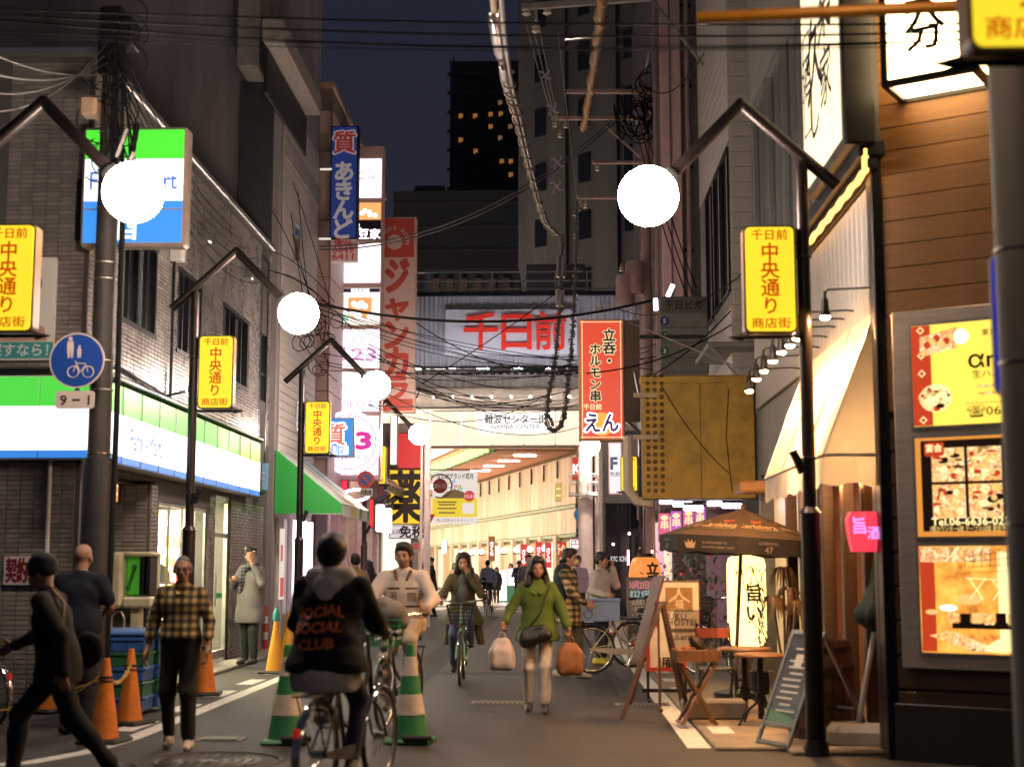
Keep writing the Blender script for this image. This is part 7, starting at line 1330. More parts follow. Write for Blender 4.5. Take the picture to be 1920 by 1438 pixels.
# round tables
def table(x, y, h, r, label):
    t = thing('bar_table', label, 'table', (x, y, .03)); part(MB().lathe((0, 0, h), [(r, -.03), (r + .008, -.015), (r, 0)], 28), 'table_top', t, oak, False, 40); part(MB().cyl((0, 0, .05), (0, 0, h - .03), .03, None, 12), 'column', t, black, False, 40)
    for k in range(4): a = R_(90 * k + 30); d = V((math.cos(a), math.sin(a), 0)); part(MB().tube([V((0, 0, h * .45)) + d * .03, V((0, 0, h * .3)) + d * .06, V((0, 0, .12)) + d * r * .8, V((0, 0, 0)) + d * r * 1.1], .012, 6), 'leg', t, black, False)
table(A(1395, 1217, 15.0).x, 15.0, .66, .27, 'round wooden bar table with black bent legs under the parasol'); table(A(1425, 1228, 14.0).x, 14.0, .66, .24, 'second round bar table, nearer the leaning menu board')
t = thing('folding_chair', 'folding chair frame standing beside the bar tables', 'chair', (1.62, 15.0, .03)); 
for s in (-1, 1): part(MB().tube([(s * .18, -.2, 0), (s * .18, .05, .45), (s * .17, .16, .85), (s * .16, .12, .9)], .011, 6), 'leg', t, black, False); part(MB().tube([(s * .16, .22, 0), (s * .16, -.16, .45)], .011, 6), 'leg', t, black, False)
part(MB().box((0, -.02, .45), (.36, .32, .025), None, .01), 'seat', t, black, False); part(MB().bar((-.17, .15, .8), (.17, .15, .8), .02, .1, (0, 0, 1)), 'backrest', t, mat('chair_red', (.35, .08, .04), .5), False)
t = thing('step_block', 'low wide concrete step block on the pavement behind the stand', 'step', (1.55, 14.55, .03)); part(MB().box((0, 0, .09), (.62, .34, .18), None, .02), 'block', t, concrete, False)
# orange round lantern and dated chalkboard
Y = 23.; c = A(1210, 1085, Y); t = thing('paper_lantern', 'tall orange ribbed paper lantern behind the dated chalkboard', 'lantern', c); m = MB(); prof = []
for i in range(31): f = i / 30; prof.append(((.16 + .1 * math.sin(math.pi * min(1, max(0, f))) ** .5) * (1 + .012 * (i % 2)), -.34 + .68 * f))
m.lathe((0, 0, 0), prof, 24); part(m, 'shade', t, glow('lantern_orange', (1, .3, .06), .9), False); part(MB().cyl((0, 0, .34), (0, 0, .4), .13, None, 18).cyl((0, 0, -.4), (0, 0, -.34), .13, None, 18), 'collar', t, black, False); m = MB(); [m.text(ch, (.1, -.27, .16 - .19 * i), XF, .18, 0, .05) for i, ch in enumerate('立呑')]; part(m, 'lettering', t, ink, False); part(MB().cyl((0, 0, .4), (0, 0, 1.1), .01), 'cord', t, black, False)
for i, px in enumerate((1178, 1223)): c2 = A(px, 1045, Y); t = thing('light_tube', 'short pink neon tube %s the orange paper lantern' % ['on the road side of', 'on the shop side of'][i], 'light', c2, group='pink tubes by the lantern'); part(MB().cyl((0, 0, -.12), (0, 0, .12), .018, None, 8), 'tube', t, glow('tube_neon', (1, .4, .45), 5), False); part(MB().box((0, .03, 0), (.05, .03, .28)), 'holder', t, black, False)
x0, x1, z0, z1 = pxrect(1180, 1085, 1238, 1160, 22.); c = A(1209, 1160, 22.); t, f, Mx = aboard('menu_board', 'black dated chalkboard with pink and blue writing below the orange lantern', 'menu board', (c.x, 22.0, 0), .52, A(1209, 1083, 22).z + .02, R_(8), 0, walnut, slate, leg=.25)
cols = [glow('chalk_pink', (.9, .25, .35), .5), glow('chalk_blue', (.3, .75, .85), .5), chalk]; Hh = A(1209, 1083, 22).z
FRX = (V((1, 0, 0)), (Mx @ V((0, 0, 1))).normalized())
for i, (tx, z) in enumerate((('10月23日(月)', Hh - .1), ('オススメ日替わり', Hh - .24), ('・刺身盛り合せ 580', Hh - .36), ('・ホルモン串 三本', Hh - .46), ('・どて焼 380', Hh - .56), ('・本日の小鉢', Hh - .66))):
    part(MB().text(tx, Mx @ V((0, -.008, z)), FRX, .12 if i < 2 else .08, 0, .02, .42 if i < 3 else .36), 'writing', f, cols[min(i, 2)], False)
# folded umbrella and its stone foot
c = G(1625, 1410); t = thing('umbrella_stand', 'white stone umbrella foot with clipped corners on the pavement edge', 'umbrella stand', (c.x, c.y + .3, .045), R_(-8)); pts = [(-.26, -.14), (-.2, -.2), (.2, -.2), (.26, -.12), (.26, .14), (.18, .2), (-.18, .2), (-.26, .14)]; m = MB(); vs = [(x, y, z) for z, k in ((0, 1), (.1, 1), (.16, .82)) for x, y in pts for x, y in [(x * k, y * k)]]; m.add(vs, [tuple(range(8))[::-1], tuple(range(16, 24))] + [(8 * j + i, 8 * j + (i + 1) % 8, 8 * (j + 1) + (i + 1) % 8, 8 * (j + 1) + i) for j in range(2) for i in range(8)]); part(m, 'block', t, mat('stone_white', (.62, .58, .5), .7, var=.15), False)
bx = V((c.x - .0, c.y + .3, .2)); t = thing('folded_umbrella', 'furled dark green beer umbrella on a white pole in the stone foot', 'umbrella', bx); tp = A(1652, 930, bx.y); pl = A(1640, 1180, bx.y); part(MB().cyl(bx, pl, .024, None, 12), 'pole', t, mat('pole_white', (.65, .62, .58), .3), smooth=40)
m = MB(); d = (tp - bx).normalized(); x, y, _ = frame_from(d); vs = []; prof = [(.03, 0.), (.14, .06), (.17, .14), (.12, .25), (.08, .4), (.065, .7), (.045, .95), (.015, 1.05)]; base = pl - d * .02; n = 24
for r, z in prof:
    for i in range(n): a = 2 * math.pi * i / n; q = r * (1 + .22 * math.sin(a * 8)); vs.append(base + d * z + x * q * math.cos(a) + y * q * math.sin(a))
m.add(vs, [(j * n + i, j * n + (i + 1) % n, (j + 1) * n + (i + 1) % n, (j + 1) * n + i) for j in range(len(prof) - 1) for i in range(n)]); part(m, 'canopy', t, mat('canopy_dkgreen', (.012, .03, .022), .7, var=.2, vs=8), smooth=True)
t = thing('potted_shrub', 'bushy green plant with red blossoms behind the hostel sign', 'plant', (A(1290, 1080, 21).x, 21, .03)); rr = random.Random(2); L = MB(); F = MB()
for i in range(620):
    b = V((rr.gauss(0, .26), rr.gauss(0, .2), 1.15 + rr.gauss(0, .28))); d = V((rr.gauss(0, 1), rr.gauss(0, 1), rr.gauss(0, 1))).normalized(); s = frame_from(d)[0] * .022; (F if i % 4 == 0 else L).add([b, b + d * .05 + s, b + d * .11, b + d * .05 - s], [(0, 1, 2, 3)])
part(L, 'foliage', t, mat('shrub_leaf', (.05, .1, .03), .5, var=.3), False, kind='stuff'); part(F, 'blossoms', t, mat('blossom_red', (.55, .06, .09), .5, var=.2), False, kind='stuff'); part(MB().lathe((0, 0, 0), [(.22, 0), (.3, .5), (.26, .5), (.24, .45)], 20), 'tub', t, plaster_w, False, 40); part(MB().tube([(0, 0, .4), (.02, 0, .8), (0, 0, 1.2)], .02), 'stem', t, walnut, False)
# ================================================================== PEOPLE: bodies and clothes grown as smooth skins over a posed skeleton
def _edges(): return [(a, b) for a in range(8) for b in range(8) if a < b and bin(a ^ b).count('1') == 1]
CO = np.array([[(i >> 2) & 1, (i >> 1) & 1, i & 1] for i in range(8)])
def surface_nets(D, o, h):
    s = D < 0; nx, ny, nz = D.shape
    c = [s[i:nx - 1 + i, j:ny - 1 + j, k:nz - 1 + k] for i, j, k in CO]; n = sum(x.astype(np.int8) for x in c); act = (n > 0) & (n < 8)
    idx = np.full(act.shape, -1, np.int64); I = np.argwhere(act); idx[act] = np.arange(len(I)); acc = np.zeros((len(I), 3)); cnt = np.zeros(len(I))
    dv = [D[I[:, 0] + i, I[:, 1] + j, I[:, 2] + k] for i, j, k in CO]
    for a, b in _edges():
        x = (dv[a] < 0) != (dv[b] < 0); t = np.where(x, dv[a] / np.where(x, dv[a] - dv[b], 1), 0)
        acc += np.where(x[:, None], CO[a] + (CO[b] - CO[a]) * t[:, None], 0); cnt += x
    vs = (I + acc / cnt[:, None]) * h + o; fs = []
    for ax in range(3):
        sl0 = [slice(1, -1)] * 3; sl1 = [slice(1, -1)] * 3; sl0[ax] = slice(0, -1); sl1[ax] = slice(1, None)
        A0, B0 = s[tuple(sl0)], s[tuple(sl1)]; E = np.argwhere(A0 != B0); inside = A0[tuple(E.T)]
        off = np.ones(3, int); off[ax] = 0; P = E + off; u, v = (ax + 1) % 3, (ax + 2) % 3
        def cell(du, dv_): q = P.copy(); q[:, u] -= du; q[:, v] -= dv_; return idx[tuple(q.T)]
        q = np.stack([cell(1, 1), cell(0, 1), cell(0, 0), cell(1, 0)], 1); q[~inside] = q[~inside][:, ::-1]; fs.append(q)
    return vs, np.concatenate(fs)
def cap(a, b, ra, rb, fy=1.0): return ('c', np.array(a, float), np.array(b, float), ra, rb, fy)
def ell(c, r, M=None): return ('e', np.array(c, float), np.array(r, float), M)
def sdf(prims, h, k=.025, wr=0, seed=0, cut=None):
    lo, hi = np.full(3, 9.), np.full(3, -9.)
    for p in prims:
        if p[0] == 'c': r = max(p[3], p[4]); pts = np.stack([p[1], p[2]])
        else: r = max(p[2]); pts = p[1][None]
        lo = np.minimum(lo, pts.min(0) - r); hi = np.maximum(hi, pts.max(0) + r)
    lo -= 4 * h + k; hi += 4 * h + k; N = np.ceil((hi - lo) / h).astype(int) + 1; D = np.full(N, .2, np.float32)
    for p in prims:
        if p[0] == 'c': r = max(p[3], p[4]); pts = np.stack([p[1], p[2]])
        else: r = max(p[2]); pts = p[1][None]
        i0 = np.maximum(0, np.floor((pts.min(0) - r - k - 2 * h - lo) / h)).astype(int); i1 = np.minimum(N, np.ceil((pts.max(0) + r + k + 2 * h - lo) / h).astype(int) + 1)
        X = np.stack(np.meshgrid(*[lo[q] + h * np.arange(i0[q], i1[q]) for q in range(3)], indexing='ij'), -1)
        if p[0] == 'c':
            a, b, ra, rb, fy = p[1:]; ab = b - a; L2 = max(1e-9, (ab * ab).sum()); Y = X - a; t = np.clip((Y @ ab) / L2, 0, 1); d3 = Y - t[..., None] * ab; d3[..., 1] *= fy; d = np.sqrt((d3 ** 2).sum(-1)) - (ra + (rb - ra) * t)
        else:
            Y = X - p[1]
            if p[3] is not None: Y = Y @ p[3]
            k0 = np.sqrt(((Y / p[2]) ** 2).sum(-1)); k1 = np.sqrt(((Y / p[2] ** 2) ** 2).sum(-1)) + 1e-6; d = k0 * (k0 - 1) / k1
        S = (slice(i0[0], i1[0]), slice(i0[1], i1[1]), slice(i0[2], i1[2])); Q = D[S]; hh = np.maximum(k - np.abs(Q - d), 0) / k; D[S] = np.minimum(Q, d) - hh * hh * k * .25
    if wr or cut:
        G_ = [lo[q] + h * np.arange(N[q]) for q in range(3)]; X, Y, Z = np.meshgrid(*G_, indexing='ij')
        if wr:
            rs = np.random.RandomState(seed); f = 0
            for i in range(5): w_ = rs.uniform(-1, 1, 3) * (14 + 9 * i); w_[2] *= .8; f = f + np.sin(X * w_[0] + Y * w_[1] + Z * w_[2] + rs.uniform(0, 6) + 1.5 * np.sin(Z * 9 + i)) / (1 + .5 * i)
            D = D + (wr * f).astype(np.float32)
        if cut:
            for c in cut: D = np.maximum(D, c(X, Y, Z).astype(np.float32))
    D[0] = D[-1] = .2; D[:, 0] = D[:, -1] = .2; D[:, :, 0] = D[:, :, -1] = .2
    return surface_nets(D, lo, h)
def skin(name, prims, h, mats, parent=None, k=.025, wr=0, cut=None, seed=0):
    vs, fs = sdf(prims, h, k, wr, seed, cut); me = bpy.data.meshes.new(name); me.from_pydata(vs.tolist(), [], fs.tolist()); me.polygons.foreach_set('use_smooth', [True] * len(fs))
    for m_ in (mats if isinstance(mats, list) else [mats]): me.materials.append(m_)
    me.update(); o = link(bpy.data.objects.new(name, me), parent); WM[o.name] = WM[parent.name].copy() if parent else Matrix(); return o
def hand(w_, d, nrm, curl, th):
    """palm, four fingers and a thumb; d along the hand, nrm out of the palm, th towards the thumb"""
    w_ = np.array(w_, float); d = np.array(V(d).normalized()); nrm = np.array(nrm, float); nrm = nrm - d * (nrm @ d); nrm /= np.linalg.norm(nrm); s = np.cross(nrm, d); s = s if s @ np.array(th) > 0 else -s; P = []
    for q in (-.024, -.008, .008, .024): P.append(cap(w_ + s * q * .7, w_ + d * .082 + s * q, .0145, .0125))
    for q, L_ in ((-.027, .058), (-.009, .07), (.009, .076), (.027, .068)):
        a = w_ + d * .082 + s * q; c1, c2 = math.cos(curl), math.sin(curl); b = a + (d * c1 + nrm * c2) * L_ * .52; c1, c2 = math.cos(curl * 2.1), math.sin(curl * 2.1); e = b + (d * c1 + nrm * c2) * L_ * .5; P += [cap(a, b, .0095, .0088), cap(b, e, .0088, .007)]
    a = w_ + d * .022 + s * .026; b = a + (d * .55 + s * .75 + nrm * .2) * .04; e = b + (d * .85 + s * .1 + nrm * .5 * curl) * .034; P += [cap(a, b, .013, .011), cap(b, e, .011, .0085)]
    return P
SK = mat('skin', (.44, .25, .165), .5, var=.08, vs=10); SK2 = mat('skin_tan', (.36, .19, .12), .5, var=.08, vs=10); HB_ = mat('hair_black', (.012, .009, .008), .45, var=.3, vs=40, stretch=(3, 3, .4), bump=.3, bs=90); HG = mat('hair_grey', (.1, .085, .075), .6, var=.3, vs=40); LIP = mat('lips', (.3, .1, .08), .4, var=0); EYE = mat('eye_dark', (.012, .01, .01), .2, var=0); BROW = mat('brow', (.03, .02, .016), .8, var=0)
STAND = dict(pel=(0, 0, .95), chest=(0, 0, 1.24), neck=(0, -.01, 1.43), head=(0, .02, 1.58), sL=(-.165, -.01, 1.372), sR=(.165, -.01, 1.372), eL=(-.225, -.03, 1.12), eR=(.225, -.03, 1.12), wL=(-.24, .06, .88), wR=(.24, .06, .88), hL=(-.085, 0, .93), hR=(.085, 0, .93), kL=(-.095, .015, .5), kR=(.095, .015, .5), aL=(-.1, -.02, .085), aR=(.1, -.02, .085))
def person(label, loc, rz, H, pose, top, bot, shoe, hair='short', skn=None, res=.0115, yaw=0, pitch=0, hands=None, group=None, face=True, hairm=None, female=False, toes=(0, 0), cat='person', wide=1.0):
    """top = (material, hem z, ease, sleeve, skirt flare); bot = (material, ease)"""
    J = dict(STAND); J.update(pose); J = {k: np.array(v, float) for k, v in J.items()}; S = H / 1.7; skn = skn or SK; w_ = wide * (.92 if female else 1)
    for k in ('sL', 'sR'): J[k][0] *= w_
    t0 = len(bpy.data.objects); Rh = np.array(Matrix.Rotation(yaw, 3, 'Z') @ Matrix.Rotation(pitch, 3, 'X')); hc = J['head']; hp = lambda x, y, z: hc + Rh @ np.array([x, y, z]); HE = lambda c, r: ell(hp(*c), r, Rh)
    P = [HE((0, -.008, .03), (.073, .09, .088)), HE((0, .022, -.035), (.057, .066, .072)), HE((0, .055, -.075), (.03, .03, .028)), cap(hp(0, .082, .005), hp(0, .1, -.03), .009, .0135), HE((-.076, -.004, -.012), (.012, .022, .032)), HE((.076, -.004, -.012), (.012, .022, .032)), cap(hp(-.03, .078, .018), hp(.03, .078, .018), .012, .012), HE((-.038, .062, -.03), (.024, .022, .022)), HE((.038, .062, -.03), (.024, .022, .022)), cap(hp(-.018, .083, -.058), hp(.018, .083, -.058), .0085, .0085), cap(J['neck'] - (0, 0, .02), hp(0, -.02, -.03), .052 if not female else .045, .05 if not female else .043)]
    P += [cap(J['sL'] * .9 + J['neck'] * .1, J['neck'], .036, .045), cap(J['sR'] * .9 + J['neck'] * .1, J['neck'], .036, .045), cap(J['pel'], J['chest'], .115, .125, 1.35), cap(J['chest'] + (-.06, 0, .04), J['chest'] + (.06, 0, .04), .11, .11, 1.3)]
    for s in 'LR': P += [cap(J['s' + s], J['e' + s], .04, .034), cap(J['e' + s], J['w' + s], .036, .025), cap(J['h' + s], J['k' + s], .075, .05), cap(J['k' + s], J['a' + s], .05, .034)]
    hands = hands or {}
    for s, sx in (('L', -1), ('R', 1)):
        d, nrm, curl, th = hands.get(s, (J['w' + s] - J['e' + s], (-sx, .2, 0), .45, (0, 1, 0))); P += hand(J['w' + s], d, nrm, curl, th)
    for s, ty in (('L', toes[0]), ('R', toes[1])): a = J['a' + s]; d = np.array([math.sin(ty), math.cos(ty), 0]); P += [cap(a + (0, 0, -.02), a + d * .1 - (0, 0, .045), .034, .03)]
    b = skin('person', P, res, skn, None, .018); b.location = V(loc); b.rotation_euler = (0, 0, rz); b.scale = (S, S, S); WM[b.name] = Matrix.LocRotScale(V(loc), Matrix.Rotation(rz, 3, 'Z').to_quaternion(), V((S, S, S))); tag(b, label, cat, group); seed = len(label)
    # top
    if top:
        tm, hem, ez, slv = top[:4]; fl = top[4] if len(top) > 4 else 0; ch = J['chest']; pl = J['pel']; g = 1 + ez
        T = [cap(ch - (.055 * w_, 0, -.02), ch + (.055 * w_, 0, .02), .128 * g, .128 * g, 1.28), cap(pl + (0, 0, .0), ch, (.162 - .012 * female) * g, .145 * g, 1.3), cap(J['sL'] + (.01, 0, -.012), J['neck'] - (0, 0, .012), .046 * g, .066), cap(J['sR'] + (-.01, 0, -.012), J['neck'] - (0, 0, .012), .046 * g, .066)]
        if hem < pl[2] + .05: T.append(cap(pl + (0, 0, .06), np.array([pl[0], pl[1], hem + .06]), .165 * g, (.16 + fl) * g, 1.25))
        else: T[1] = cap(np.array([pl[0], pl[1], hem + .06]), ch, .162 * g, .145 * g, 1.3)
        for s in 'LR':
            e = J['e' + s]; T.append(cap(J['s' + s], J['s' + s] + (e - J['s' + s]) * (1 if slv > .5 else .7), .057 * g, (.051 if slv > .5 else .06) * g))
            if slv > .5: T.append(cap(e, e + (J['w' + s] - e) * .95, .052 * g, .04 * g))
        cuts = [lambda X, Y, Z, hm=hem: hm - Z]
        skin(top[5] if len(top) > 5 else 'jacket', T, res, tm, b, .03, .0046 if res < .016 else .0015, cuts, seed)
    bm_, be = bot; g = 1 + be; B = [cap(J['hL'] + (0, 0, .02), J['hR'] + (0, 0, .02), .092 * min(g, 1.06), .092 * min(g, 1.06), 1.0), cap(J['pel'] + (0, 0, .06), J['pel'] - (0, 0, .04), .118, .118, 1.2)]
    for s in 'LR': a = J['a' + s] + (J['k' + s] - J['a' + s]) * .1; B += [cap(J['h' + s], J['k' + s], .085 * g, .066 * g), cap(J['k' + s], a, .066 * g, .052 * g)]
    skin('trousers', B, res, bm_, b, .03, .0042 if res < .016 else .0015, None, seed + 3)
    for s, ty in (('L', toes[0]), ('R', toes[1])):
        a = J['a' + s]; d = np.array([math.sin(ty), math.cos(ty), 0]); z0 = a[2] - .085; skin('shoe', [cap(a - d * .035 - (0, 0, .035), a + d * .05 - (0, 0, .042), .044, .042), cap(a + d * .05 - (0, 0, .042), a + d * .15 - (0, 0, .056), .04, .03), cap(a - (0, 0, .04), a + (0, 0, .005), .045, .043)], min(res, .012), shoe, b, .02, 0, [lambda X, Y, Z, zz=z0: zz - Z])
    hm = hairm or HB_
    if hair != 'none':
        if hair == 'fringe': Q = [HE((-.066, -.03, .012), (.022, .05, .04)), HE((.066, -.03, .012), (.022, .05, .04)), HE((0, -.07, .0), (.066, .036, .06)), HE((0, -.012, .066), (.062, .074, .054))]
        else: Q = [HE((0, -.02, .05), (.089, .099, .09)), HE((0, -.05, .0), (.082, .058, .074)), HE((0, .045, .105), (.066, .048, .032)), HE((0, .08, .085), (.05, .022, .022)), HE((-.07, -.02, .0), (.017, .04, .045)), HE((.07, -.02, .0), (.017, .04, .045))]
        if hair == 'bowl': Q += [HE((0, -.03, .02), (.098, .095, .095)), HE((0, -.045, -.05), (.075, .055, .04))]
        if hair == 'long': Q += [cap(hp(-.07, -.02, .02), hp(-.105, -.0, -.17), .035, .05), cap(hp(.07, -.02, .02), hp(.105, .0, -.17), .035, .05), cap(hp(0, -.06, 0), hp(0, -.09, -.2), .075, .095), cap(hp(-.03, .05, .11), hp(-.084, .035, -.03), .026, .026), cap(hp(.03, .05, .11), hp(.084, .035, -.03), .026, .026), HE((0, -.03, .06), (.1, .1, .085))]
        if hair == 'bob': Q += [cap(hp(-.07, -.02, .03), hp(-.085, -.005, -.12), .032, .042), cap(hp(.07, -.02, .03), hp(.085, -.005, -.12), .032, .042), cap(hp(0, -.06, .02), hp(0, -.07, -.13), .08, .075), HE((0, -.03, .06), (.098, .1, .085)), cap(hp(-.02, .06, .1), hp(-.078, .045, .02), .024, .022), cap(hp(.02, .06, .1), hp(.078, .045, .02), .024, .022)]
        if hair == 'curly': Q += [HE((.03 * math.cos(a) * 2, -.02 + .06 * math.sin(a), .1), (.04, .04, .04)) for a in range(6)]
        if hair == 'cap': Q = [HE((0, -.01, .055), (.087, .1, .075)), HE((0, .1, .04), (.06, .055, .011))]
        if hair == 'beanie': Q = [HE((0, -.012, .055), (.09, .106, .1)), HE((0, -.015, .015), (.091, .104, .045))]
        skin('hair' if hair not in ('cap', 'beanie') else 'hat', Q, min(res, .011), hm, b, .018, .0022 if hair in ('long', 'bob', 'bowl', 'curly') else .0006 if hair in ('cap', 'beanie') else .0032, None if hair in ('cap', 'beanie') else [lambda X, Y, Z: .006 - np.sqrt(((np.stack([X - hp(0, .075, -.03)[0], Y - hp(0, .075, -.03)[1], Z - hp(0, .075, -.03)[2]], -1) @ Rh / np.array([.07, .088, .096])) ** 2).sum(-1)) * .05 + .044], seed + 5)
    if face:
        m = MB(); Rm = Matrix(Rh.tolist())
        for s in (-1, 1): m.ball((0, 0, 0), (.0125, .006, .0058), 10, 6)
        for s, i in ((-1, 0), (1, 1)): part(MB(Matrix.Translation(V(hp(s * .031, .0835, .0))) @ Rm.to_4x4()).ball((0, 0, 0), (.0105, .006, .0046), 10, 6), 'eye', b, EYE, False, True); part(MB(Matrix.Translation(V(hp(s * .033, .0865, .021))) @ Rm.to_4x4()).ball((0, 0, 0), (.017, .005, .003), 10, 6), 'eyebrow', b, BROW, False, True)
        part(MB(Matrix.Translation(V(hp(0, .0905, -.058))) @ Rm.to_4x4()).ball((0, 0, 0), (.021, .005, .0065), 10, 6), 'mouth', b, LIP, False, True)
    b['_hp'] = 0; del b['_hp']; return b, J, hp
def addp(b, name, prims, m_, h=.011, k=.02, wr=0, cut=None): return skin(name, prims, h, m_, b, k, wr, cut)
def glasses(b, hp):
    m = MB()
    for s in (-1, 1): m.ring(V(hp(s * .033, .1, 0)), V(hp(0, 1, 0) - hp(0, 0, 0)), .021, .0022, 14, 5); m.cyl(hp(s * .054, .098, .004), hp(s * .078, 0, .006), .002, None, 4)
    m.cyl(hp(-.012, .102, .002), hp(.012, .102, .002), .002, None, 4); part(m, 'glasses', b, black, False)
def strap(b, pts, r, m_): part(MB().tube(pts, r, 6), 'strap', b, m_, False, True)
cl = lambda n, c, v=.12: mat('cloth_' + n, c, .9, var=v, vs=9, bump=.25, bs=120)
def held(name, label, cat, b, prims, m_, h=.011, wr=.003, extra=None):
    """a carried thing: its own top-level object at the carrier's place"""
    o = skin(name, prims, h, m_, None, .02, wr); o.matrix_world = WM[b.name]; WM[o.name] = WM[b.name].copy(); return tag(o, label, cat)
RIDE = dict(pel=(0, -.2, .95), chest=(0, -.13, 1.24), neck=(0, -.1, 1.42), head=(0, -.06, 1.575), sL=(-.165, -.1, 1.372), sR=(.165, -.1, 1.372), eL=(-.27, .03, 1.14), eR=(.27, .03, 1.14), wL=(-.275, .19, 1.1), wR=(.275, .19, 1.1), hL=(-.085, -.17, .92), hR=(.085, -.17, .92), kL=(-.11, .24, .8), kR=(.11, .2, .62), aL=(-.115, .08, .54), aR=(.115, .02, .22))
GRIP = {'L': ((0, 1, -.25), (0, -.2, -1), 1.0, (1, 0, 0)), 'R': ((0, 1, -.25), (0, -.2, -1), 1.0, (-1, 0, 0))}
# --- cyclist in black riding away
bp = V((-1.387, 9.744, 0)); jm = mat('cloth_black', (.006, .006, .007), .9, var=.3, vs=9, bump=.25, bs=90)
b, J, hp = person('cyclist seen from behind in a black jacket with orange lettering and grey hood', bp - V((.09, 0, 0)), R_(-8), 1.7, dict(RIDE, neck=(0, -.12, 1.44), head=(0, -.1, 1.6)), (jm, .83, .36, 1, .05), (cl('jeans_navy', (.02, .025, .06)), .05), mat('shoe_grey', (.2, .18, .16), .6), 'bowl', res=.011, hands=GRIP, face=False, wide=1.15)
hoodm = cl('hood_grey', (.6, .57, .54)); addp(b, 'hood', [ell((0, -.17, 1.42), (.15, .07, .1)), ell((-.1, -.13, 1.46), (.075, .075, .06)), ell((.1, -.13, 1.46), (.075, .075, .06)), ell((0, -.22, 1.37), (.1, .05, .08)), ell((0, -.25, 1.31), (.06, .035, .05))], hoodm, .011, .03, .0025)
addp(b, 'shirt', [cap((-.07, -.2, .82), (.07, -.2, .82), .165, .165, 1.1), cap((0, -.22, .83), (0, -.25, .78), .2, .215, 1.15)], hoodm, .011, .02, .004, [lambda X, Y, Z: .71 - Z])
part(MB().box((.118, .1, .127), (.085, .27, .024), None, .01), 'sole', b, mat('sole_cream', (.6, .5, .35), .6), False)
jk = [c for c in b.children if c.name.startswith('jacket')][0]; jk.data.update()
from mathutils.bvhtree import BVHTree
bv = BVHTree.FromPolygons([v.co[:] for v in jk.data.vertices], [tuple(p.vertices) for p in jk.data.polygons]); m = MB()
for tx, z, w_ in (('SOCIAL', 1.225, .31), ('SOCIAL', 1.125, .31), ('CLUB', 1.02, .23)): m.text(tx, (0, -.9, z), XF, .085, 0, .035, w_, off=0)
vv = []
for p in m.v:
    z = p[2] + (.012 * math.sin(p[0] * 22) if p[2] > 1.17 else .006 * math.sin(p[0] * 15)); hit = bv.ray_cast(V((p[0] - .02, -1.2, z)), V((0, 1, 0)), 2); vv.append((hit[0] + V((0, -.006 + (p[1] + .9), 0)))[:] if hit[0] else (p[0], -.35, z))
m.v = vv; part(m, 'lettering', b, mat('print_orange', (.75, .17, .04), .7, var=.25, vs=25), False)
# --- cyclist in white
bp = V((-1.5, 14.15, 0)); wj = cl('jacket_white', (.68, .56, .46), .06)
b, J, hp = person('man in white tracksuit jacket with dark stripes cycling toward the camera', bp, R_(176), 1.74, dict(RIDE, eL=(-.3, .0, 1.16), eR=(.3, 0, 1.16)), (wj, .86, .2, 1, .0), (cl('trousers_cream', (.5, .4, .31)), .12), mat('sandal', (.06, .03, .02), .6), 'short', SK2, .0115, hands=GRIP, yaw=R_(-4), wide=1.1)
def wrap_band(b, z, w_, th, m_, y=.4, x0=None):
    jk = [c for c in b.children if c.name.startswith('jacket')][0]; bv = BVHTree.FromPolygons([v.co[:] for v in jk.data.vertices], [tuple(p.vertices) for p in jk.data.polygons]); m = MB(); vs = []
    xs = np.linspace(-w_, w_, 15) if x0 is None else np.linspace(x0[0], x0[1], 7)
    for x in xs:
        for q in (-th, th): h_ = bv.ray_cast(V((float(x), 1, z + q)), V((0, -1, 0)), 2); vs.append((h_[0] + V((0, .004, 0)))[:] if h_[0] else (float(x), -.05, z + q))
    m.add(vs, [(2 * i, 2 * i + 1, 2 * i + 3, 2 * i + 2) for i in range(len(xs) - 1)]); part(m, 'stripe', b, m_, False)
dst = cl('stripe_dark', (.1, .05, .04)); wrap_band(b, 1.27, 0, .008, dst, x0=(-.15, -.03)); wrap_band(b, 1.27, 0, .008, dst, x0=(.02, .15)); wrap_band(b, 1.1, .16, .009, dst); wrap_band(b, 1.0, 0, .006, dst, x0=(-.004, .004))
for i in range(5): wrap_band(b, 1.23 - .022 * i, 0, .004, dst, x0=(.05, .12 - .012 * (i % 2)))
wrap_band(b, 1.19, 0, .04, cl('print_tan', (.35, .24, .17)), x0=(-.13, -.05)); addp(b, 'collar', [cap((-.075, -.04, 1.43), (-.05, .03, 1.35), .018, .014), cap((.075, -.04, 1.43), (.05, .03, 1.35), .018, .014)], dst)
held('shoulder_bag', 'soft grey bag lying over the front basket of the white jacketed cyclist', 'bag', b, [ell((.0, .6, 1.06), (.16, .1, .12)), ell((.06, .62, 1.14), (.09, .07, .07)), ell((-.05, .55, .98), (.12, .09, .09))], cl('bag_grey', (.24, .2, .17)))
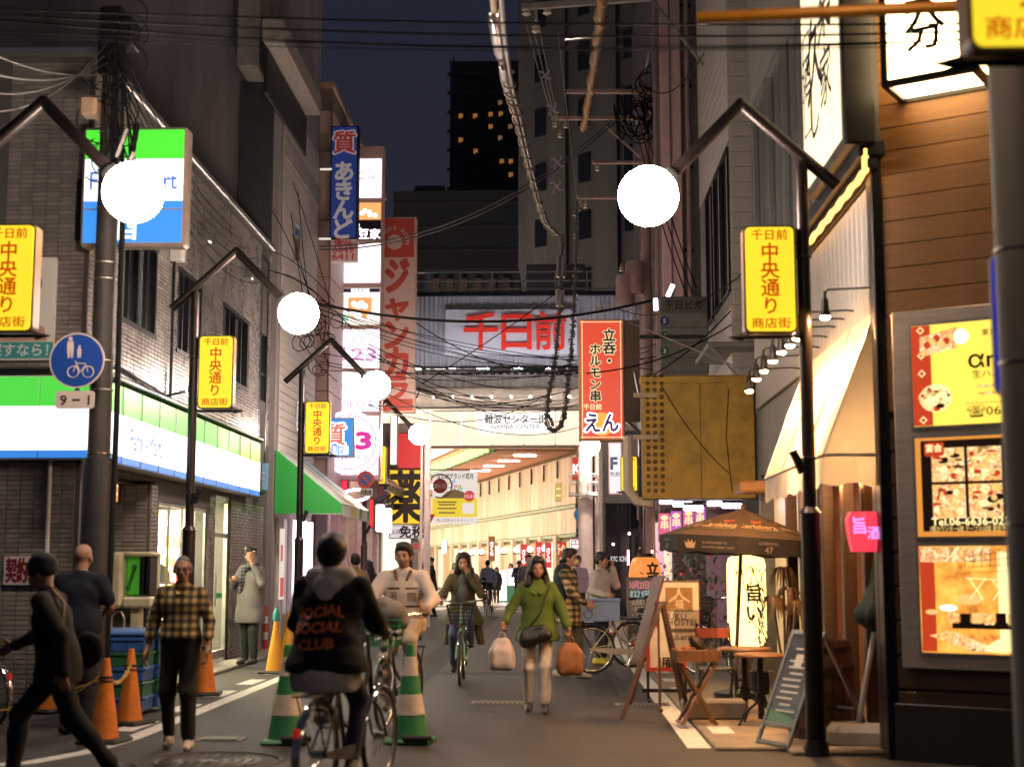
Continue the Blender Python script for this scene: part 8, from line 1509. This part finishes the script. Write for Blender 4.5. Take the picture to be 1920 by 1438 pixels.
# --- woman in olive on the mint bicycle
b, J, hp = person('woman in a long olive coat cycling toward the camera, one hand raised to her mouth', (-1.24, 19.35, 0), R_(180), 1.68, dict(RIDE, eL=(-.25, .04, 1.16), wL=(-.075, .1, 1.42), head=(0, -.04, 1.58), kR=(.11, .2, .62)), (cl('olive', (.085, .075, .04)), .74, .1, 1, .09), (cl('jeans_blue', (.05, .07, .12)), .0), mat('shoe_black', (.015, .013, .012), .4), 'bob', SK, .0115, female=True, hands={'L': ((.35, .0, 1), (.6, -.6, 0), .35, (0, -1, .2)), 'R': GRIP['R']}, pitch=R_(-4))
addp(b, 'shirt', [ell((0, -.03, 1.3), (.07, .07, .12)), ell((0, .0, 1.15), (.08, .08, .14))], cl('shirt_slate', (.09, .09, .09)))
for s in (-1, 1): addp(b, 'coat_tail', [cap((s * .16, -.22, .92), (s * .23, -.3, .5), .05, .06, 1.1)], MATS['cloth_olive'], .012, .02, .004, [lambda X, Y, Z: .47 - Z])
# --- woman in green with bags
gp = G(1008, 1337); b, J, hp = person('woman in a green jacket and white trousers walking toward the camera with shopping bags', gp, R_(180), 1.6, dict(eR=(.3, .02, 1.14), wR=(.35, .14, 1.0), eL=(-.27, .0, 1.12), wL=(-.33, .1, .95), kL=(-.085, .06, .51), aL=(-.085, .02, .085), aR=(.1, -.1, .1), kR=(.095, .0, .5)), (cl('green', (.075, .12, .016)), .79, .16, 1, .05), (cl('trousers_white', (.7, .6, .52)), .06), mat('shoe_dark', (.05, .06, .055), .5), 'long', SK2, .0105, female=True, hands={'R': ((.35, .3, -.85), (-.6, .3, .2), 1.0, (0, 1, .2)), 'L': ((-.2, .2, -.95), (.6, .3, .2), 1.0, (0, 1, .2))}, yaw=R_(10))
addp(b, 'collar', [cap((-.14, .03, 1.36), (-.03, .11, 1.3), .03, .026), cap((.14, .03, 1.36), (.03, .11, 1.3), .03, .026)], MATS['cloth_green'], .01, .02)
def bag(nm, lb, b, c, wd, dp, ht, m_, wr=.006):
    c = np.array(c); n_ = 9; pr = []
    for i in range(n_): f = i / (n_ - 1); x = wd / 2 * (.6 + .4 * min(1, f * 2.6)); r = dp * (.2 + .24 * min(1, f * 2)) * (1 - .1 * max(0, f - .85) * 6); x -= r * .6; z = -.1 - (ht - .16) * f; pr.append(cap(c + (-x, 0, z), c + (x, 0, z), r, r, 1.1))
    o = held(nm, lb, 'bag', b, pr, m_, .011, wr); m = MB()
    for s in (-1, 1): m.tube([c + (s * wd * .25, 0, -.12), c + (s * wd * .12, 0, -.03), c + (0, .01, .0)], .007, 5)
    part(m, 'handle', o, m_, False, True)
wm = MATS['cloth_green']; bag('plastic_bag', 'white plastic shopping bag hanging from the hand of the woman in green', b, (.385, .19, .9), .22, .15, .42, mat('plastic_white', (.6, .5, .46), .35, var=.1, bump=.5, bs=14)); bag('paper_bag', 'orange brown bag in the other hand of the woman in green', b, (-.36, .15, .86), .24, .13, .44, mat('paper_brown', (.3, .115, .04), .7, var=.15, bump=.4, bs=10))
o = held('shoulder_bag', 'black handbag slung across the front of the woman in green', 'bag', b, [cap((-.1, .2, .86), (.12, .2, .8), .07, .085, 1.3), cap((-.06, .19, .93), (.1, .19, .9), .05, .05, 1.4), ell((.12, .2, .83), (.09, .05, .1))], mat('leather_black', (.012, .011, .011), .35, bump=.4)); part(MB().tube([(.1, .17, .93), (-.04, .19, 1.1), (-.13, .1, 1.37), (-.14, -.08, 1.4)], .009, 6).tube([(-.02, .245, .9), (-.02, .262, .84)], .008, 5), 'strap', o, MATS['leather_black'], False, True)
# --- masked man in profile
b, J, hp = person('man in profile with a white face mask, navy jacket over a plaid shirt', (.17, 19.9, 0), R_(-105), 1.74, dict(eR=(.24, .1, 1.14), wR=(.2, .28, 1.0), kL=(-.1, .1, .5), aL=(-.1, .12, .085), aR=(.1, -.12, .1)), (check('plaid_tan', (.03, .025, .02), (.16, .11, .06), (.5, .36, .18), 75), .7, .18, 1, .02, 'shirt'), (cl('trousers_grey', (.07, .07, .065)), .06), mat('shoe_silver', (.3, .29, .27), .35), 'short', SK, .0115, yaw=R_(0))
glasses(b, hp); addp(b, 'mask', [ell(hp(0, .085, -.05), (.05, .035, .048))], mat('mask_white', (.62, .55, .42), .8)); addp(b, 'jacket', [cap((-.09, -.03, 1.0), (-.08, -.03, 1.3), .15, .15, 1.2), cap((.1, -.04, 1.0), (.09, -.04, 1.3), .12, .13, 1.2), cap((-.18, -.01, 1.37), (-.235, -.03, 1.12), .085, .075), cap((-.235, -.03, 1.12), (-.245, .06, .9), .07, .06), cap((0, -.06, 1.38), (0, -.06, 1.0), .15, .17, 1.15), cap((-.1, -.03, 1.0), (-.1, -.06, .76), .14, .14, 1.2)], cl('navy', (.012, .016, .035)), .0115, .03, .003, [lambda X, Y, Z: np.maximum(.72 - Z, Y - .085 - 0 * Z)])
# --- man on the phone behind the parked bicycle
b, J, hp = person('man in a white track jacket holding a phone behind the parked bicycle', (.7, 22.8, 0), R_(-120), 1.72, dict(eL=(-.29, .12, 1.2), wL=(-.14, .14, 1.47), wR=(.22, .2, 1.05)), (cl('track_white', (.5, .48, .44), .06), .9, .2, 1, .02), (cl('jeans_dark', (.03, .035, .055)), .05), mat('shoe_yellow', (.55, .42, .03), .5), 'short', SK, .012, hands={'L': ((.3, -.1, 1), (.8, 0, -.2), .5, (0, -1, 0)), 'R': ((0, 1, 0), (-1, 0, 0), .5, (0, 0, 1))}, yaw=R_(15))
for dx in (0, .022): part(MB().tube([(-.19 - dx * .3, .06 + dx, 1.42), (-.27, .12 + dx, 1.3), (-.33, .15 + dx, 1.22)], .007, 5), 'stripe', b, black, False)
o = thing('mobile_phone', 'dark phone held at the ear of the track jacketed man', 'phone', WM[b.name] @ V((-.085, .1, 1.56)), R_(-120)); part(MB().box((0, 0, 0), (.012, .07, .14), None, .004), 'body', o, black, False)
# --- plaid man walking toward the camera
pp0 = G(333, 1404); b, J, hp = person('older man in a yellow and black plaid shirt walking toward the camera', pp0, R_(186), 1.6, dict(eR=(.25, -.06, 1.12), wR=(.29, .03, .86), eL=(-.25, .0, 1.12), wL=(-.25, .1, .87), kR=(.1, -.0, .5), aR=(.1, -.12, .1), kL=(-.09, .08, .5), aL=(-.1, .06, .09)), (check('plaid_yellow', (.03, .026, .022), (.16, .11, .04), (.52, .36, .14), 88), .97, .1, 1, .0, 'shirt'), (cl('trousers_black', (.02, .018, .016)), .13), mat('sneaker_white', (.6, .5, .42), .5), 'fringe', SK2, .0105, hairm=HG, yaw=R_(4))
glasses(b, hp); addp(b, 'collar', [cap((-.1, .0, 1.42), (-.02, .1, 1.36), .02, .016), cap((.1, .0, 1.42), (.02, .1, 1.36), .02, .016)], MATS['plaid_yellow']); part(MB().tube([(.118 * math.cos(a_) * 1.05, .1 * math.sin(a_) * 1.05, 1.0 - .01) for a_ in [2 * math.pi * i / 20 for i in range(20)]], .014, 5, closed=True), 'belt', b, black, False)
# --- dark figure striding to the store side
b, J, hp = person('dark clothed figure in a knit cap striding across the corner', (-3.45, 10.05, 0), R_(88), 1.66, dict(pel=(0, 0, .87), chest=(0, .06, 1.16), neck=(0, .09, 1.36), head=(0, .15, 1.5), sL=(-.17, .08, 1.31), sR=(.17, .08, 1.31), eL=(-.25, -.1, 1.08), wL=(-.22, -.12, .82), eR=(.23, .2, 1.08), wR=(.23, .42, .98), hL=(-.08, 0, .85), hR=(.08, 0, .85), kL=(-.09, -.16, .49), aL=(-.09, -.46, .17), kR=(.09, .3, .5), aR=(.09, .34, .09)), (cl('dark_top', (.016, .014, .012)), .74, .14, 1, .02), (cl('dark_trousers', (.009, .009, .01)), .1), black, 'beanie', SK2, .0105, hairm=cl('beanie', (.02, .025, .03)), pitch=R_(-8))
strap(b, [(.12, .16, 1.0), (.08, .2, 1.25), (-.02, .1, 1.43), (-.1, -.06, 1.3), (-.2, -.1, .98)], .013, cl('strap_tan', (.3, .22, .12))); o = held('shoulder_bag', 'dark shoulder bag with a pale star at the side of the striding figure', 'bag', b, [ell((.24, -.12, .95), (.05, .12, .13))], cl('bag_black', (.012, .012, .012))); m = MB(); m.prism([(.292, -.12 + (.07 if i % 2 else .03) * math.cos(i * math.pi / 5), .95 + (.07 if i % 2 else .03) * math.sin(i * math.pi / 5)) for i in range(10)], (.012, 0, 0)); part(m, 'star', o, cl('star_grey', (.25, .24, .24)), False)
# --- man in navy seen from behind at the pole
b, J, hp = person('shaven headed man in a navy polo shirt seen from behind at the utility pole', (-4.36, 13.25, 0), R_(-6), 1.72, dict(eL=(-.26, .06, 1.13), wL=(-.1, .22, 1.08), eR=(.26, .06, 1.13), wR=(.1, .22, 1.05)), (cl('polo_navy', (.005, .007, .018)), .9, .2, 0, .01, 'shirt'), (cl('trousers_ink', (.01, .01, .014)), .1), black, 'none', SK2, .0115, face=False, wide=1.08)
part(MB().ring((-.238, .02, 1.215), (-.1, .05, -.3), .072, .012, 18, 6), 'cuff', b, cl('cuff_cream', (.55, .42, .32)), False)
# --- man in a grey coat on the phone
b, J, hp = person('man in a long grey coat and scarf talking on a phone at the store wall', (-4.62, 21.9, .05), R_(152), 1.74, dict(eL=(-.27, .06, 1.18), wL=(-.13, .12, 1.44), eR=(.25, .05, 1.15), wR=(.14, .22, 1.2), kL=(-.1, .05, .5), aL=(-.11, .03, .085)), (cl('coat_grey', (.17, .165, .16)), .6, .16, 1, .045), (cl('trousers_green', (.025, .035, .025)), .08), mat('sneaker_dark', (.06, .055, .05), .5), 'curly', SK, .0115, hands={'L': ((.35, .0, 1), (.8, -.3, 0), .6, (0, -1, 0)), 'R': ((-.6, .5, .3), (0, 0, 1), 1.1, (0, 1, 0))}, yaw=R_(28))
addp(b, 'scarf', [cap((-.09, -.03, 1.43), (.0, .1, 1.4), .045, .045), cap((.09, -.03, 1.43), (0, .1, 1.4), .045, .045), cap((.04, .12, 1.38), (.08, .14, 1.08), .045, .055, 1.2)], check('scarf_plaid', (.02, .02, .025), (.06, .06, .07), (.2, .2, .2), 120), .0115, .02, .002)
o = thing('mobile_phone', 'gold phone held at the ear of the grey coated man', 'phone', WM[b.name] @ V((-.1, .07, 1.58)), R_(152)); part(MB().box((0, 0, 0), (.012, .07, .145), None, .004), 'body', o, mat('phone_gold', (.45, .3, .2), .3), False)
# --- people farther down the street
far = [('man in a black cap and dark jacket standing on a phone by the hooped post', (808, 1158), R_(100), 1.76, ('f_black', (.015, .014, .015)), ('f_black2', (.012, .012, .014)), 'cap', dict(eL=(-.28, .08, 1.2), wL=(-.12, .14, 1.45)), .74),
 ('man in a pale blue shirt wheeling a bicycle, seen from behind', (914, 1142), R_(5), 1.7, ('f_blue', (.28, .34, .5)), ('f_dark', (.015, .015, .02)), 'short', dict(kL=(-.1, .12, .55), aL=(-.1, .0, .16), eR=(.3, .05, 1.12), wR=(.32, .2, .95)), .92),
 ('small girl in a long black coat walking in the arcade', (931, 1131), R_(170), 1.45, ('f_coat', (.02, .018, .022)), ('f_leg', (.05, .04, .05)), 'bob', {}, .62),
 ('man in a blue jacket looking down at his phone', (973, 1136), R_(190), 1.7, ('f_denim', (.05, .07, .14)), ('f_navy', (.02, .022, .035)), 'short', dict(eL=(-.25, .05, 1.13), wL=(-.1, .28, 1.2), eR=(.25, .05, 1.13), wR=(.1, .28, 1.2)), .86),
 ('tall man in a charcoal shirt behind the woman in green', (992, 1180), R_(180), 1.78, ('f_char', (.07, .065, .065)), ('f_ink', (.02, .02, .022)), 'short', {}, .88),
 ('man in a pale striped shirt behind the masked man', (1083, 1190), R_(176), 1.74, ('f_stripe', (.42, .36, .42)), ('f_ink', (.02, .02, .022)), 'short', {}, .9),
 ('woman in a black coat holding a tan bag by the dark glass shop', (1148, 1130), R_(150), 1.62, ('f_black', (.015, .014, .015)), ('f_black2', (.012, .012, .014)), 'long', dict(eR=(.25, .06, 1.14), wR=(.2, .25, 1.05)), .72),
 ('slim man in dark clothes looking down by the dark glass shop', (1168, 1134), R_(100), 1.74, ('f_teal', (.02, .03, .035)), ('f_black2', (.012, .012, .014)), 'short', {}, .86),
 ('man in a brown jacket half hidden behind the black jacketed cyclist', (664, 1222), R_(20), 1.72, ('f_brown', (.2, .12, .06)), ('f_ink', (.02, .02, .022)), 'short', {}, .84),
 ('long haired woman in black walking away beside the brown jacket', (689, 1200), R_(0), 1.62, ('f_black', (.015, .014, .015)), ('f_black2', (.012, .012, .014)), 'long', {}, .75),
 ('dark haired woman walking away behind the white jacketed cyclist', (764, 1185), R_(10), 1.66, ('f_wine', (.1, .05, .05)), ('f_ink', (.02, .02, .022)), 'bob', {}, .84),
 ('small distant person in a pale shirt by the drugstore', (790, 1145), R_(60), 1.6, ('f_pale', (.35, .38, .45)), ('f_ink', (.02, .02, .022)), 'short', {}, .9),
 ('distant person in a beige coat walking in the arcade', (852, 1127), R_(175), 1.62, ('f_beige', (.35, .27, .2)), ('f_ink', (.02, .02, .022)), 'bob', {}, .7),
 ('distant man in black near the banner posts', (878, 1129), R_(20), 1.72, ('f_black', (.015, .014, .015)), ('f_black2', (.012, .012, .014)), 'short', {}, .86),
 ('distant woman in a red top beside the kiosk screens', (958, 1126), R_(160), 1.6, ('f_red', (.25, .04, .04)), ('f_ink', (.02, .02, .022)), 'long', {}, .86),
 ('man in a dark suit walking behind the masked man', (1054, 1150), R_(5), 1.72, ('f_suit', (.03, .03, .035)), ('f_suit2', (.025, .025, .03)), 'short', {}, .8),
 ('distant person in grey strolling in the arcade beyond the kiosk', (1022, 1120), R_(170), 1.66, ('f_grey', (.2, .19, .2)), ('f_ink', (.02, .02, .022)), 'short', {}, .9)]
shoe_f = mat('shoe_far', (.03, .028, .028), .5); rr = random.Random(5)
for i, (lb, (px, py), rz, H, tc_, bc_, hr, po, hem) in enumerate(far):
    q = G(px, py); near = q.y < 40; pose = dict(kL=(-.09, .06, .5), aL=(-.1, .1, .09), aR=(.1, -.12, .1)); pose.update(po)
    b, J, hp = person(lb, q, rz, H, pose, (cl(*tc_), hem, .14, 1, .05 if hem < .8 else .01), (cl(*bc_), .06), shoe_f, hr, SK, .015 if near else .018, female=hr in ('bob', 'long'), face=abs(math.degrees(rz) - 180) < 60, pitch=R_(-22) if 'down' in lb else 0)
    if 'pale blue' in lb: held('shoulder_bag', 'black shoulder bag on the back of the man in the pale blue shirt', 'bag', b, [ell((-.16, -.16, .98), (.12, .07, .15))], MATS['leather_black'], .015)
    if 'tan bag' in lb: held('tan_bag', 'small tan bag in the hand of the woman by the dark glass shop', 'bag', b, [ell((.22, .3, .9), (.09, .05, .12))], cl('bag_tan', (.45, .28, .1)), .015)
# ================================================================== WIRES, POLES AND CABLES OVER THE STREET
def wire(name, label, pts_list, r, m_=None, cat='cable', group=None, n=5):
    t = thing(name, label, cat, V(pts_list[0][0]), group=group)
    for p in pts_list: part(MB().tube(p, r, n), 'strand', t, m_ or wire_m, smooth=True)
    return t
wgrey = mat('wire_grey', (.16, .15, .14), .35, .4); pinkm = mat('arm_pink_lit', (.45, .3, .27), .5)
# pole in the middle distance with cross arms
Y = 33.; xp = A(1212, 500, Y).x
t = thing('utility_pole', 'utility pole in painted pink light with cross arms and transformers beyond the orange red sign', 'utility pole', (xp, Y, 0)); part(MB().cyl((xp, Y, 0), (xp, Y, A(1212, 225, Y).z), .14, .11, 16).cyl((xp, Y, A(1212, 225, Y).z), (xp - .03, Y, A(1210, 115, Y).z), .05, .035, 10), 'pole', t, mat('pole_pink_lit', (.4, .27, .25), .6), smooth=40)  # globe lamp's pink light on pole and arms is put into their colour
for y, x0, x1, h in ((172, 1062, 1318, .1), (222, 1034, 1232, .09), (305, 1110, 1216, .07), (371, 1082, 1190, .06)): a = A(x0, y, Y - .12); b = A(x1, y, Y - .12); part(MB().bar(a, b, .1, h, b=.01), 'cross_arm', t, pinkm)
part(MB().bar(A(1133, 235, Y), A(1213, 305, Y), .04, .05).bar(A(1235, 185, Y - .2), A(1310, 245, Y - .2), .07, .07), 'brace', t, pinkm)
for px, py in ((1172, 545), (1190, 520)): c = A(px, py, Y - .3); part(MB().lathe((c.x, c.y, c.z), [(.02, -.42), (.2, -.4), (.22, -.3), (.22, .3), (.2, .36), (.05, .4)], 18), 'transformer', t, mat('transformer_pink', (.42, .28, .26), .5), smooth=40)
ins_m = mat('insulator', (.6, .5, .38), .2)
for px, py in ((1040, 230), (1060, 232), (1088, 378), (1098, 382), (1120, 312), (1165, 500), (1128, 575), (1140, 570), (1118, 580), (1050, 250)): c = A(px, py, Y - .15); part(MB().lathe((c.x, c.y, c.z), [(.02, -.12), (.06, -.1), (.03, -.05), (.065, -.03), (.03, .02), (.02, .08)], 10), 'insulator', t, ins_m, smooth=40)
rr = random.Random(21); m = MB()
for i in range(18): c = A(rr.uniform(1185, 1250), rr.uniform(130, 245), Y - .3); m.ring(c, (rr.uniform(-.4, .4), 1, rr.uniform(-.4, .4)), rr.uniform(.12, .5), .014, 16, 4, a0=rr.uniform(0, 6), a1=rr.uniform(7, 11))
for i in range(14): m.tube(catenary(A(rr.uniform(1150, 1240), rr.uniform(170, 230), Y - .3), A(rr.uniform(1160, 1240), rr.uniform(200, 260), Y - .3), rr.uniform(.1, .6), 8), .016, 4)
part(m, 'cable_tangle', t, wire_m, kind='stuff')
# second, nearer arm with insulators at the top
Y2 = 27.; t = thing('cross_arm', 'pale cross arm with insulators and small lamp at the picture top', 'cross arm', A(1050, 10, Y2)); part(MB().bar(A(978, 14, Y2), A(1230, -4, Y2), .1, .12, b=.01).bar(A(1215, -10, Y2), A(1318, 122, Y2 - 1), .05, .05).bar(A(1005, 10, Y2), A(1005, 40, Y2), .08, .06), 'arm', t, mat('arm_grey', (.3, .27, .25), .6)); [part(MB().lathe(A(px, py, Y2), [(.02, -.1), (.09, -.06), (.05, -.01), (.09, .02), (.03, .08)], 12), 'insulator', t, ins_m, smooth=40) for px, py in ((987, 22), (1026, 20), (1005, 54))]
a = A(1058, 75, Y2 - .2); b = A(1110, 70, Y2 - .2); part(MB().cyl(a, b, .035, None, 8), 'sleeve', t, chrome)
# thick spiral wrapped cable sweeping down the street
ctl = [A(922, -30, 11.5), A(932, 60, 13), A(948, 150, 16), A(965, 210, 19), A(982, 280, 23), A(1000, 350, 27), A(1020, 415, 30), A(1045, 440, 31)]
def spline(c, n=10):
    o = []
    for i in range(len(c) - 1):
        p0, p1, p2, p3 = c[max(i - 1, 0)], c[i], c[i + 1], c[min(i + 2, len(c) - 1)]
        for k in range(n): f = k / n; o.append(.5 * ((2 * p1) + (p2 - p0) * f + (2 * p0 - 5 * p1 + 4 * p2 - p3) * f * f + (3 * p1 - p0 - 3 * p2 + p3) * f ** 3))
    return o + [c[-1]]
S = spline(ctl); t = thing('power_cable', 'thick wrapped cable with chrome sleeves sweeping down over mid street', 'cable', ctl[0]); part(MB().tube(S, .035, 8), 'core', t, mat('cable_tan', (.2, .15, .1), .4, .2), smooth=True); part(MB().tube([p + V((.07, 0, -.05)) for p in S], .022, 6), 'core', t, wgrey, smooth=True)
H = []; 
for i in range(len(S) - 1):
    for k in range(5): f = k / 5; p = S[i].lerp(S[i + 1], f); a = (i + f) * 2.1; H.append(p + V((.075 * math.cos(a) + .03, 0, .075 * math.sin(a) - .02)))
part(MB().tube(H[90:], .014, 5), 'spiral_wrap', t, mat('wrap_tan', (.3, .22, .14), .35, .3), smooth=True)
for i0, i1, r in ((6, 16, .075), (16, 27, .06)): part(MB().tube(S[i0:i1], r, 12, rf=lambda f, r=r: r * (1 - .3 * abs(2 * f - 1) ** 3)), 'sleeve', t, mat('sleeve_steel', (.35, .32, .3), .22, .9), smooth=True)
# hanging loop under it
top = A(1050, 445, 31); 
lp = spline([A(1055, 440, 31), A(1052, 530, 31), A(1048, 600, 31), A(1040, 680, 31), A(1028, 745, 31), A(1027, 790, 31), A(1040, 808, 31), A(1058, 780, 31), A(1064, 720, 31), A(1072, 640, 31), A(1078, 540, 31), A(1082, 380, 31)], 8)
t = thing('cable_loop', 'long cable loop with metal sleeves hanging before the arcade sign', 'cable', top); part(MB().tube(lp, .028, 6), 'core', t, mat('loop_grey', (.09, .08, .07), .5), smooth=True); m = MB(); rr = random.Random(4)
for i in range(0, len(lp) - 1):
    for k in range(3): p = lp[i].lerp(lp[i + 1], k / 3); m.ring(p + V((rr.uniform(-.03, .03), 0, rr.uniform(-.03, .03))), (rr.uniform(-.3, .3), rr.uniform(-.3, .3), 1), .05, .014, 8, 4)
part(m, 'wrap', t, wgrey, kind='stuff'); part(MB().cyl(A(1053, 480, 30.9), A(1051, 520, 30.9), .1, .1, 12), 'sleeve', t, chrome, smooth=40); part(MB().cyl(A(1050, 545, 30.9), A(1049, 574, 30.9), .11, .08, 12), 'sleeve', t, chrome, smooth=40); part(MB().cyl(A(1029, 785, 30.9), A(1034, 800, 30.9), .08, .07, 12), 'sleeve', t, chrome, smooth=40)
# amber wrapped cable
S = spline([A(1130, -20, 20), A(1122, 60, 22), A(1110, 150, 26), A(1095, 240, 31)]); H = [p + V((.05 * math.cos(i * 1.4), 0, .05 * math.sin(i * 1.4))) for i, p in enumerate(S)]; t = thing('power_cable', 'amber spiral wrapped cable rising to the picture top', 'cable', S[0]); part(MB().tube(S, .075, 8), 'core', t, mat('cable_amber', (.3, .15, .03), .5), smooth=True); part(MB().tube(H, .06, 5), 'spiral_wrap', t, mat('wrap_amber', (.36, .19, .05), .45), smooth=True)
# long wires crossing and running along
def L(p, q, sag, n=16): return catenary(p, q, sag, n)
wire('overhead_wire', 'bundle of black wires crossing the whole street at the top', [L(A(-60, 14 + k * 9, 9.5), A(1990, 42 + k * 11, 9.5), .06 + .05 * k) for k in range(3)] , .008); wire('overhead_wire', 'thin black wires crossing just under the top bundle', [L(A(-60, 55 + 8 * k, 9.8), A(1990, 68 + 9 * k, 9.8), .1) for k in range(2)], .004)
wire('overhead_wire', 'slanting silver service wires strung from the utility pole toward the near lamp', [L(V((PX, PY - .15, 6.6 + .12 * k)), A(-80, 70 + 45 * k, 10.5), .12 + .05 * k) for k in range(4)], .008, wgrey)
wire('overhead_wire', 'bunched service wires running from the utility pole over the store roof', [L(V((PX + .1, PY, 6.9 - .1 * k)), SX(440 + 14 * k, 430 + 18 * k, -5.1), .25 + .1 * k) for k in range(6)], .008)
wire('overhead_wire', 'pair of grey wires rising from the pale sign tower to the far pole arms', [L(A(600, 462 + 6 * k, 30), A(1160, 215 + 8 * k, 33), .8) for k in range(2)], .018, wgrey)
wire('overhead_wire', 'dark wire sagging across the red arcade characters', [L(A(480, 540, 26), A(1235, 560, 29), .55, 24)], .028); 
rr = random.Random(31)
wire('overhead_wire', 'fan of thin wires converging before the arcade sign', [L(A(600, rr.uniform(560, 700), 30), A(rr.uniform(1180, 1240), rr.uniform(640, 720), 31), rr.uniform(.1, .6), 18) for k in range(11)], .009)
wire('overhead_wire', 'fan of thin wires slanting up from the karaoke sign', [L(A(690, rr.uniform(640, 760), 32), A(rr.uniform(1000, 1120), rr.uniform(690, 800), 45), rr.uniform(.2, .7), 16) for k in range(7)], .012)
wire('overhead_wire', 'crossing pair of wires sloping down over the arcade sign', [L(A(780, 605, 34), A(1085, 700, 36), .4), L(A(790, 720, 36), A(1100, 505, 36), .1)], .014)
wire('overhead_wire', 'tangled wires around the street lamp before the awning', [L(A(rr.uniform(480, 560), rr.uniform(330, 560), 25.5), A(rr.uniform(570, 660), rr.uniform(560, 720), 25.0), rr.uniform(-.2, .4), 12) for k in range(9)], .008); 
m = MB(); 
t = thing('cable_coil', 'coiled loops of slack cable at the lamp before the awning', 'cable', A(590, 560, 25)); [m.ring(A(rr.uniform(540, 650), rr.uniform(600, 700), 24.9), (rr.uniform(-.5, .5), 1, rr.uniform(-.5, .5)), rr.uniform(.08, .22), .008, 16, 4, a0=rr.uniform(0, 6), a1=rr.uniform(8, 11)) for _ in range(16)]; part(m, 'coil', t, wire_m, kind='stuff')
wire('overhead_wire', 'hanging service wires with star shaped spacers beside the grey slab', [L(A(985 + 12 * k, 40, 27), A(1040 + 4 * k, 235, 33), .05) for k in range(3)] + [L(A(1046, 60, 27), A(1082, 372, 33), .0)], .012, wgrey)
wire('overhead_wire', 'bundle of dark wires dropping behind the globe of the restaurant side lamp', [L(A(1180 + 10 * k, 190, 32.6), A(1290 + 8 * k, 560 - 10 * k, 27), .3) for k in range(3)] + [L(A(1200, 150, 32), A(1320, 100, 24), .5), L(A(1100, 700, 21), A(1400, 590, 24), .2), L(A(1230, 700, 22), A(1390, 560, 24), .1), L(A(1160, 580, 33), A(1390, 515, 23), .35)], .012)
t = thing('wire_spacer', 'small pale star shaped wire spacers hung in a line', 'spacer', A(1040, 210, 31))
for px, py in ((1022, 142), (1036, 205), (1046, 305), (1044, 350)): c = A(px, py, 31); m = MB(); [m.tube([c, c + V((.12 * math.cos(q), 0, .12 * math.sin(q))), c + V((.16 * math.cos(q + .4), 0, .16 * math.sin(q + .4)))], .02, 5) for q in (.8, 2.3, 3.9, 5.4)]; part(m, 'star', t, mat('spacer_lilac', (.4, .36, .42), .4))
t = thing('tube_lamp', 'slim violet white lamp tubes fixed by the pink pier', 'lamp', A(1256, 545, 28)); [part(MB().cyl(A(a_, b_, 28), A(c_, d_, 28), .045, None, 8), 'tube', t, glow('violet_tube', (.95, .75, 1), 5)) for a_, b_, c_, d_ in ((1252, 556, 1262, 534), (1229, 560, 1230, 582))]
wire('overhead_wire', 'second pole by the tower sign with service drops wound in cable', [[A(706, 1000, 33.5), A(704, 690, 33.5)]], .07, mat('pole_far', (.17, .13, .11), .6), 'utility pole')
m = MB(); rr = random.Random(12); t = thing('cable_knot', 'knot of slack cables hung between far lamp and arcade', 'cable', A(775, 730, 40)); [m.tube(catenary(A(rr.uniform(765, 790), rr.uniform(722, 735), 40), A(rr.uniform(755, 785), rr.uniform(745, 765), 40), rr.uniform(-.1, .2), 6), .012, 4) for _ in range(12)]; part(m, 'coil', t, wire_m, kind='stuff')
wire('overhead_wire', 'spread of service wires fanning from the far lamp over the arcade mouth', [L(A(778, 730 + rr.uniform(-4, 4), 40), A(rr.uniform(1000, 1090), rr.uniform(725, 790), 50), rr.uniform(.1, .5), 14) for k in range(7)], .012)
